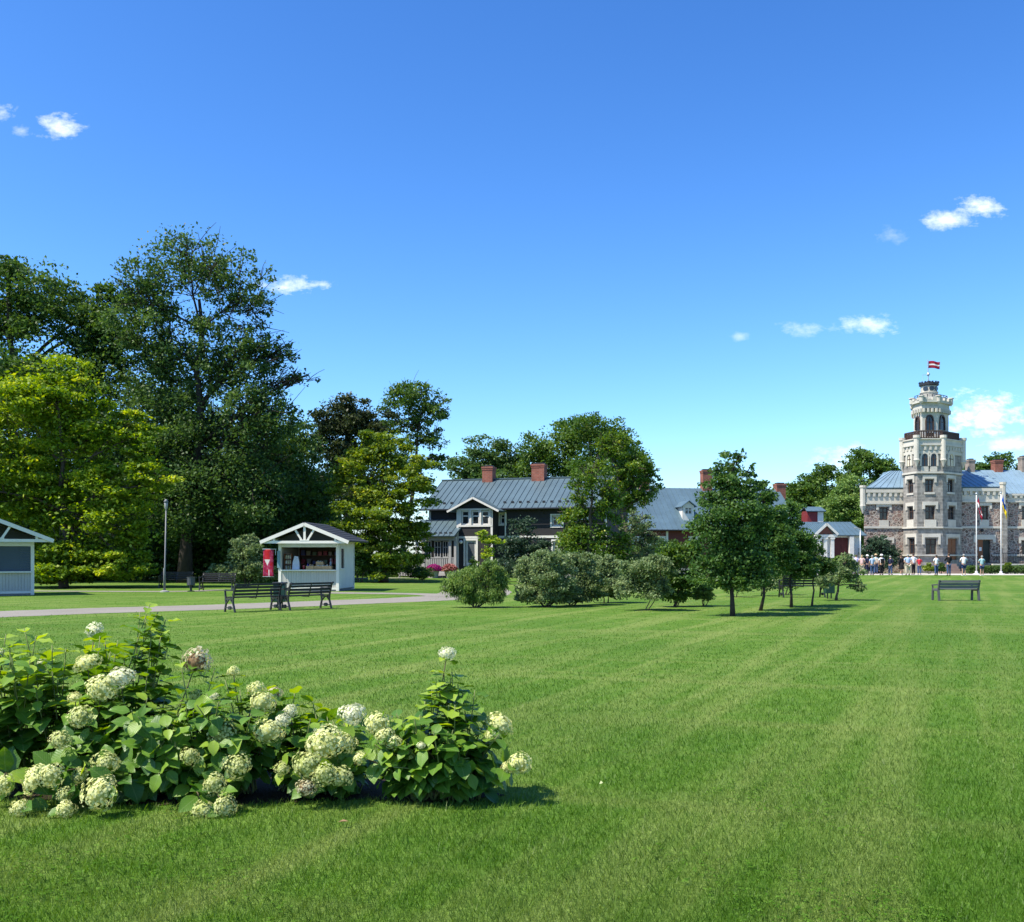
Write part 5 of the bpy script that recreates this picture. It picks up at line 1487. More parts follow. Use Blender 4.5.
SKIN = plain('skin', (0.46, 0.27, 0.19), .55, .1, 8)
def cl(name, c): return plain(name, c, .8, .18, 6, spec=.15, bmp=.3)
C_ = dict(white=cl('white cotton', (.72, .72, .72)), pale=cl('pale blue cotton', (.36, .46, .62)), lav=cl('lavender cotton', (.48, .46, .62)), navy=cl('navy cloth', (.018, .022, .05)), black=cl('black cloth', (.014, .014, .016)),
          jeans=cl('blue denim', (.05, .085, .17)), tan=cl('beige cotton', (.50, .43, .33)), red=cl('red cotton', (.42, .03, .045)), teal=cl('pale teal cotton', (.30, .47, .50)), pink=cl('pale pink cotton', (.62, .42, .40)),
          sblue=cl('blue shorts cloth', (.03, .05, .14)), grey=cl('grey cloth', (.2, .2, .22)))
HAIR = dict(dark=plain('dark hair', (.025, .018, .014), .5), brown=plain('brown hair', (.08, .045, .025), .5), blond=plain('blond hair', (.38, .27, .14), .5), grey=plain('grey hair', (.32, .31, .3), .5))
HAT = dict(white=plain('white sun hat', (.75, .74, .7), .8), tan=plain('straw hat', (.48, .36, .2), .8))

def person(px, pyf, H_, label, top, bottom, hair='dark', hat=None, arms='down', legs='trousers', face=0.0, stride=.04, fat=1.0, pack=None, long_hair=False):
    p = ground(px, pyf)
    r = thing('person', label, 'person', (p.x, p.y, 0), face, 'visitors standing before the castle')
    s = H_/1.72; f = fat
    hip, knee, ank = .90, .49, .08
    def arm(sx):
        if arms == 'down': return [(sx*.22*f, .0, 1.38), (sx*.27*f, .03, 1.10), (sx*.25*f, -.05, .84)]
        if arms == 'fold': return [(sx*.21*f, .0, 1.38), (sx*.27*f, -.05, 1.12), (sx*.03, -.24, 1.14)]
        if arms == 'hips': return [(sx*.21*f, .0, 1.38), (sx*.36*f, .08, 1.14), (sx*.20*f, -.02, .98)]
        if arms == 'phone': return [(sx*.21*f, .0, 1.38), (sx*.25*f, -.14, 1.15), (sx*.07, -.34, 1.36)]
        if arms == 'back': return [(sx*.22*f, .0, 1.38), (sx*.27*f, .10, 1.12), (sx*.03, .17, .95)]
    nodes = []; edges = []
    def n_(x, y, z, rx, ry=None): nodes.append((x*s, y*s, z*s, rx*s, (ry or rx)*s)); return len(nodes)-1
    a = n_(0, 0, .93, .15*f, .115*f); w = n_(0, 0, 1.10, .135*f, .10*f); ch = n_(0, 0, 1.30, .15*f, .11*f); nk0 = n_(0, .01, 1.43, .075); nk = n_(0, 0, 1.50, .052); hd0 = n_(0, -.015, 1.555, .072, .085); hd = n_(0, -.02, 1.63, .078, .098); tp = n_(0, -.01, 1.695, .05, .065)
    for e in ((a, w), (w, ch), (ch, nk0), (nk0, nk), (nk, hd0), (hd0, hd), (hd, tp)): edges.append(e)
    for sx in (-1, 1):
        y = stride*sx
        h = n_(sx*.095*f, 0, .86, .085*f); k = n_(sx*.10*f, y*.6-.01, knee, .055); an = n_(sx*.105*f, y+.03, ank, .036); ft = n_(sx*.12*f, y-.10, .035, .036, .03)
        edges.extend([(a, h), (h, k), (k, an), (an, ft)])
        q = arm(sx); s0 = n_(sx*.155*f, 0, 1.40, .055); e0 = n_(*q[1], .04); hnd = n_(*q[2], .028); d = (Vector(q[2])-Vector(q[1])).normalized(); tipf = Vector(q[2])+d*.13; pl = n_(*(Vector(q[2])+d*.06), .036, .02); tf = n_(*tipf, .022, .012)
        th = Vector(q[2])+d*.07+Vector((-sx*.03, -.03, 0)); t_ = n_(*th, .012)
        edges.extend([(nk0, s0), (s0, e0), (e0, hnd), (hnd, pl), (pl, tf), (pl, t_)])
    body = skinned('body', nodes, edges, SKIN, r)
    # face: nose, ears, eyes belong to the body mesh's head
    b = MB(); b.ball((0, -.118*s, 1.60*s), .014*s, .022*s, .02*s, 6, 5)
    for sx in (-1, 1): b.ball((sx*.08*s, 0, 1.605*s), .012*s, .022*s, .032*s, 6, 5)
    b.build('facial_features', SKIN, r, True)
    b = MB()
    for sx in (-1, 1): b.ball((sx*.032*s, -.108*s, 1.625*s), .011*s, .008*s, .008*s, 6, 4)
    b.build('eyes', HAIR['dark'], r, True)
    # top
    nodes = []; edges = []
    lo = .88 if legs != 'dress' else .95
    a = n_(0, 0, lo, .168*f, .135*f); w = n_(0, 0, 1.10, .155*f, .122*f); ch = n_(0, 0, 1.30, .172*f, .13*f); nk0 = n_(0, .008, 1.435, .09, .085)
    edges += [(a, w), (w, ch), (ch, nk0)]
    for sx in (-1, 1):
        q = arm(sx); s0 = n_(sx*.16*f, 0, 1.395, .075); e_ = Vector(q[0]).lerp(Vector(q[1]), .62 if top not in ('black', 'navy') else .95); e0 = n_(*e_, .062); edges += [(nk0, s0), (s0, e0)]
        if top in ('black', 'navy') and arms != 'hips':
            w2 = n_(*Vector(q[1]).lerp(Vector(q[2]), .85), .042); edges.append((e0, w2))
    skinned('shirt' if legs != 'dress' else 'dress_top', nodes, edges, C_[top], r)
    # lower garment
    nodes = []; edges = []
    if legs == 'dress':
        b = MB(); b.lathe((0, 0, 0), [(.15*f*s, 1.08*s), (.2*f*s, .85*s), (.23*f*s, .62*s), (.25*f*s, .52*s), (.2*f*s, .54*s)], 14); b.build('skirt', C_[bottom], r, True)
    else:
        a = n_(0, 0, .95, .155*f, .12*f)
        for sx in (-1, 1):
            y = stride*sx
            h = n_(sx*.095*f, 0, .84, .098*f); k = n_(sx*.10*f, y*.6-.01, knee+(.07 if legs == 'shorts' else 0), .08*f); edges += [(a, h), (h, k)]
            if legs == 'trousers':
                an = n_(sx*.105*f, y+.02, .1, .062); edges.append((k, an))
        skinned('trousers' if legs == 'trousers' else 'shorts', nodes, edges, C_[bottom], r)
    b = MB()
    for sx in (-1, 1):
        y = stride*sx; b.ball((sx*.112*f*s, (y-.05)*s, .04*s), .05*s, .13*s, .042*s, 8, 6)
    b.build('shoes', C_['black'] if legs == 'trousers' else C_['white'], r, True)
    b = MB(); b.ball((0, .012*s, 1.655*s), .093*s, .108*s, .088*s, 10, 8)
    if long_hair: b.ball((0, .06*s, 1.54*s), .085*s, .055*s, .13*s, 10, 7)
    b.build('hair', HAIR[hair], r, True)
    if hat:
        b = MB(); b.lathe((0, 0, 0), [(.17*s, 1.67*s), (.175*s, 1.68*s), (.11*s, 1.70*s), (.10*s, 1.77*s), (.06*s, 1.79*s), (.001, 1.795*s)], 14); b.build('hat', HAT[hat], r, True)
    if pack:
        b = MB(); b.box(-.15*s, .15*s, .125*f*s, .29*s, .98*s, 1.40*s); o = b.build('backpack', C_[pack], r, bevel=.05)
    if arms == 'phone':
        b = MB(); b.box(-.04*s, .04*s, -.40*s, -.39*s, 1.40*s, 1.55*s); o = b.build('phone', C_['black'], None, bevel=.004); o.location = r.location; o.rotation_euler = r.rotation_euler; tag(o, 'black phone held up by the person in dark clothes', 'phone')
    return r
PI = math.pi
person(856.2, 574.4, 1.70, 'person in a lavender top and jeans at the left end of the group', 'lav', 'jeans', 'brown', face=PI*.9)
person(862.0, 574.9, 1.68, 'person in a pink top and beige trousers with blond hair among the group', 'pink', 'tan', 'blond', face=PI*.8, arms='fold', long_hair=True)
person(867.4, 574.2, 1.66, 'person in a white sun hat and dark navy clothes facing the castle', 'navy', 'navy', 'grey', 'white', face=PI*1.1)
person(872.2, 575.2, 1.64, 'person in a pale blue shirt and jeans in front of the straw hat', 'pale', 'jeans', 'grey', face=PI, arms='down')
person(875.9, 574.2, 1.74, 'person in a straw hat and teal top carrying a beige backpack', 'teal', 'jeans', 'brown', 'tan', face=PI*.95, pack='tan')
person(881.6, 575.0, 1.70, 'person in a white hat and white shirt wearing a black backpack', 'white', 'black', 'dark', 'white', face=PI, pack='black')
person(890.4, 575.0, 1.60, 'person with grey hair in a navy jacket standing before the dark bush', 'navy', 'jeans', 'grey', face=PI*.7, arms='fold')
person(901.4, 575.0, 1.66, 'person in a short black dress with bare legs and brown hair', 'black', 'black', 'brown', face=PI*1.1, legs='dress', long_hair=True)
person(907.8, 575.2, 1.72, 'heavy set person in a pale blue shirt and beige trousers, hands behind the back', 'pale', 'tan', 'grey', face=PI, arms='back', fat=1.3)
person(913.4, 574.6, 1.78, 'tall person in a white shirt and black trousers beside the red top', 'white', 'black', 'dark', face=PI*1.05, arms='hips')
person(919.4, 574.8, 1.54, 'short person in a bright red top and dark jeans', 'red', 'jeans', 'brown', face=PI*.85, arms='fold')
person(936.4, 575.4, 1.66, 'person in a white top and blue jeans standing alone before the tower', 'white', 'jeans', 'dark', face=PI*1.05, arms='fold')
person(948.8, 575.6, 1.80, 'person in a black jacket and dark jeans photographing the tower door', 'black', 'jeans', 'brown', face=PI, arms='phone')
person(963.8, 575.8, 1.74, 'person in a white tee shirt and navy shorts left of the flagpoles', 'white', 'sblue', 'grey', face=PI, legs='shorts', arms='fold', fat=1.12)
person(981.9, 575.8, 1.62, 'person in a pale teal tee shirt and blue shorts between the flagpoles', 'teal', 'sblue', 'grey', face=PI, legs='shorts', arms='fold', fat=1.08)
# ------------------------------------------------------------------ foliage
def leaf_cards(P, size, tint, up=0.35, aspect=0.55, g=rng, droop=0.0, upright=0.0):
    """one folded four-cornered leaf per point, turned at random"""
    n = len(P)
    nr = g.normal(size=(n, 3)); nr[:, 2] += up*2.0
    nr /= np.linalg.norm(nr, axis=1, keepdims=True)
    d = g.normal(size=(n, 3)); d[:, 2] += upright*3 - droop*2
    d -= nr*np.sum(d*nr, 1, keepdims=True); d /= np.linalg.norm(d, axis=1, keepdims=True) + 1e-9
    sd = np.cross(nr, d)
    s = size[:, None]
    a = P - d*s*.5; c = P + d*s*.5
    b = P - d*s*.05 + sd*s*aspect*.5 + nr*s*.06; e = P - d*s*.05 - sd*s*aspect*.5 + nr*s*.06
    V = np.stack([a, b, c, e], 1).reshape(-1, 3)
    F = np.arange(n*4).reshape(n, 4)
    return V, F, np.repeat(tint, 4)

def limb_pts(a, b, sag=.1, k=6, r_=rnd):
    a, b = Vector(a), Vector(b); L = (b-a).length
    off = Vector((r_.uniform(-1, 1), r_.uniform(-1, 1), r_.uniform(.2, 1)))*L*sag
    return [a.lerp(b, i/k) + off*math.sin(math.pi*i/k) + Vector((r_.uniform(-1, 1), r_.uniform(-1, 1), r_.uniform(-1, 1)))*L*.015 for i in range(k+1)]

LEAF = {}
def leafm(key, *a, **k):
    LEAF[key] = leaf_mat(key, *a, **k); return LEAF[key]
leafm('deep green leaves', [(0, (.032, .075, .015)), (.5, (.064, .125, .025)), (1, (.125, .21, .042))], .34, 1.5)
leafm('dull olive leaves', [(0, (.033, .076, .018)), (.5, (.066, .126, .03)), (1, (.125, .205, .052))], .36, 1.5)
leafm('yellow green leaves', [(0, (.075, .155, .012)), (.4, (.19, .29, .022)), (.75, (.34, .44, .04)), (1, (.50, .52, .08))], .40, 1.5)
leafm('gold green leaves', [(0, (.06, .12, .014)), (.45, (.14, .21, .026)), (.8, (.25, .32, .045)), (1, (.40, .42, .08))], .38, 1.5)
leafm('fresh green leaves', [(0, (.035, .085, .014)), (.5, (.075, .145, .024)), (1, (.15, .23, .04))], .34, 1.5)
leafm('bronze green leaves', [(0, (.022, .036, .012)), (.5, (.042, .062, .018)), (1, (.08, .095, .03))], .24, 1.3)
leafm('grey green leaves', [(0, (.08, .135, .045)), (.5, (.17, .235, .095)), (1, (.32, .39, .18))], .36, 1.4)
leafm('willow green leaves', [(0, (.075, .15, .032)), (.5, (.15, .245, .056)), (1, (.27, .36, .10))], .34, 1.4)
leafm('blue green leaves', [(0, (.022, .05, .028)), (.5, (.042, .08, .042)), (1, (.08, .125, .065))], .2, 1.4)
leafm('clover leaves', [(0, (.05, .13, .012)), (.6, (.085, .185, .018)), (1, (.13, .25, .035))], .35, 1.4, .8, .04)
leafm('mottled green leaves', [(0, (.045, .10, .014)), (.5, (.09, .165, .022)), (.78, (.15, .235, .03)), (1, (.40, .44, .06))], .36, 1.5)
leafm('young oak leaves', [(0, (.034, .088, .02)), (.5, (.066, .138, .03)), (1, (.135, .225, .05))], .36, 1.5)

def tree(label, Y, base, lobes, leaf, n_leaf, size, trunk_r=.3, name='tree', cat='tree', group=None, clump=.30, flat=.6, dens=None, seed=1, bark='bark',
         spread=.9, up=.35, limbs=True, gap=0.0, top_trunk=None, aspect=.6, twigs=0, stems=1, droop=0.0, upright=0.0, tintpow=1.0, ncl_=32, fill=.16):
    """lobes: (px, py, rx, ry[, density[, extra distance]]) in the photograph's measure at distance Y"""
    g = np.random.default_rng(seed); rr = random.Random(seed)
    if Y > 45: n_leaf = int(n_leaf*1.55); size *= .80
    elif Y > 25: n_leaf = int(n_leaf*1.35); size *= .88
    k = Y/F_PX
    bp = Vector(((base[0]-CX)*k, Y, 0.0))
    r = thing(name, label, cat, bp, 0, group)
    L = []
    for lb in lobes:
        px, py, rx, ry = lb[:4]; de = lb[4] if len(lb) > 4 else 1.0
        dy = lb[5] if len(lb) > 5 else g.uniform(-.35, .35)*rx*k
        yy = Y+dy; kk = yy/F_PX
        c = np.array([(px-CX)*kk - bp.x, dy, EYE+(HOR-py)*kk]); rad = np.array([rx*kk, rx*kk*spread, ry*kk])
        L.append((c, rad, de))
    vol = np.array([l[1].prod()**(2/3)*l[2] for l in L]); vol /= vol.sum()
    allP = []; allT = []; clumps = []
    for (c, rad, de), vv in zip(L, vol):
        nl = int(n_leaf*vv)
        ncl = int(ncl_*(.7+.3*min(3, rad.mean()/1.5)))
        d = g.normal(size=(ncl, 3)); d /= np.linalg.norm(d, axis=1, keepdims=True)
        q = g.random(ncl)**.45*(1-clump*.45)
        cc = c + d*q[:, None]*rad*(1+.12*g.normal(size=(ncl, 1)))
        cc = cc[cc[:, 2] > .25]
        if len(cc) == 0: continue
        ncl = len(cc)
        cr = rad.mean()*clump*(.55+.8*g.random(ncl))
        wt = cr**2; wt /= wt.sum()
        idx = g.choice(ncl, nl, p=wt)
        fl_ = g.random(nl) < fill*min(1, de)
        off = g.normal(size=(nl, 3)); ln = np.linalg.norm(off, axis=1, keepdims=True)
        off = off/ln*(g.random((nl, 1))**.62)
        pp = cc[idx] + off*cr[idx][:, None]*np.array([1.15, 1.15, flat])
        dd = g.normal(size=(nl, 3)); dd /= np.linalg.norm(dd, axis=1, keepdims=True)
        # the rest of the leaves fill the lobe loosely, so that clumps run into each other
        pp[fl_] = (c + dd*(g.random((nl, 1))**.42)*rad*.93)[fl_]
        if gap: 
            kp = g.random(nl) > gap; pp = pp[kp]; idx = idx[kp]
        ct = g.normal(0, .16, ncl)
        tt = .45 + ct[idx] + g.normal(0, .2, len(idx))
        allP.append(pp); allT.append(tt); clumps.append((c, cc, rad))
    P = np.concatenate(allP); T = np.clip(np.concatenate(allT), 0, 1)**tintpow
    kp = P[:, 2] > .08; P = P[kp]; T = T[kp]
    S = size*(.65+.7*g.random(len(P)))
    V, F, tt = leaf_cards(P, S, T, up, aspect, g, droop, upright)
    link_mesh('crown', fast_mesh('crown', V, F, tt), LEAF[leaf], r)
    # trunk with limbs reaching the clumps
    b = MB()
    top = max(L, key=lambda l: l[0][2]+l[1][2]*.3)
    tgt = Vector(top[0]) if top_trunk is None else Vector(((top_trunk[0]-CX)*k-bp.x, 0, EYE+(HOR-top_trunk[1])*k))
    Hh = tgt.z
    def one(b0, tgt_, rad0):
        pts = limb_pts(b0, tgt_, .03, 8, rr); rad = [rad0*(1.35 if i == 0 else 1.0)*(1-.78*i/8) for i in range(9)]
        b.tube(pts, rad, 8)
        return pts, rad
    trunks = []
    if stems == 1: trunks.append(one((0, 0, -.05), tgt, trunk_r))
    else:
        for i in range(stems):
            an = 2*PI*i/stems+rr.uniform(-.4, .4); l = rr.choice(L); t_ = Vector(l[0])+Vector((math.cos(an)*l[1][0]*.4, math.sin(an)*l[1][1]*.4, l[1][2]*.3))
            trunks.append(one((math.cos(an)*trunk_r*1.6, math.sin(an)*trunk_r*1.6, -.03), t_, trunk_r*.6))
    if limbs:
        for (c, cc, rad) in clumps:
            pts, rd = rr.choice(trunks)
            # main limb to the lobe centre
            cv_ = Vector(c); best = min(range(2, 8), key=lambda i: abs((pts[i].z) - max(.35*Hh, cv_.z - .9*(cv_-pts[i]).length*.6)))
            if (cv_-pts[best]).length > .3:
                lp = limb_pts(pts[best], cv_, .07, 6, rr); r0 = rd[best]*.62
                b.tube(lp, [r0*(1-.6*i/6) for i in range(7)], 6)
            else: lp = [pts[best]]*7; r0 = rd[best]*.6
            nsub = min(len(cc), 9+twigs)
            for i in rr.sample(range(len(cc)), nsub):
                j = rr.randint(2, 6); e = Vector(cc[i])
                b.tube(limb_pts(lp[j], e, .08, 5, rr), [max(.0009*Y*.5, r0*.30)*(1-.75*q/5) for q in range(6)], 5, cap=False)
                if twigs:
                    for _ in range(3):
                        e2 = e + Vector((rr.gauss(0, 1), rr.gauss(0, 1), rr.gauss(.4, 1)))*rad.mean()*.22
                        b.tube(limb_pts(lp[j].lerp(e, .7), e2, .06, 3, rr), [.03, .022, .016, .01], 4, cap=False)
    b.build('trunk', M[bark], r, True)
    return r

def trees_all():
    GW = 'trees on the left edge of the park'
    # tall dark trees behind the kiosks
    tree('dark green broad tree rising behind the yellow green tree at the left edge', 62, (28, 583), [(-15, 305, 70, 55), (40, 300, 55, 46), (88, 330, 42, 44), (20, 390, 90, 70), (-60, 360, 60, 90), (108, 345, 40, 50), (95, 420, 50, 60), (-20, 480, 90, 70), (112, 300, 22, 26, .8), (10, 268, 24, 16, .8)], 'deep green leaves', 52000, .30, .45, group=GW, seed=21, clump=.26, bark='bark_dark')
    tree('tallest tree with a thin open crown of bare twigs against the sky', 60, (181, 583), [(190, 268, 68, 46, .50), (145, 300, 42, 42, .52), (246, 300, 38, 48, .46), (165, 345, 68, 48, .95), (240, 362, 50, 46, .75), (278, 352, 26, 24, .3), (296, 378, 22, 12, .25), (180, 425, 85, 60, 1.1), (255, 420, 52, 48, 1.0), (210, 490, 95, 60, 1.1), (130, 480, 60, 60, 1)], 'dull olive leaves', 60000, .25, .40, group=GW, seed=22, clump=.17, ncl_=46, fill=.22, twigs=16, flat=.9, bark='bark_dark', top_trunk=(198, 300))
    tree('dense dark tree between the tallest tree and the open kiosk', 66, (262, 580), [(275, 450, 52, 48), (245, 500, 60, 55), (305, 500, 45, 55), (270, 545, 70, 34)], 'deep green leaves', 26000, .28, .35, group=GW, seed=23, bark='bark_dark')
    tree('yellow green layered tree leaning over the shuttered kiosk', 50, (62, 588), [(55, 390, 58, 40), (10, 430, 60, 60), (88, 440, 50, 46), (138, 435, 26, 28), (145, 485, 30, 38), (100, 510, 60, 50), (40, 510, 70, 60), (-30, 490, 60, 70), (135, 538, 28, 34), (90, 556, 50, 20), (60, 568, 62, 18, 1.7), (125, 567, 38, 16, 1.6)], 'yellow green leaves', 64000, .25, .20, group=GW, seed=24, clump=.27, flat=.38, up=.7, spread=.8, fill=.1, ncl_=30, tintpow=1.25)
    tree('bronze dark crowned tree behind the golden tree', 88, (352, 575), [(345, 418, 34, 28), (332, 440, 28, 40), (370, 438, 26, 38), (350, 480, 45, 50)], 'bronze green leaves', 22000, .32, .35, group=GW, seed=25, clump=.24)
    tree('airy high tree with gaps of sky left of the wooden house', 92, (398, 574), [(408, 396, 30, 17, .6), (434, 408, 17, 24, .5), (390, 420, 18, 24, .5), (424, 438, 24, 16, .4), (436, 460, 14, 12, .35), (404, 470, 24, 20, .5), (415, 418, 22, 16, .35)], 'fresh green leaves', 7000, .32, .28, group=GW, seed=26, clump=.30, twigs=4, top_trunk=(420, 410))
    tree('golden green tree right of the open kiosk roof', 61, (385, 582), [(383, 450, 36, 24), (358, 475, 36, 28), (408, 485, 32, 38), (375, 520, 48, 40), (412, 530, 22, 30), (350, 545, 34, 30), (392, 558, 34, 22)], 'gold green leaves', 30000, .25, .24, group=GW, seed=27, clump=.27, flat=.42, up=.6, fill=.1)
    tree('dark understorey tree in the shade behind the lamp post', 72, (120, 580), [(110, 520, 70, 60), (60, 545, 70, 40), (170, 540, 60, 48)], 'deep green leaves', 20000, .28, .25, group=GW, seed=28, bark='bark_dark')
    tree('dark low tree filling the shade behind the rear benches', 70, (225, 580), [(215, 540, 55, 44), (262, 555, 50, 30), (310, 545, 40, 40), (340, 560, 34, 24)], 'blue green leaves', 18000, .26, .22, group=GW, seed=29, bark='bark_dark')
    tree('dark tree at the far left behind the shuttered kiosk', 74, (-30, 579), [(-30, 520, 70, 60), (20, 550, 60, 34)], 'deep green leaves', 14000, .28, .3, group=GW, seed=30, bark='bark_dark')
    # a few more trees further back close the wood
    for i, (px, py, w, h, Y) in enumerate(((60, 400, 90, 110, 95), (170, 420, 90, 120, 98), (275, 460, 70, 80, 100), (-60, 380, 90, 120, 90))):
        tree(('dark wood tree far behind the yellow green tree', 'dark wood tree far behind the tallest tree', 'dark wood tree far behind the dense dark tree', 'dark wood tree far behind the shuttered kiosk')[i], Y, (px, 572), [(px, py, w*.7, h*.5), (px-w*.3, py+h*.5, w*.7, h*.6), (px+w*.35, py+h*.5, w*.7, h*.6), (px, py+h*.9, w*.9, h*.5)], 'deep green leaves', 12000, .45, .4, group=GW, seed=60+i, bark='bark_dark')
    # the wood closes behind with one mass of undergrowth
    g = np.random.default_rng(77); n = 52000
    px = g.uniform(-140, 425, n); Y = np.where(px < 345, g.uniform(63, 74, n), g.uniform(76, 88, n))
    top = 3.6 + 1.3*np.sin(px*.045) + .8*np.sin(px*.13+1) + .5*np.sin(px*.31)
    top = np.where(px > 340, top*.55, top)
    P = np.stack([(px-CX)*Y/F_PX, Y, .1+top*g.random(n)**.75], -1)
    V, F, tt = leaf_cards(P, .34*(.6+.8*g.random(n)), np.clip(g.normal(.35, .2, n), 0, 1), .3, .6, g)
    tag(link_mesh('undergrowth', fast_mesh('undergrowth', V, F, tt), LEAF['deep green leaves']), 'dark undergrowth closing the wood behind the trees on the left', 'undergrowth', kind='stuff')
    GS = 'trees behind the wooden house'
    tree('round dark tree above the left chimney of the wooden house', 120, (490, 570), [(490, 456, 30, 22), (468, 470, 24, 22), (512, 468, 22, 24), (490, 495, 50, 34)], 'dull olive leaves', 16000, .42, .35, group=GS, seed=31)
    tree('green tree behind the right chimney of the wooden house', 118, (556, 571), [(545, 450, 32, 26), (575, 438, 28, 24), (535, 480, 30, 26), (570, 475, 36, 36), (550, 510, 50, 30)], 'fresh green leaves', 18000, .40, .35, group=GS, seed=32)
    tree('broad dark topped tree behind the gap between the two houses', 112, (606, 571), [(585, 428, 34, 16), (612, 445, 34, 24), (632, 465, 24, 26), (600, 470, 40, 36), (640, 492, 20, 24), (615, 510, 40, 34)], 'fresh green leaves', 20000, .38, .4, group=GS, seed=33)
    tree('bushy green tree with yellow flecks in front of the right end of the wooden house', 58, (588, 582), [(592, 478, 26, 22, .55), (578, 512, 22, 24, .8), (608, 500, 20, 26, .7), (590, 545, 32, 30, .9), (570, 548, 20, 22, .8), (618, 548, 18, 28, .8), (610, 570, 30, 14)], 'mottled green leaves', 15000, .21, .16, seed=34, clump=.3, twigs=3)
    tree('fine leaved brownish tree reaching over the roof of the long house', 66, (632, 580), [(632, 466, 24, 22, .8), (643, 492, 18, 18, .7), (622, 496, 22, 28, .7), (648, 474, 13, 12, .5), (612, 446, 22, 18, .6)], 'mottled green leaves', 11000, .2, .16, seed=35, clump=.3, twigs=4)
    tree('grey half bare tree with dark crooked limbs before the long house', 60, (615, 582), [(635, 522, 20, 16, .16), (650, 537, 16, 18, .16), (624, 542, 16, 16, .16), (645, 558, 24, 12, .3)], 'grey green leaves', 4200, .16, .13, seed=36, twigs=10, bark='bark_dark')
    GC = 'trees beyond the castle'
    tree('round topped dark tree left of the tower beyond the castle', 150, (872, 566), [(868, 463, 27, 15), (885, 478, 18, 20), (850, 476, 16, 16), (880, 500, 30, 24), (860, 505, 40, 30)], 'fresh green leaves', 16000, .5, .4, group=GC, seed=41)
    tree('tall green tree above the red roof turret', 146, (815, 567), [(825, 472, 14, 12), (812, 488, 24, 18), (795, 497, 22, 18), (820, 510, 32, 26), (790, 520, 28, 20)], 'fresh green leaves', 15000, .5, .4, group=GC, seed=42)
    tree('pale fresh green tree behind the small red door house', 136, (850, 568), [(855, 490, 24, 16), (838, 505, 20, 18), (866, 510, 22, 24), (845, 528, 30, 22), (870, 535, 22, 20)], 'willow green leaves', 16000, .42, .3, group=GC, seed=43)
    tree('dark tree crowns behind the red chimney of the castle roof', 165, (998, 565), [(1004, 459, 13, 9), (992, 466, 18, 9), (975, 468, 14, 7), (1000, 480, 30, 16), (1030, 466, 18, 10), (1050, 475, 24, 16)], 'deep green leaves', 9000, .5, .4, group=GC, seed=44)
    tree('small trees just seen over the castle roof beside the tower', 170, (960, 565), [(962, 470, 10, 7), (970, 480, 20, 14)], 'deep green leaves', 3000, .5, .25, group=GC, seed=45)
    tree('dark tree closing the gap behind the long house', 135, (720, 568), [(700, 520, 40, 24), (740, 515, 40, 24), (770, 520, 30, 26), (660, 525, 40, 24)], 'dull olive leaves', 10000, .5, .3, group=GC, seed=46)
    # young lawn trees, near to far
    GY = 'young lawn trees on the right'
    tree('nearest young tree with a dense pear shaped crown on a straight trunk', 26.7, (731, 616), [(731, 470, 20, 22, .8), (738, 456, 9, 10, .5), (716, 470, 6, 10, .5), (752, 470, 6, 11, .45), (704, 500, 8, 12, .5), (720, 484, 18, 20, .8), (745, 486, 16, 18, .7), (731, 494, 30, 24), (731, 512, 40, 30), (714, 532, 34, 30), (750, 528, 30, 30), (731, 556, 46, 30), (710, 572, 26, 18), (754, 570, 26, 18), (733, 580, 30, 12)], 'young oak leaves', 20000, .105, .06, seed=51, clump=.3, group=GY, limbs=True, top_trunk=(731, 470), bark='bark_dark', up=.3)
    tree('second young tree close behind the pear shaped one', 29.2, (760.5, 612), [(764, 498, 16, 20, .8), (768, 528, 27, 26), (750, 545, 22, 20), (780, 548, 22, 22), (765, 566, 32, 18)], 'young oak leaves', 14000, .105, .045, seed=52, clump=.3, group=GY, top_trunk=(762, 500), bark='bark_dark')
    tree('third young tree before the half hidden bench', 31, (791, 608), [(790, 512, 12, 16, .7), (786, 535, 22, 20), (800, 545, 20, 20), (785, 560, 28, 18), (805, 566, 18, 14)], 'young oak leaves', 12000, .105, .045, seed=53, clump=.3, group=GY, top_trunk=(790, 512), bark='bark_dark')
    tree('thinnest young tree with a grey stem right of the half hidden bench', 32.2, (812, 605.5), [(812, 545, 14, 14, .6), (816, 562, 20, 14), (806, 570, 18, 10), (828, 568, 12, 10, .6)], 'dull olive leaves', 4200, .095, .035, seed=54, clump=.33, group=GY, top_trunk=(812, 545))
    tree('small spreading apple tree at the right end of the planting', 36, (836, 600.5), [(838, 575, 18, 12), (852, 572, 14, 12, .8), (824, 580, 14, 9, .7), (858, 586, 9, 7, .6), (846, 560, 10, 8, .5)], 'grey green leaves', 4200, .10, .05, seed=55, clump=.33, name='apple_tree', cat='tree')
    tree('small grey green apple tree on two thin stems before the long house', 29.3, (646, 611), [(636, 570, 24, 14), (655, 567, 22, 14), (645, 587, 28, 14), (626, 588, 14, 11), (662, 590, 12, 9)], 'grey green leaves', 10000, .085, .03, seed=56, clump=.3, stems=2, name='apple_tree', cat='tree')
    GB = 'shrubs standing on the lawn'
    B = dict(name='shrub', cat='shrub')
    tree('pale willow like shrub with upright fine shoots, leftmost on the lawn', 31, (475, 607), [(460, 582, 15, 15), (480, 578, 18, 18), (499, 582, 13, 15), (470, 596, 18, 10), (492, 596, 16, 10), (490, 569, 12, 8, .5), (449, 588, 9, 10, .7)], 'willow green leaves', 17000, .12, .03, seed=71, stems=7, group=GB, aspect=.22, upright=.8, up=0, clump=.3, flat=1.3, **B)
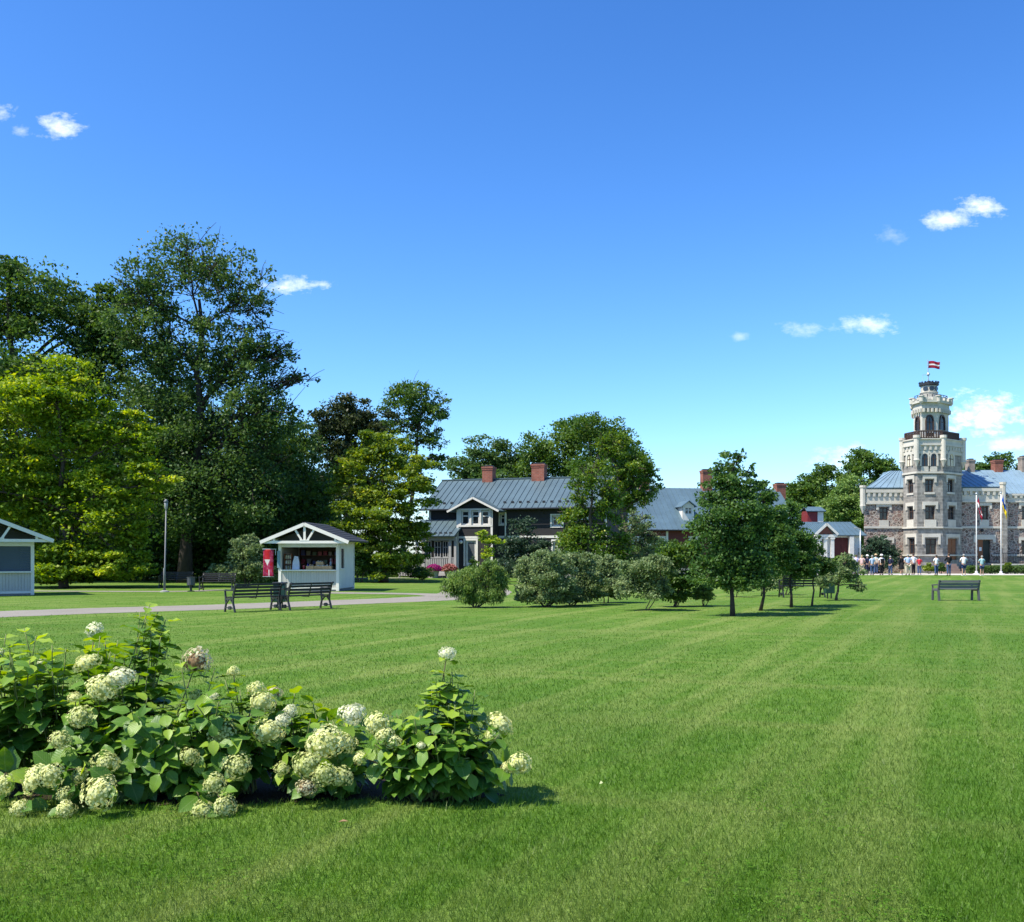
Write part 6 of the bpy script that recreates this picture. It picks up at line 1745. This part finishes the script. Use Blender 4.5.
    tree('wide grey green apple shrub beside the willow like shrub', 31.5, (545, 607), [(530, 572, 20, 18), (552, 562, 24, 16), (548, 584, 28, 18), (526, 592, 14, 11), (564, 590, 18, 13), (540, 599, 24, 7, 1.6), (562, 600, 14, 6, 1.6)], 'grey green leaves', 18000, .095, .05, seed=72, stems=4, group=GB, clump=.3, **B)
    tree('grey green apple shrub in the middle with dark stems showing', 32.5, (571, 606), [(578, 564, 20, 14), (586, 582, 20, 16), (570, 588, 16, 12), (592, 595, 14, 9), (576, 599, 18, 6, 1.6)], 'grey green leaves', 13000, .095, .04, seed=73, stems=3, group=GB, clump=.3, **B)
    tree('loose grey green shrub right of the middle apple shrub', 34, (606, 603), [(606, 568, 18, 13), (616, 583, 19, 14), (600, 588, 14, 11), (620, 594, 12, 7)], 'grey green leaves', 9000, .095, .035, seed=74, stems=2, group=GB, clump=.3, **B)
    tree('dense dark green upright bush left of the nearest young tree', 31.5, (675, 607), [(672, 556, 20, 18), (662, 580, 18, 16), (685, 580, 17, 16), (676, 596, 18, 8), (690, 552, 12, 16, .7), (700, 565, 10, 14, .6)], 'fresh green leaves', 14000, .10, .04, seed=75, stems=4, group=GB, clump=.28, **B)
    tree('low round light green bush at the foot of the nearest young tree', 32, (704, 605.5), [(703, 590, 12, 10), (708, 597, 9, 6), (696, 594, 7, 7)], 'willow green leaves', 2800, .085, .03, seed=76, stems=3, group=GB, clump=.3, **B)
    for i, (px, w, Y, lf, lab) in enumerate(((735, 18, 39, 'willow green leaves', 'low fresh green shrub behind the nearest young tree'), (762, 17, 40, 'grey green leaves', 'low grey green shrub behind the second young tree'), (786, 15, 41, 'willow green leaves', 'low shrub behind the half hidden bench, partly lit yellow'))):
        b0 = HOR+1600/Y
        tree(lab, Y, (px, b0), [(px-w*.4, b0-13, w*.6, 10), (px+w*.4, b0-12, w*.6, 9), (px, b0-18, w*.5, 8)], lf, 2600, .10, .03, seed=80+i, stems=3, group=GB, clump=.33, **B)
    # around the house
    GH = 'shrubs around the wooden house'
    tree('tall dark blue green shrub hiding the right ground floor of the wooden house', 62, (520, 581), [(522, 528, 16, 14, .6), (515, 548, 20, 18), (535, 550, 18, 20), (520, 566, 28, 14), (545, 565, 16, 14)], 'blue green leaves', 11000, .17, .08, seed=91, stems=3, group=GH, clump=.28, **B)
    tree('small sapling with bright yellow green tips before the bay of the house', 56, (489, 583), [(490, 540, 12, 5, .7), (482, 534, 8, 5, .4), (496, 541, 10, 3, .5), (488, 553, 9, 7, .5)], 'yellow green leaves', 1500, .16, .04, seed=92, name='sapling', cat='tree', clump=.35, flat=.4)
    tree('dark clipped bush with paler patches beside the veranda steps', 67, (421, 580), [(415, 571, 13, 8), (425, 573, 11, 6), (406, 566, 14, 10)], 'dull olive leaves', 3600, .15, .05, seed=93, stems=3, group=GH, clump=.3, **B)
    tree('small gold green bush in front of the dark clipped bush', 64, (423, 580.8), [(422, 575.5, 8, 5)], 'gold green leaves', 900, .13, .03, seed=94, stems=3, group=GH, clump=.35, **B)
    tree('dark shrub under the golden tree right of the open kiosk', 60, (360, 582.5), [(358, 562, 16, 16), (372, 568, 14, 12)], 'deep green leaves', 4000, .18, .06, seed=95, stems=3, group=GH, clump=.3, **B)
    tree('slim dark cypress like shrub before the house door', 60, (473, 582), [(473, 566, 4, 12), (473, 572, 5, 9)], 'deep green leaves', 1500, .12, .04, seed=96, group=GH, clump=.3, upright=1.0, up=0, name='conifer', cat='shrub')
    tree('low shrub below the lower window of the wooden house', 64, (556, 581), [(552, 566, 20, 10), (570, 566, 16, 10), (600, 565, 18, 12)], 'fresh green leaves', 4500, .16, .05, seed=97, stems=4, group=GH, clump=.3, **B)
    tree('dark shrub row stretch before the long house, behind the grey trees', 70, (650, 579), [(640, 556, 22, 16), (665, 552, 18, 16), (690, 556, 16, 14)], 'dull olive leaves', 7500, .17, .05, seed=98, stems=4, group=GH, clump=.3, **B)
    # around the kiosks
    tree('loose flowering shrub with pale tips left of the red banner', 51, (247, 587.5), [(246, 555, 22, 16, .9), (232, 572, 20, 12), (258, 570, 18, 14), (215, 570, 10, 8, .5), (250, 540, 10, 8, .5)], 'grey green leaves', 8000, .17, .05, seed=99, stems=5, clump=.3, **B)
    # castle bushes
    GCB = 'shrubs before the castle'
    tree('large round dark evergreen bush against the left castle wing', 91, (880, 573.5), [(880, 546, 16, 13), (868, 555, 12, 12), (891, 556, 11, 12), (880, 562, 19, 9)], 'blue green leaves', 9000, .24, .12, seed=101, stems=3, group=GCB, clump=.24, **B)
    tree('pale leaved shrub before the white porch columns', 84, (842, 575), [(840, 560, 9, 6), (849, 562, 7, 6), (833, 563, 7, 5)], 'willow green leaves', 2600, .2, .06, seed=102, stems=3, group=GCB, clump=.3, **B)
    for i, (px, w, lf, lab) in enumerate(((929, 7, 'gold green leaves', 'small yellowish shrub at the foot of the tower left of the steps'), (941, 6, 'dull olive leaves', 'small olive shrub at the foot of the tower steps'), (1008, 8, 'gold green leaves', 'straggly yellow shrub right of the flagpoles'))):
        tree(lab, 89.5, (px, 573.9), [(px-w*.3, 568, w*.7, 4), (px+w*.4, 569, w*.6, 3.6), (px, 565, w*.45, 3)], lf, 900, .2, .05, seed=110+i, stems=3, group=GCB, clump=.35, **B)
    # clipped low hedge along the terrace
    g = np.random.default_rng(5)
    a = at(967, 0, 89.5).x; c = at(1090, 0, 89.5).x
    r = thing('hedge', 'long low clipped hedge along the foot of the castle terrace wall', 'hedge', ((a+c)/2, 89.5, 0))
    n = 9000; P = np.stack([g.uniform(a, c, n)-(a+c)/2, g.uniform(-.5, .5, n), .05+.62*g.random(n)**.6 + .12*np.sin(g.uniform(a, c, n))], -1)
    V, F, tt = leaf_cards(P, .16*(.6+.8*g.random(n)), np.clip(g.normal(.45, .25, n), 0, 1), .4, .6, g)
    link_mesh('foliage', fast_mesh('foliage', V, F, tt), LEAF['dull olive leaves'], r)
    b = MB()
    for i in range(24):
        x = (c-a)*(i+.5)/24-(c-a)/2; b.tube([(x, 0, 0), (x+rnd.uniform(-.1, .1), 0, .5)], [.03, .015], 5)
    b.build('stems', M['bark'], r)
    # flower tubs by the veranda
    for (px, py, w, col, lab) in ((434, 573, .7, (.42, .05, .22), 'tub of bright pink flowers by the veranda steps'), (449.5, 573, .72, (.42, .17, .15), 'tub of salmon flowers right of the veranda steps')):
        p = at(px, 0, 72.3); r = thing('flower_tub', lab, 'planter', (p.x, p.y, 0), 0)
        b = MB(); b.lathe((0, 0, 0), [(.28, 0), (.38, .5), (.40, .52), (.34, .5)], 14); b.build('tub', M['porch_grey'], r)
        n = 700; d = g.normal(size=(n, 3)); d /= np.linalg.norm(d, axis=1, keepdims=True); d[:, 2] = np.abs(d[:, 2])
        P = np.array([0, 0, .5])+d*np.array([w*.75, w*.75, w*.62])*(g.random((n, 1))**.4)
        V, F, tt = leaf_cards(P, .10*(.7+.6*g.random(n)), np.clip(g.normal(.5, .25, n), 0, 1), .4, .8, g); link_mesh('leaves', fast_mesh('leaves', V, F, tt), LEAF['fresh green leaves'], r)
        n = 900; d = g.normal(size=(n, 3)); d /= np.linalg.norm(d, axis=1, keepdims=True); d[:, 2] = np.abs(d[:, 2])
        P = np.array([0, 0, .52])+d*np.array([w*.8, w*.8, w*.66])*(.85+.25*g.random((n, 1)))
        V, F, tt = leaf_cards(P, .11*(.7+.6*g.random(n)), np.clip(g.normal(.5, .25, n), 0, 1), .4, .9, g)
        key = 'petals %d' % px; leafm(key, [(0, tuple(x*.7 for x in col)), (.6, col), (1, tuple(min(1, x*1.3) for x in col))], .3, 1.2)
        link_mesh('blossoms', fast_mesh('blossoms', V, F, tt), LEAF[key], r)
# ------------------------------------------------------------------ hydrangeas in the foreground
HL = leaf_mat('hydrangea leaf', [(0, (.026, .082, .012)), (.35, (.052, .140, .017)), (.7, (.13, .255, .026)), (1, (.31, .43, .04))], .34, 1.6, .42, .4, veins=True)
def floret_mat(name, a, b_, c_):
    m, nt, out = new_mat(name)
    t = N(nt, 'ShaderNodeAttribute', attribute_name='tint')
    col = ramp(nt, t.outputs['Fac'], [(0, a), (.5, b_), (1, c_)])
    p_ = bsdf(nt, out, col, .6, .2)
    tr = nt.nodes.new('ShaderNodeBsdfTranslucent'); nt.links.new(col, tr.inputs[0]); mx = nt.nodes.new('ShaderNodeMixShader'); mx.inputs[0].default_value = .3
    nt.links.new(p_.outputs[0], mx.inputs[1]); nt.links.new(tr.outputs[0], mx.inputs[2]); nt.links.new(mx.outputs[0], out.inputs[0])
    return m
FM = {'cream': floret_mat('cream florets', (.48, .51, .16), (.66, .68, .27), (.78, .78, .41)),
      'white': floret_mat('white florets', (.54, .57, .30), (.72, .73, .46), (.80, .80, .60)),
      'green': floret_mat('greenish florets', (.30, .36, .09), (.50, .54, .18), (.66, .67, .32)),
      'brown': floret_mat('fading florets', (.16, .07, .03), (.50, .45, .24), (.70, .68, .46))}

# leaf template: rows along the blade (t, half width), folded at the midrib
LT = [(0.0, .0), (.10, .55), (.30, .95), (.55, 1.0), (.78, .62), (.92, .24), (1.0, .0)]
def leaf_template():
    V = []; UV = []; rows = []
    for t, w in LT:
        if w == 0: rows.append([len(V)]); V.append((t, 0, 0)); UV.append((0, t, 0))
        else:
            rows.append([len(V), len(V)+1, len(V)+2])
            for s in (-1, 0, 1): V.append((t, s*w, 0)); UV.append((s*w, t, 0))
    F = []
    a = rows[0][0]; r1 = rows[1]; F += [(a, r1[0], r1[1], a), (a, r1[1], r1[2], a)]
    for i in range(1, len(rows)-2):
        p, q = rows[i], rows[i+1]
        F += [(p[0], q[0], q[1], p[1]), (p[1], q[1], q[2], p[2])]
    p = rows[-2]; e = rows[-1][0]; F += [(p[0], e, e, p[1]), (p[1], e, e, p[2])]
    Q = [f for f in F if len(set(f)) == 4]
    T = []
    for f in F:
        u = list(dict.fromkeys(f))
        if len(u) == 3: T.append(tuple(u))
    # all triangles: uniform face size
    tri = T[:]
    for f in Q: tri += [(f[0], f[1], f[2]), (f[0], f[2], f[3])]
    return np.array(V), np.array(UV), np.array(tri)
LV, LUV, LF = leaf_template()

def hyd_leaves(name, pts, dirs, ups, sizes, tint, parent, g):
    n = len(pts)
    P = np.array(pts); D = np.array(dirs); U = np.array(ups)
    D /= np.linalg.norm(D, axis=1, keepdims=True)
    U = U - D*np.sum(U*D, 1, keepdims=True); U /= np.linalg.norm(U, axis=1, keepdims=True)+1e-9
    S = np.cross(U, D)
    sz = np.array(sizes)[:, None, None]
    fold = g.uniform(.1, .32, n)[:, None]; curl = g.uniform(.15, .55, n)[:, None]; wv = g.uniform(-.06, .06, n)[:, None]
    asp = g.uniform(.30, .40, n)[:, None]
    t = LV[None, :, 0]; s = LV[None, :, 1]
    x = t*(1-.12*curl*t); y = s*asp
    z = fold*np.abs(s)*asp*1.1 - curl*t*t*.55 + wv*np.sin(t*11+s*2) + .03*np.cos(t*15)*np.abs(s)
    V = P[:, None, :] + sz*(x[..., None]*D[:, None, :] + y[..., None]*S[:, None, :] + z[..., None]*U[:, None, :])
    V = V.reshape(-1, 3); k = len(LV)
    V[:, 2] = np.maximum(V[:, 2], .012)
    F = (np.arange(n)[:, None, None]*k + LF[None]).reshape(-1, 3)
    me = fast_mesh(name, V, F, np.repeat(np.clip(tint, 0, 1), k), np.tile(LUV, (n, 1)), smooth=True)
    return link_mesh(name, me, HL, parent)

def flower_mesh(seed, rx=1.0, rz=.85, brown=0.0, n=380):
    """head of four-petalled florets on a dome, unit radius"""
    g = np.random.default_rng(seed)
    V = []; F = []; T = []
    i_ = np.arange(n)+.5
    ph = np.arccos(1-1.72*i_/n); th = np.pi*(1+5**.5)*i_
    lump = g.normal(size=(9, 3)); lump /= np.linalg.norm(lump, axis=1, keepdims=True)
    patch = g.normal(size=3); patch /= np.linalg.norm(patch)
    gapd = g.normal(size=(3, 3)); gapd /= np.linalg.norm(gapd, axis=1, keepdims=True)
    for p_, t_ in zip(ph, th):
        nrm = np.array([math.sin(p_)*math.cos(t_), math.sin(p_)*math.sin(t_), math.cos(p_)]) + g.normal(0, .16, 3)
        nrm /= np.linalg.norm(nrm)
        if float((gapd@nrm).max()) > .93 and g.random() < .7: continue
        lp = max(0, float((lump@nrm).max())-.72)*1.1
        rad = .84 + lp + g.uniform(-.10, .07)
        c = nrm*rad*np.array([rx, rx, rz])
        nn = nrm + g.normal(0, .18, 3); nn /= np.linalg.norm(nn)
        a = np.cross(nn, g.normal(size=3)); a /= np.linalg.norm(a); b = np.cross(nn, a)
        s = g.uniform(.078, .118)
        tv = g.uniform(.42, 1) if g.random() > .07 else g.uniform(.1, .4)
        if brown and float(patch@nrm) > .97-brown*.4: tv = g.uniform(0, .3)
        for q in range(4):
            an = q*math.pi/2+g.uniform(-.15, .15); d = a*math.cos(an)+b*math.sin(an); e = -a*math.sin(an)+b*math.cos(an)
            k = len(V); cup = g.uniform(.0, .22)
            V += [c+nn*.01, c+d*s*.55+e*s*.5+nn*s*(.12+cup*.4), c+d*s*1.05+nn*s*cup, c+d*s*.55-e*s*.5+nn*s*(.12+cup*.4)]
            F.append((k, k+1, k+2, k+3)); T += [tv*.85, tv, min(1, tv+.1), tv]
    # green heart so that the head is not hollow
    nb = 10
    for j in range(7):
        for k in range(nb):
            pz = math.pi*j/6; r_ = .70
            V.append(np.array([r_*rx*math.sin(pz)*math.cos(2*math.pi*k/nb), r_*rx*math.sin(pz)*math.sin(2*math.pi*k/nb), r_*rz*math.cos(pz)])); T.append(.12)
    o = len(V)-7*nb
    for j in range(6):
        for k in range(nb):
            F.append((o+j*nb+k, o+j*nb+(k+1) % nb, o+(j+1)*nb+(k+1) % nb, o+(j+1)*nb+k))
    return fast_mesh('flower_head', np.array(V), np.array(F), np.array(T), smooth=False)

def bush(label, base_pts, flowers, shoots, n_fill, zone, seed, small=1.0, lean_tint=0.0):
    """base_pts: ground points of the stools; flowers: (px, py, r_px, Y, kind, tilt); shoots: (px, py, Y) leafy tips; zone: list of (cx, py, rx, ry, Y, ryd) mounds filled with leafy shoots"""
    g = np.random.default_rng(seed); rr = random.Random(seed)
    bx = sum(p[0] for p in base_pts)/len(base_pts); by = sum(p[1] for p in base_pts)/len(base_pts)
    r = thing('hydrangea_bush', label, 'shrub', (bx, by, 0), 0, 'hydrangeas in the flower bed')
    O = Vector((bx, by, 0)); stems = MB(); twigs = MB()
    pts = []; dirs = []; ups = []; sizes = []; tint = []
    def leaf(p, d, u, s, t):
        pts.append(tuple(p)); dirs.append(tuple(d)); ups.append(tuple(u)); sizes.append(s); tint.append(t)
    def shoot(tip, kind):
        tip = Vector(tip)-O
        bq = min(base_pts, key=lambda q: (q[0]-O.x-tip.x)**2+(q[1]-O.y-tip.y)**2 + rr.uniform(0, .25)); b0 = Vector((bq[0], bq[1], 0))-O
        b0 = Vector((b0.x+rr.uniform(-.1, .1), b0.y+rr.uniform(-.08, .08), 0))
        L = (tip-b0).length
        out_ = Vector((tip.x-b0.x, tip.y-b0.y, 0))
        mid = b0.lerp(tip, .5)+Vector((0, 0, max(.0, .30*out_.length-.05*tip.z)))
        P = []
        for i in range(9):
            t = i/8; P.append((1-t)**2*b0+2*t*(1-t)*mid+t*t*tip)
        (stems if kind == 'w' else twigs).tube(P, [.0065*(1-.5*i/8) for i in range(9)], 5)
        # opposite pairs of leaves along the outer part
        npair = max(3, int(L*.75/.085)); an = rr.uniform(0, PI)
        for i in range(npair):
            t = 1-(i+.35)/npair*.78
            f = t*8; k_ = min(7, int(f)); q = P[k_].lerp(P[k_+1], f-k_); ax = (P[k_+1]-P[k_]).normalized()
            e1 = ax.orthogonal().normalized(); e2 = ax.cross(e1); an += PI/2+rr.uniform(-.3, .3)
            for s_ in (0, PI):
                d = (e1*math.cos(an+s_)+e2*math.sin(an+s_))*1.0+ax*rr.uniform(.15, .6)+Vector((0, 0, -.22+rr.uniform(-.25, .25)))
                u = ax*.8+Vector((0, 0, 1.0))+Vector((rr.gauss(0, .25), rr.gauss(0, .25), 0))
                young = max(0, 1-i/2.6)
                s = small*rr.uniform(.115, .195)*(1-.30*young)
                leaf(q+d.normalized()*.012, d, u, s, .42+.46*young*rr.random()+rr.gauss(0, .15)+lean_tint+(.25*(1-i/npair) if kind == 'young' else 0))  # tip leaves paler with youth; listed shoots also get painted-in backlight
        return P
    for (px, py, rp, Y, kind, tilt) in flowers:
        c = at(px, py, Y); c.z = max(c.z, rp*Y/F_PX*.75)
        P = shoot(c, 'w'); R0 = rp*Y/F_PX*.95
        ax = (P[8]-P[7]).normalized()
        tv = Vector((tilt*.8, -.35, 1.0 if c.z > .3 else .55)).normalized()
        tv = (tv+ax*.45).normalized()
        el = 1.0
        me = FLOW[kind][rr.randrange(6)]
        o = bpy.data.objects.new('flower_head', me); COL.objects.link(o); o.parent = r
        o.location = P[8]; o.rotation_mode = 'QUATERNION'; o.rotation_quaternion = tv.to_track_quat('Z', 'Y'); o.scale = (R0*rr.uniform(.92, 1.16), R0*rr.uniform(.9, 1.05), R0*rr.uniform(.82, 1.12))
    for (px, py, Y) in shoots:
        shoot(at(px, py, Y), 'young')  # tips tinted brighter to imitate sun shining through the leaves
    for k_ in range(n_fill):
        cx_, py, rx, ry, Y, rd = rr.choices(zone, weights=[z[2]*z[3] for z in zone])[0]
        d = g.normal(size=3); d /= np.linalg.norm(d); q = g.random()**.4
        YY = Y+d[1]*rd*q
        p = at(cx_+d[0]*rx*q, py+d[2]*ry*q, YY); p.z = max(p.z, .06)
        shoot(p, 'soft')
    hyd_leaves('foliage', pts, dirs, ups, sizes, tint, r, g)
    stems.build('stems', M['stem_brown'], r, True); twigs.build('shoots', M['stem_green'], r, True)
    return r
FLOW = {}
def hydrangeas():
    for kind, mat, br in (('cream', 'cream', 0), ('white', 'white', 0), ('green', 'green', 0), ('brown', 'brown', .5)):
        FLOW[kind] = []
        for s_ in range(6):
            me = flower_mesh(200+s_*7+len(kind), 1.0, (.80, 1.0, .70, .9, .62, 1.1)[s_], br); me.materials.append(FM[mat]); FLOW[kind].append(me)
    def G(px, Y): return ((px-CX)*Y/F_PX, Y)
    bush('leafy hydrangea with few flowers at the left edge of the photo', [G(-30, 6.9), G(15, 6.9), G(60, 7.0)],
         [(2, 785, 11, 6.25, 'cream', -.6), (0, 653, 5, 7.1, 'white', 0), (42, 662, 5, 7.2, 'white', 0), (-60, 700, 15, 6.8, 'cream', -.3), (-90, 760, 16, 6.6, 'green', -.3)],
         [(6, 634, 6.9), (24, 628, 6.95), (36, 636, 6.9), (-15, 640, 6.9), (52, 645, 7.1), (66, 648, 7.2), (10, 655, 6.7), (30, 660, 6.7), (-40, 632, 6.9)],
         60, [(0, 695, 75, 52, 6.9, .45), (-60, 720, 60, 60, 6.9, .5)], 301, lean_tint=.16)
    bush('largest hydrangea mound with many cream flower heads in the middle of the bed', [G(150, 6.75), G(195, 6.7), (G(240, 6.75)), G(120, 6.9), G(90, 6.9)],
         [(95, 632, 9, 7.5, 'white', 0), (87, 663, 13, 6.9, 'cream', -.3), (101, 690, 16, 6.65, 'cream', -.2), (120, 678, 14, 6.75, 'white', 0), (197, 662, 15, 6.9, 'brown', .1), (80, 718, 13, 6.5, 'green', -.4), (60, 741, 11, 6.4, 'green', -.5),
          (106, 762, 14, 6.3, 'green', -.2), (32, 779, 15, 6.2, 'cream', -.8), (50, 776, 13, 6.22, 'cream', -.8), (99, 793, 18, 6.12, 'cream', -.2), (20, 812, 10, 6.15, 'cream', -.8), (66, 818, 10, 6.12, 'cream', -.5), (223, 735, 15, 6.5, 'green', .1),
          (237, 765, 15, 6.35, 'green', .2), (214, 785, 13, 6.28, 'green', .1), (204, 814, 11, 6.12, 'green', -.1), (225, 808, 13, 6.14, 'green', .5), (148, 681, 8, 7.0, 'cream', 0), (268, 732, 16, 6.5, 'cream', .3), (262, 704, 13, 6.7, 'cream', .3), (256, 690, 9, 6.9, 'cream', .2),
          (42, 662, 4, 7.3, 'white', 0), (195, 695, 7, 6.75, 'green', .1), (212, 696, 6, 6.8, 'white', .1), (190, 757, 10, 6.35, 'green', 0), (75, 697, 8, 6.7, 'cream', -.4), (80, 775, 9, 6.3, 'green', -.3), (233, 672, 6, 7.0, 'cream', .2), (65, 795, 9, 6.2, 'green', -.4), (283, 720, 8, 6.6, 'white', .3)],
         [(150, 604, 7.0), (158, 612, 7.05), (146, 618, 7.0), (162, 628, 7.0), (152, 632, 6.95), (105, 640, 7.3), (112, 646, 7.2), (170, 640, 7.0), (95, 648, 7.3), (140, 612, 7.1), (166, 618, 7.05), (150, 625, 7.1), (100, 636, 7.2), (118, 640, 7.15), (125, 655, 7.0), (180, 660, 6.8), (215, 668, 6.9), (240, 690, 6.9), (270, 690, 6.8), (225, 680, 6.8)],
         165, [(160, 725, 85, 52, 6.75, .5), (215, 735, 60, 45, 6.65, .4), (110, 720, 60, 50, 6.9, .4), (165, 770, 70, 38, 6.5, .3)], 302)
    bush('low sprawling hydrangea with drooping greenish heads between the mound and the upright plant', [G(315, 6.75), G(345, 6.75), G(290, 6.8)],
         [(352, 714, 15, 6.7, 'white', 0), (325, 744, 18, 6.45, 'cream', -.1), (345, 742, 13, 6.5, 'cream', .2), (308, 766, 16, 6.35, 'green', -.2), (324, 775, 13, 6.3, 'green', 0), (340, 777, 12, 6.35, 'green', .2), (306, 788, 10, 6.3, 'brown', -.1), (282, 768, 8, 6.4, 'green', -.2), (274, 694, 8, 6.9, 'brown', 0), (290, 712, 7, 6.8, 'white', 0)],
         [(295, 690, 7.0), (312, 700, 7.0), (330, 708, 7.0), (300, 715, 6.9), (345, 722, 6.9), (270, 688, 7.0)],
         60, [(315, 735, 50, 28, 6.85, .3), (330, 765, 52, 24, 6.7, .25)], 303)
    bush('upright hydrangea at the right end topped by a single tall white flower head', [G(425, 6.6), G(448, 6.55), G(465, 6.6)],
         [(447, 654, 10, 6.6, 'white', 0), (378, 724, 14, 6.45, 'cream', -.3), (384, 735, 11, 6.4, 'cream', -.2), (392, 742, 10, 6.4, 'cream', -.2), (500, 723, 14, 6.55, 'cream', .4), (492, 735, 8, 6.5, 'cream', .3), (519, 764, 12, 6.4, 'cream', .6), (508, 768, 8, 6.42, 'cream', .5), (421, 745, 4.5, 6.3, 'white', 0), (408, 755, 6, 6.4, 'green', 0), (360, 758, 8, 6.4, 'cream', -.3)],
         [(444, 670, 6.62), (451, 678, 6.6), (437, 684, 6.62), (458, 684, 6.6), (446, 688, 6.56), (440, 680, 6.6), (452, 672, 6.6), (432, 690, 6.6), (462, 690, 6.6), (425, 700, 6.55), (475, 690, 6.6), (420, 715, 6.4), (455, 705, 6.45), (488, 715, 6.6)],
         80, [(440, 732, 56, 34, 6.55, .3), (400, 755, 42, 30, 6.5, .25), (475, 755, 40, 32, 6.5, .25)], 304)
hydrangeas()
trees_all()
grass_all()
# a fallen white petal and a few dry leaves on the lawn
b = MB(); p = ground(601, 790)
b.add([(-.012, 0, .03), (0, -.01, .034), (.014, 0, .038), (.0, .012, .05)], [(0, 1, 2, 3)]); o = b.build('petal', FM['white']); o.location = (p.x, p.y, .012); tag(o, 'tiny fallen white petal lying on the mown lawn', 'petal')

p = ground(343, 828); b = MB(); b.add([(-.03, 0, .022), (0, -.014, .03), (.034, 0, .026), (0, .015, .034)], [(0, 1, 2, 3)])
o = b.build('fallen_leaf', plain('dry leaf', (.22, .13, .06), .7)); o.location = (p.x, p.y, .014); tag(o, 'single dry brown leaf lying on the lawn below the low hydrangea', 'leaf')
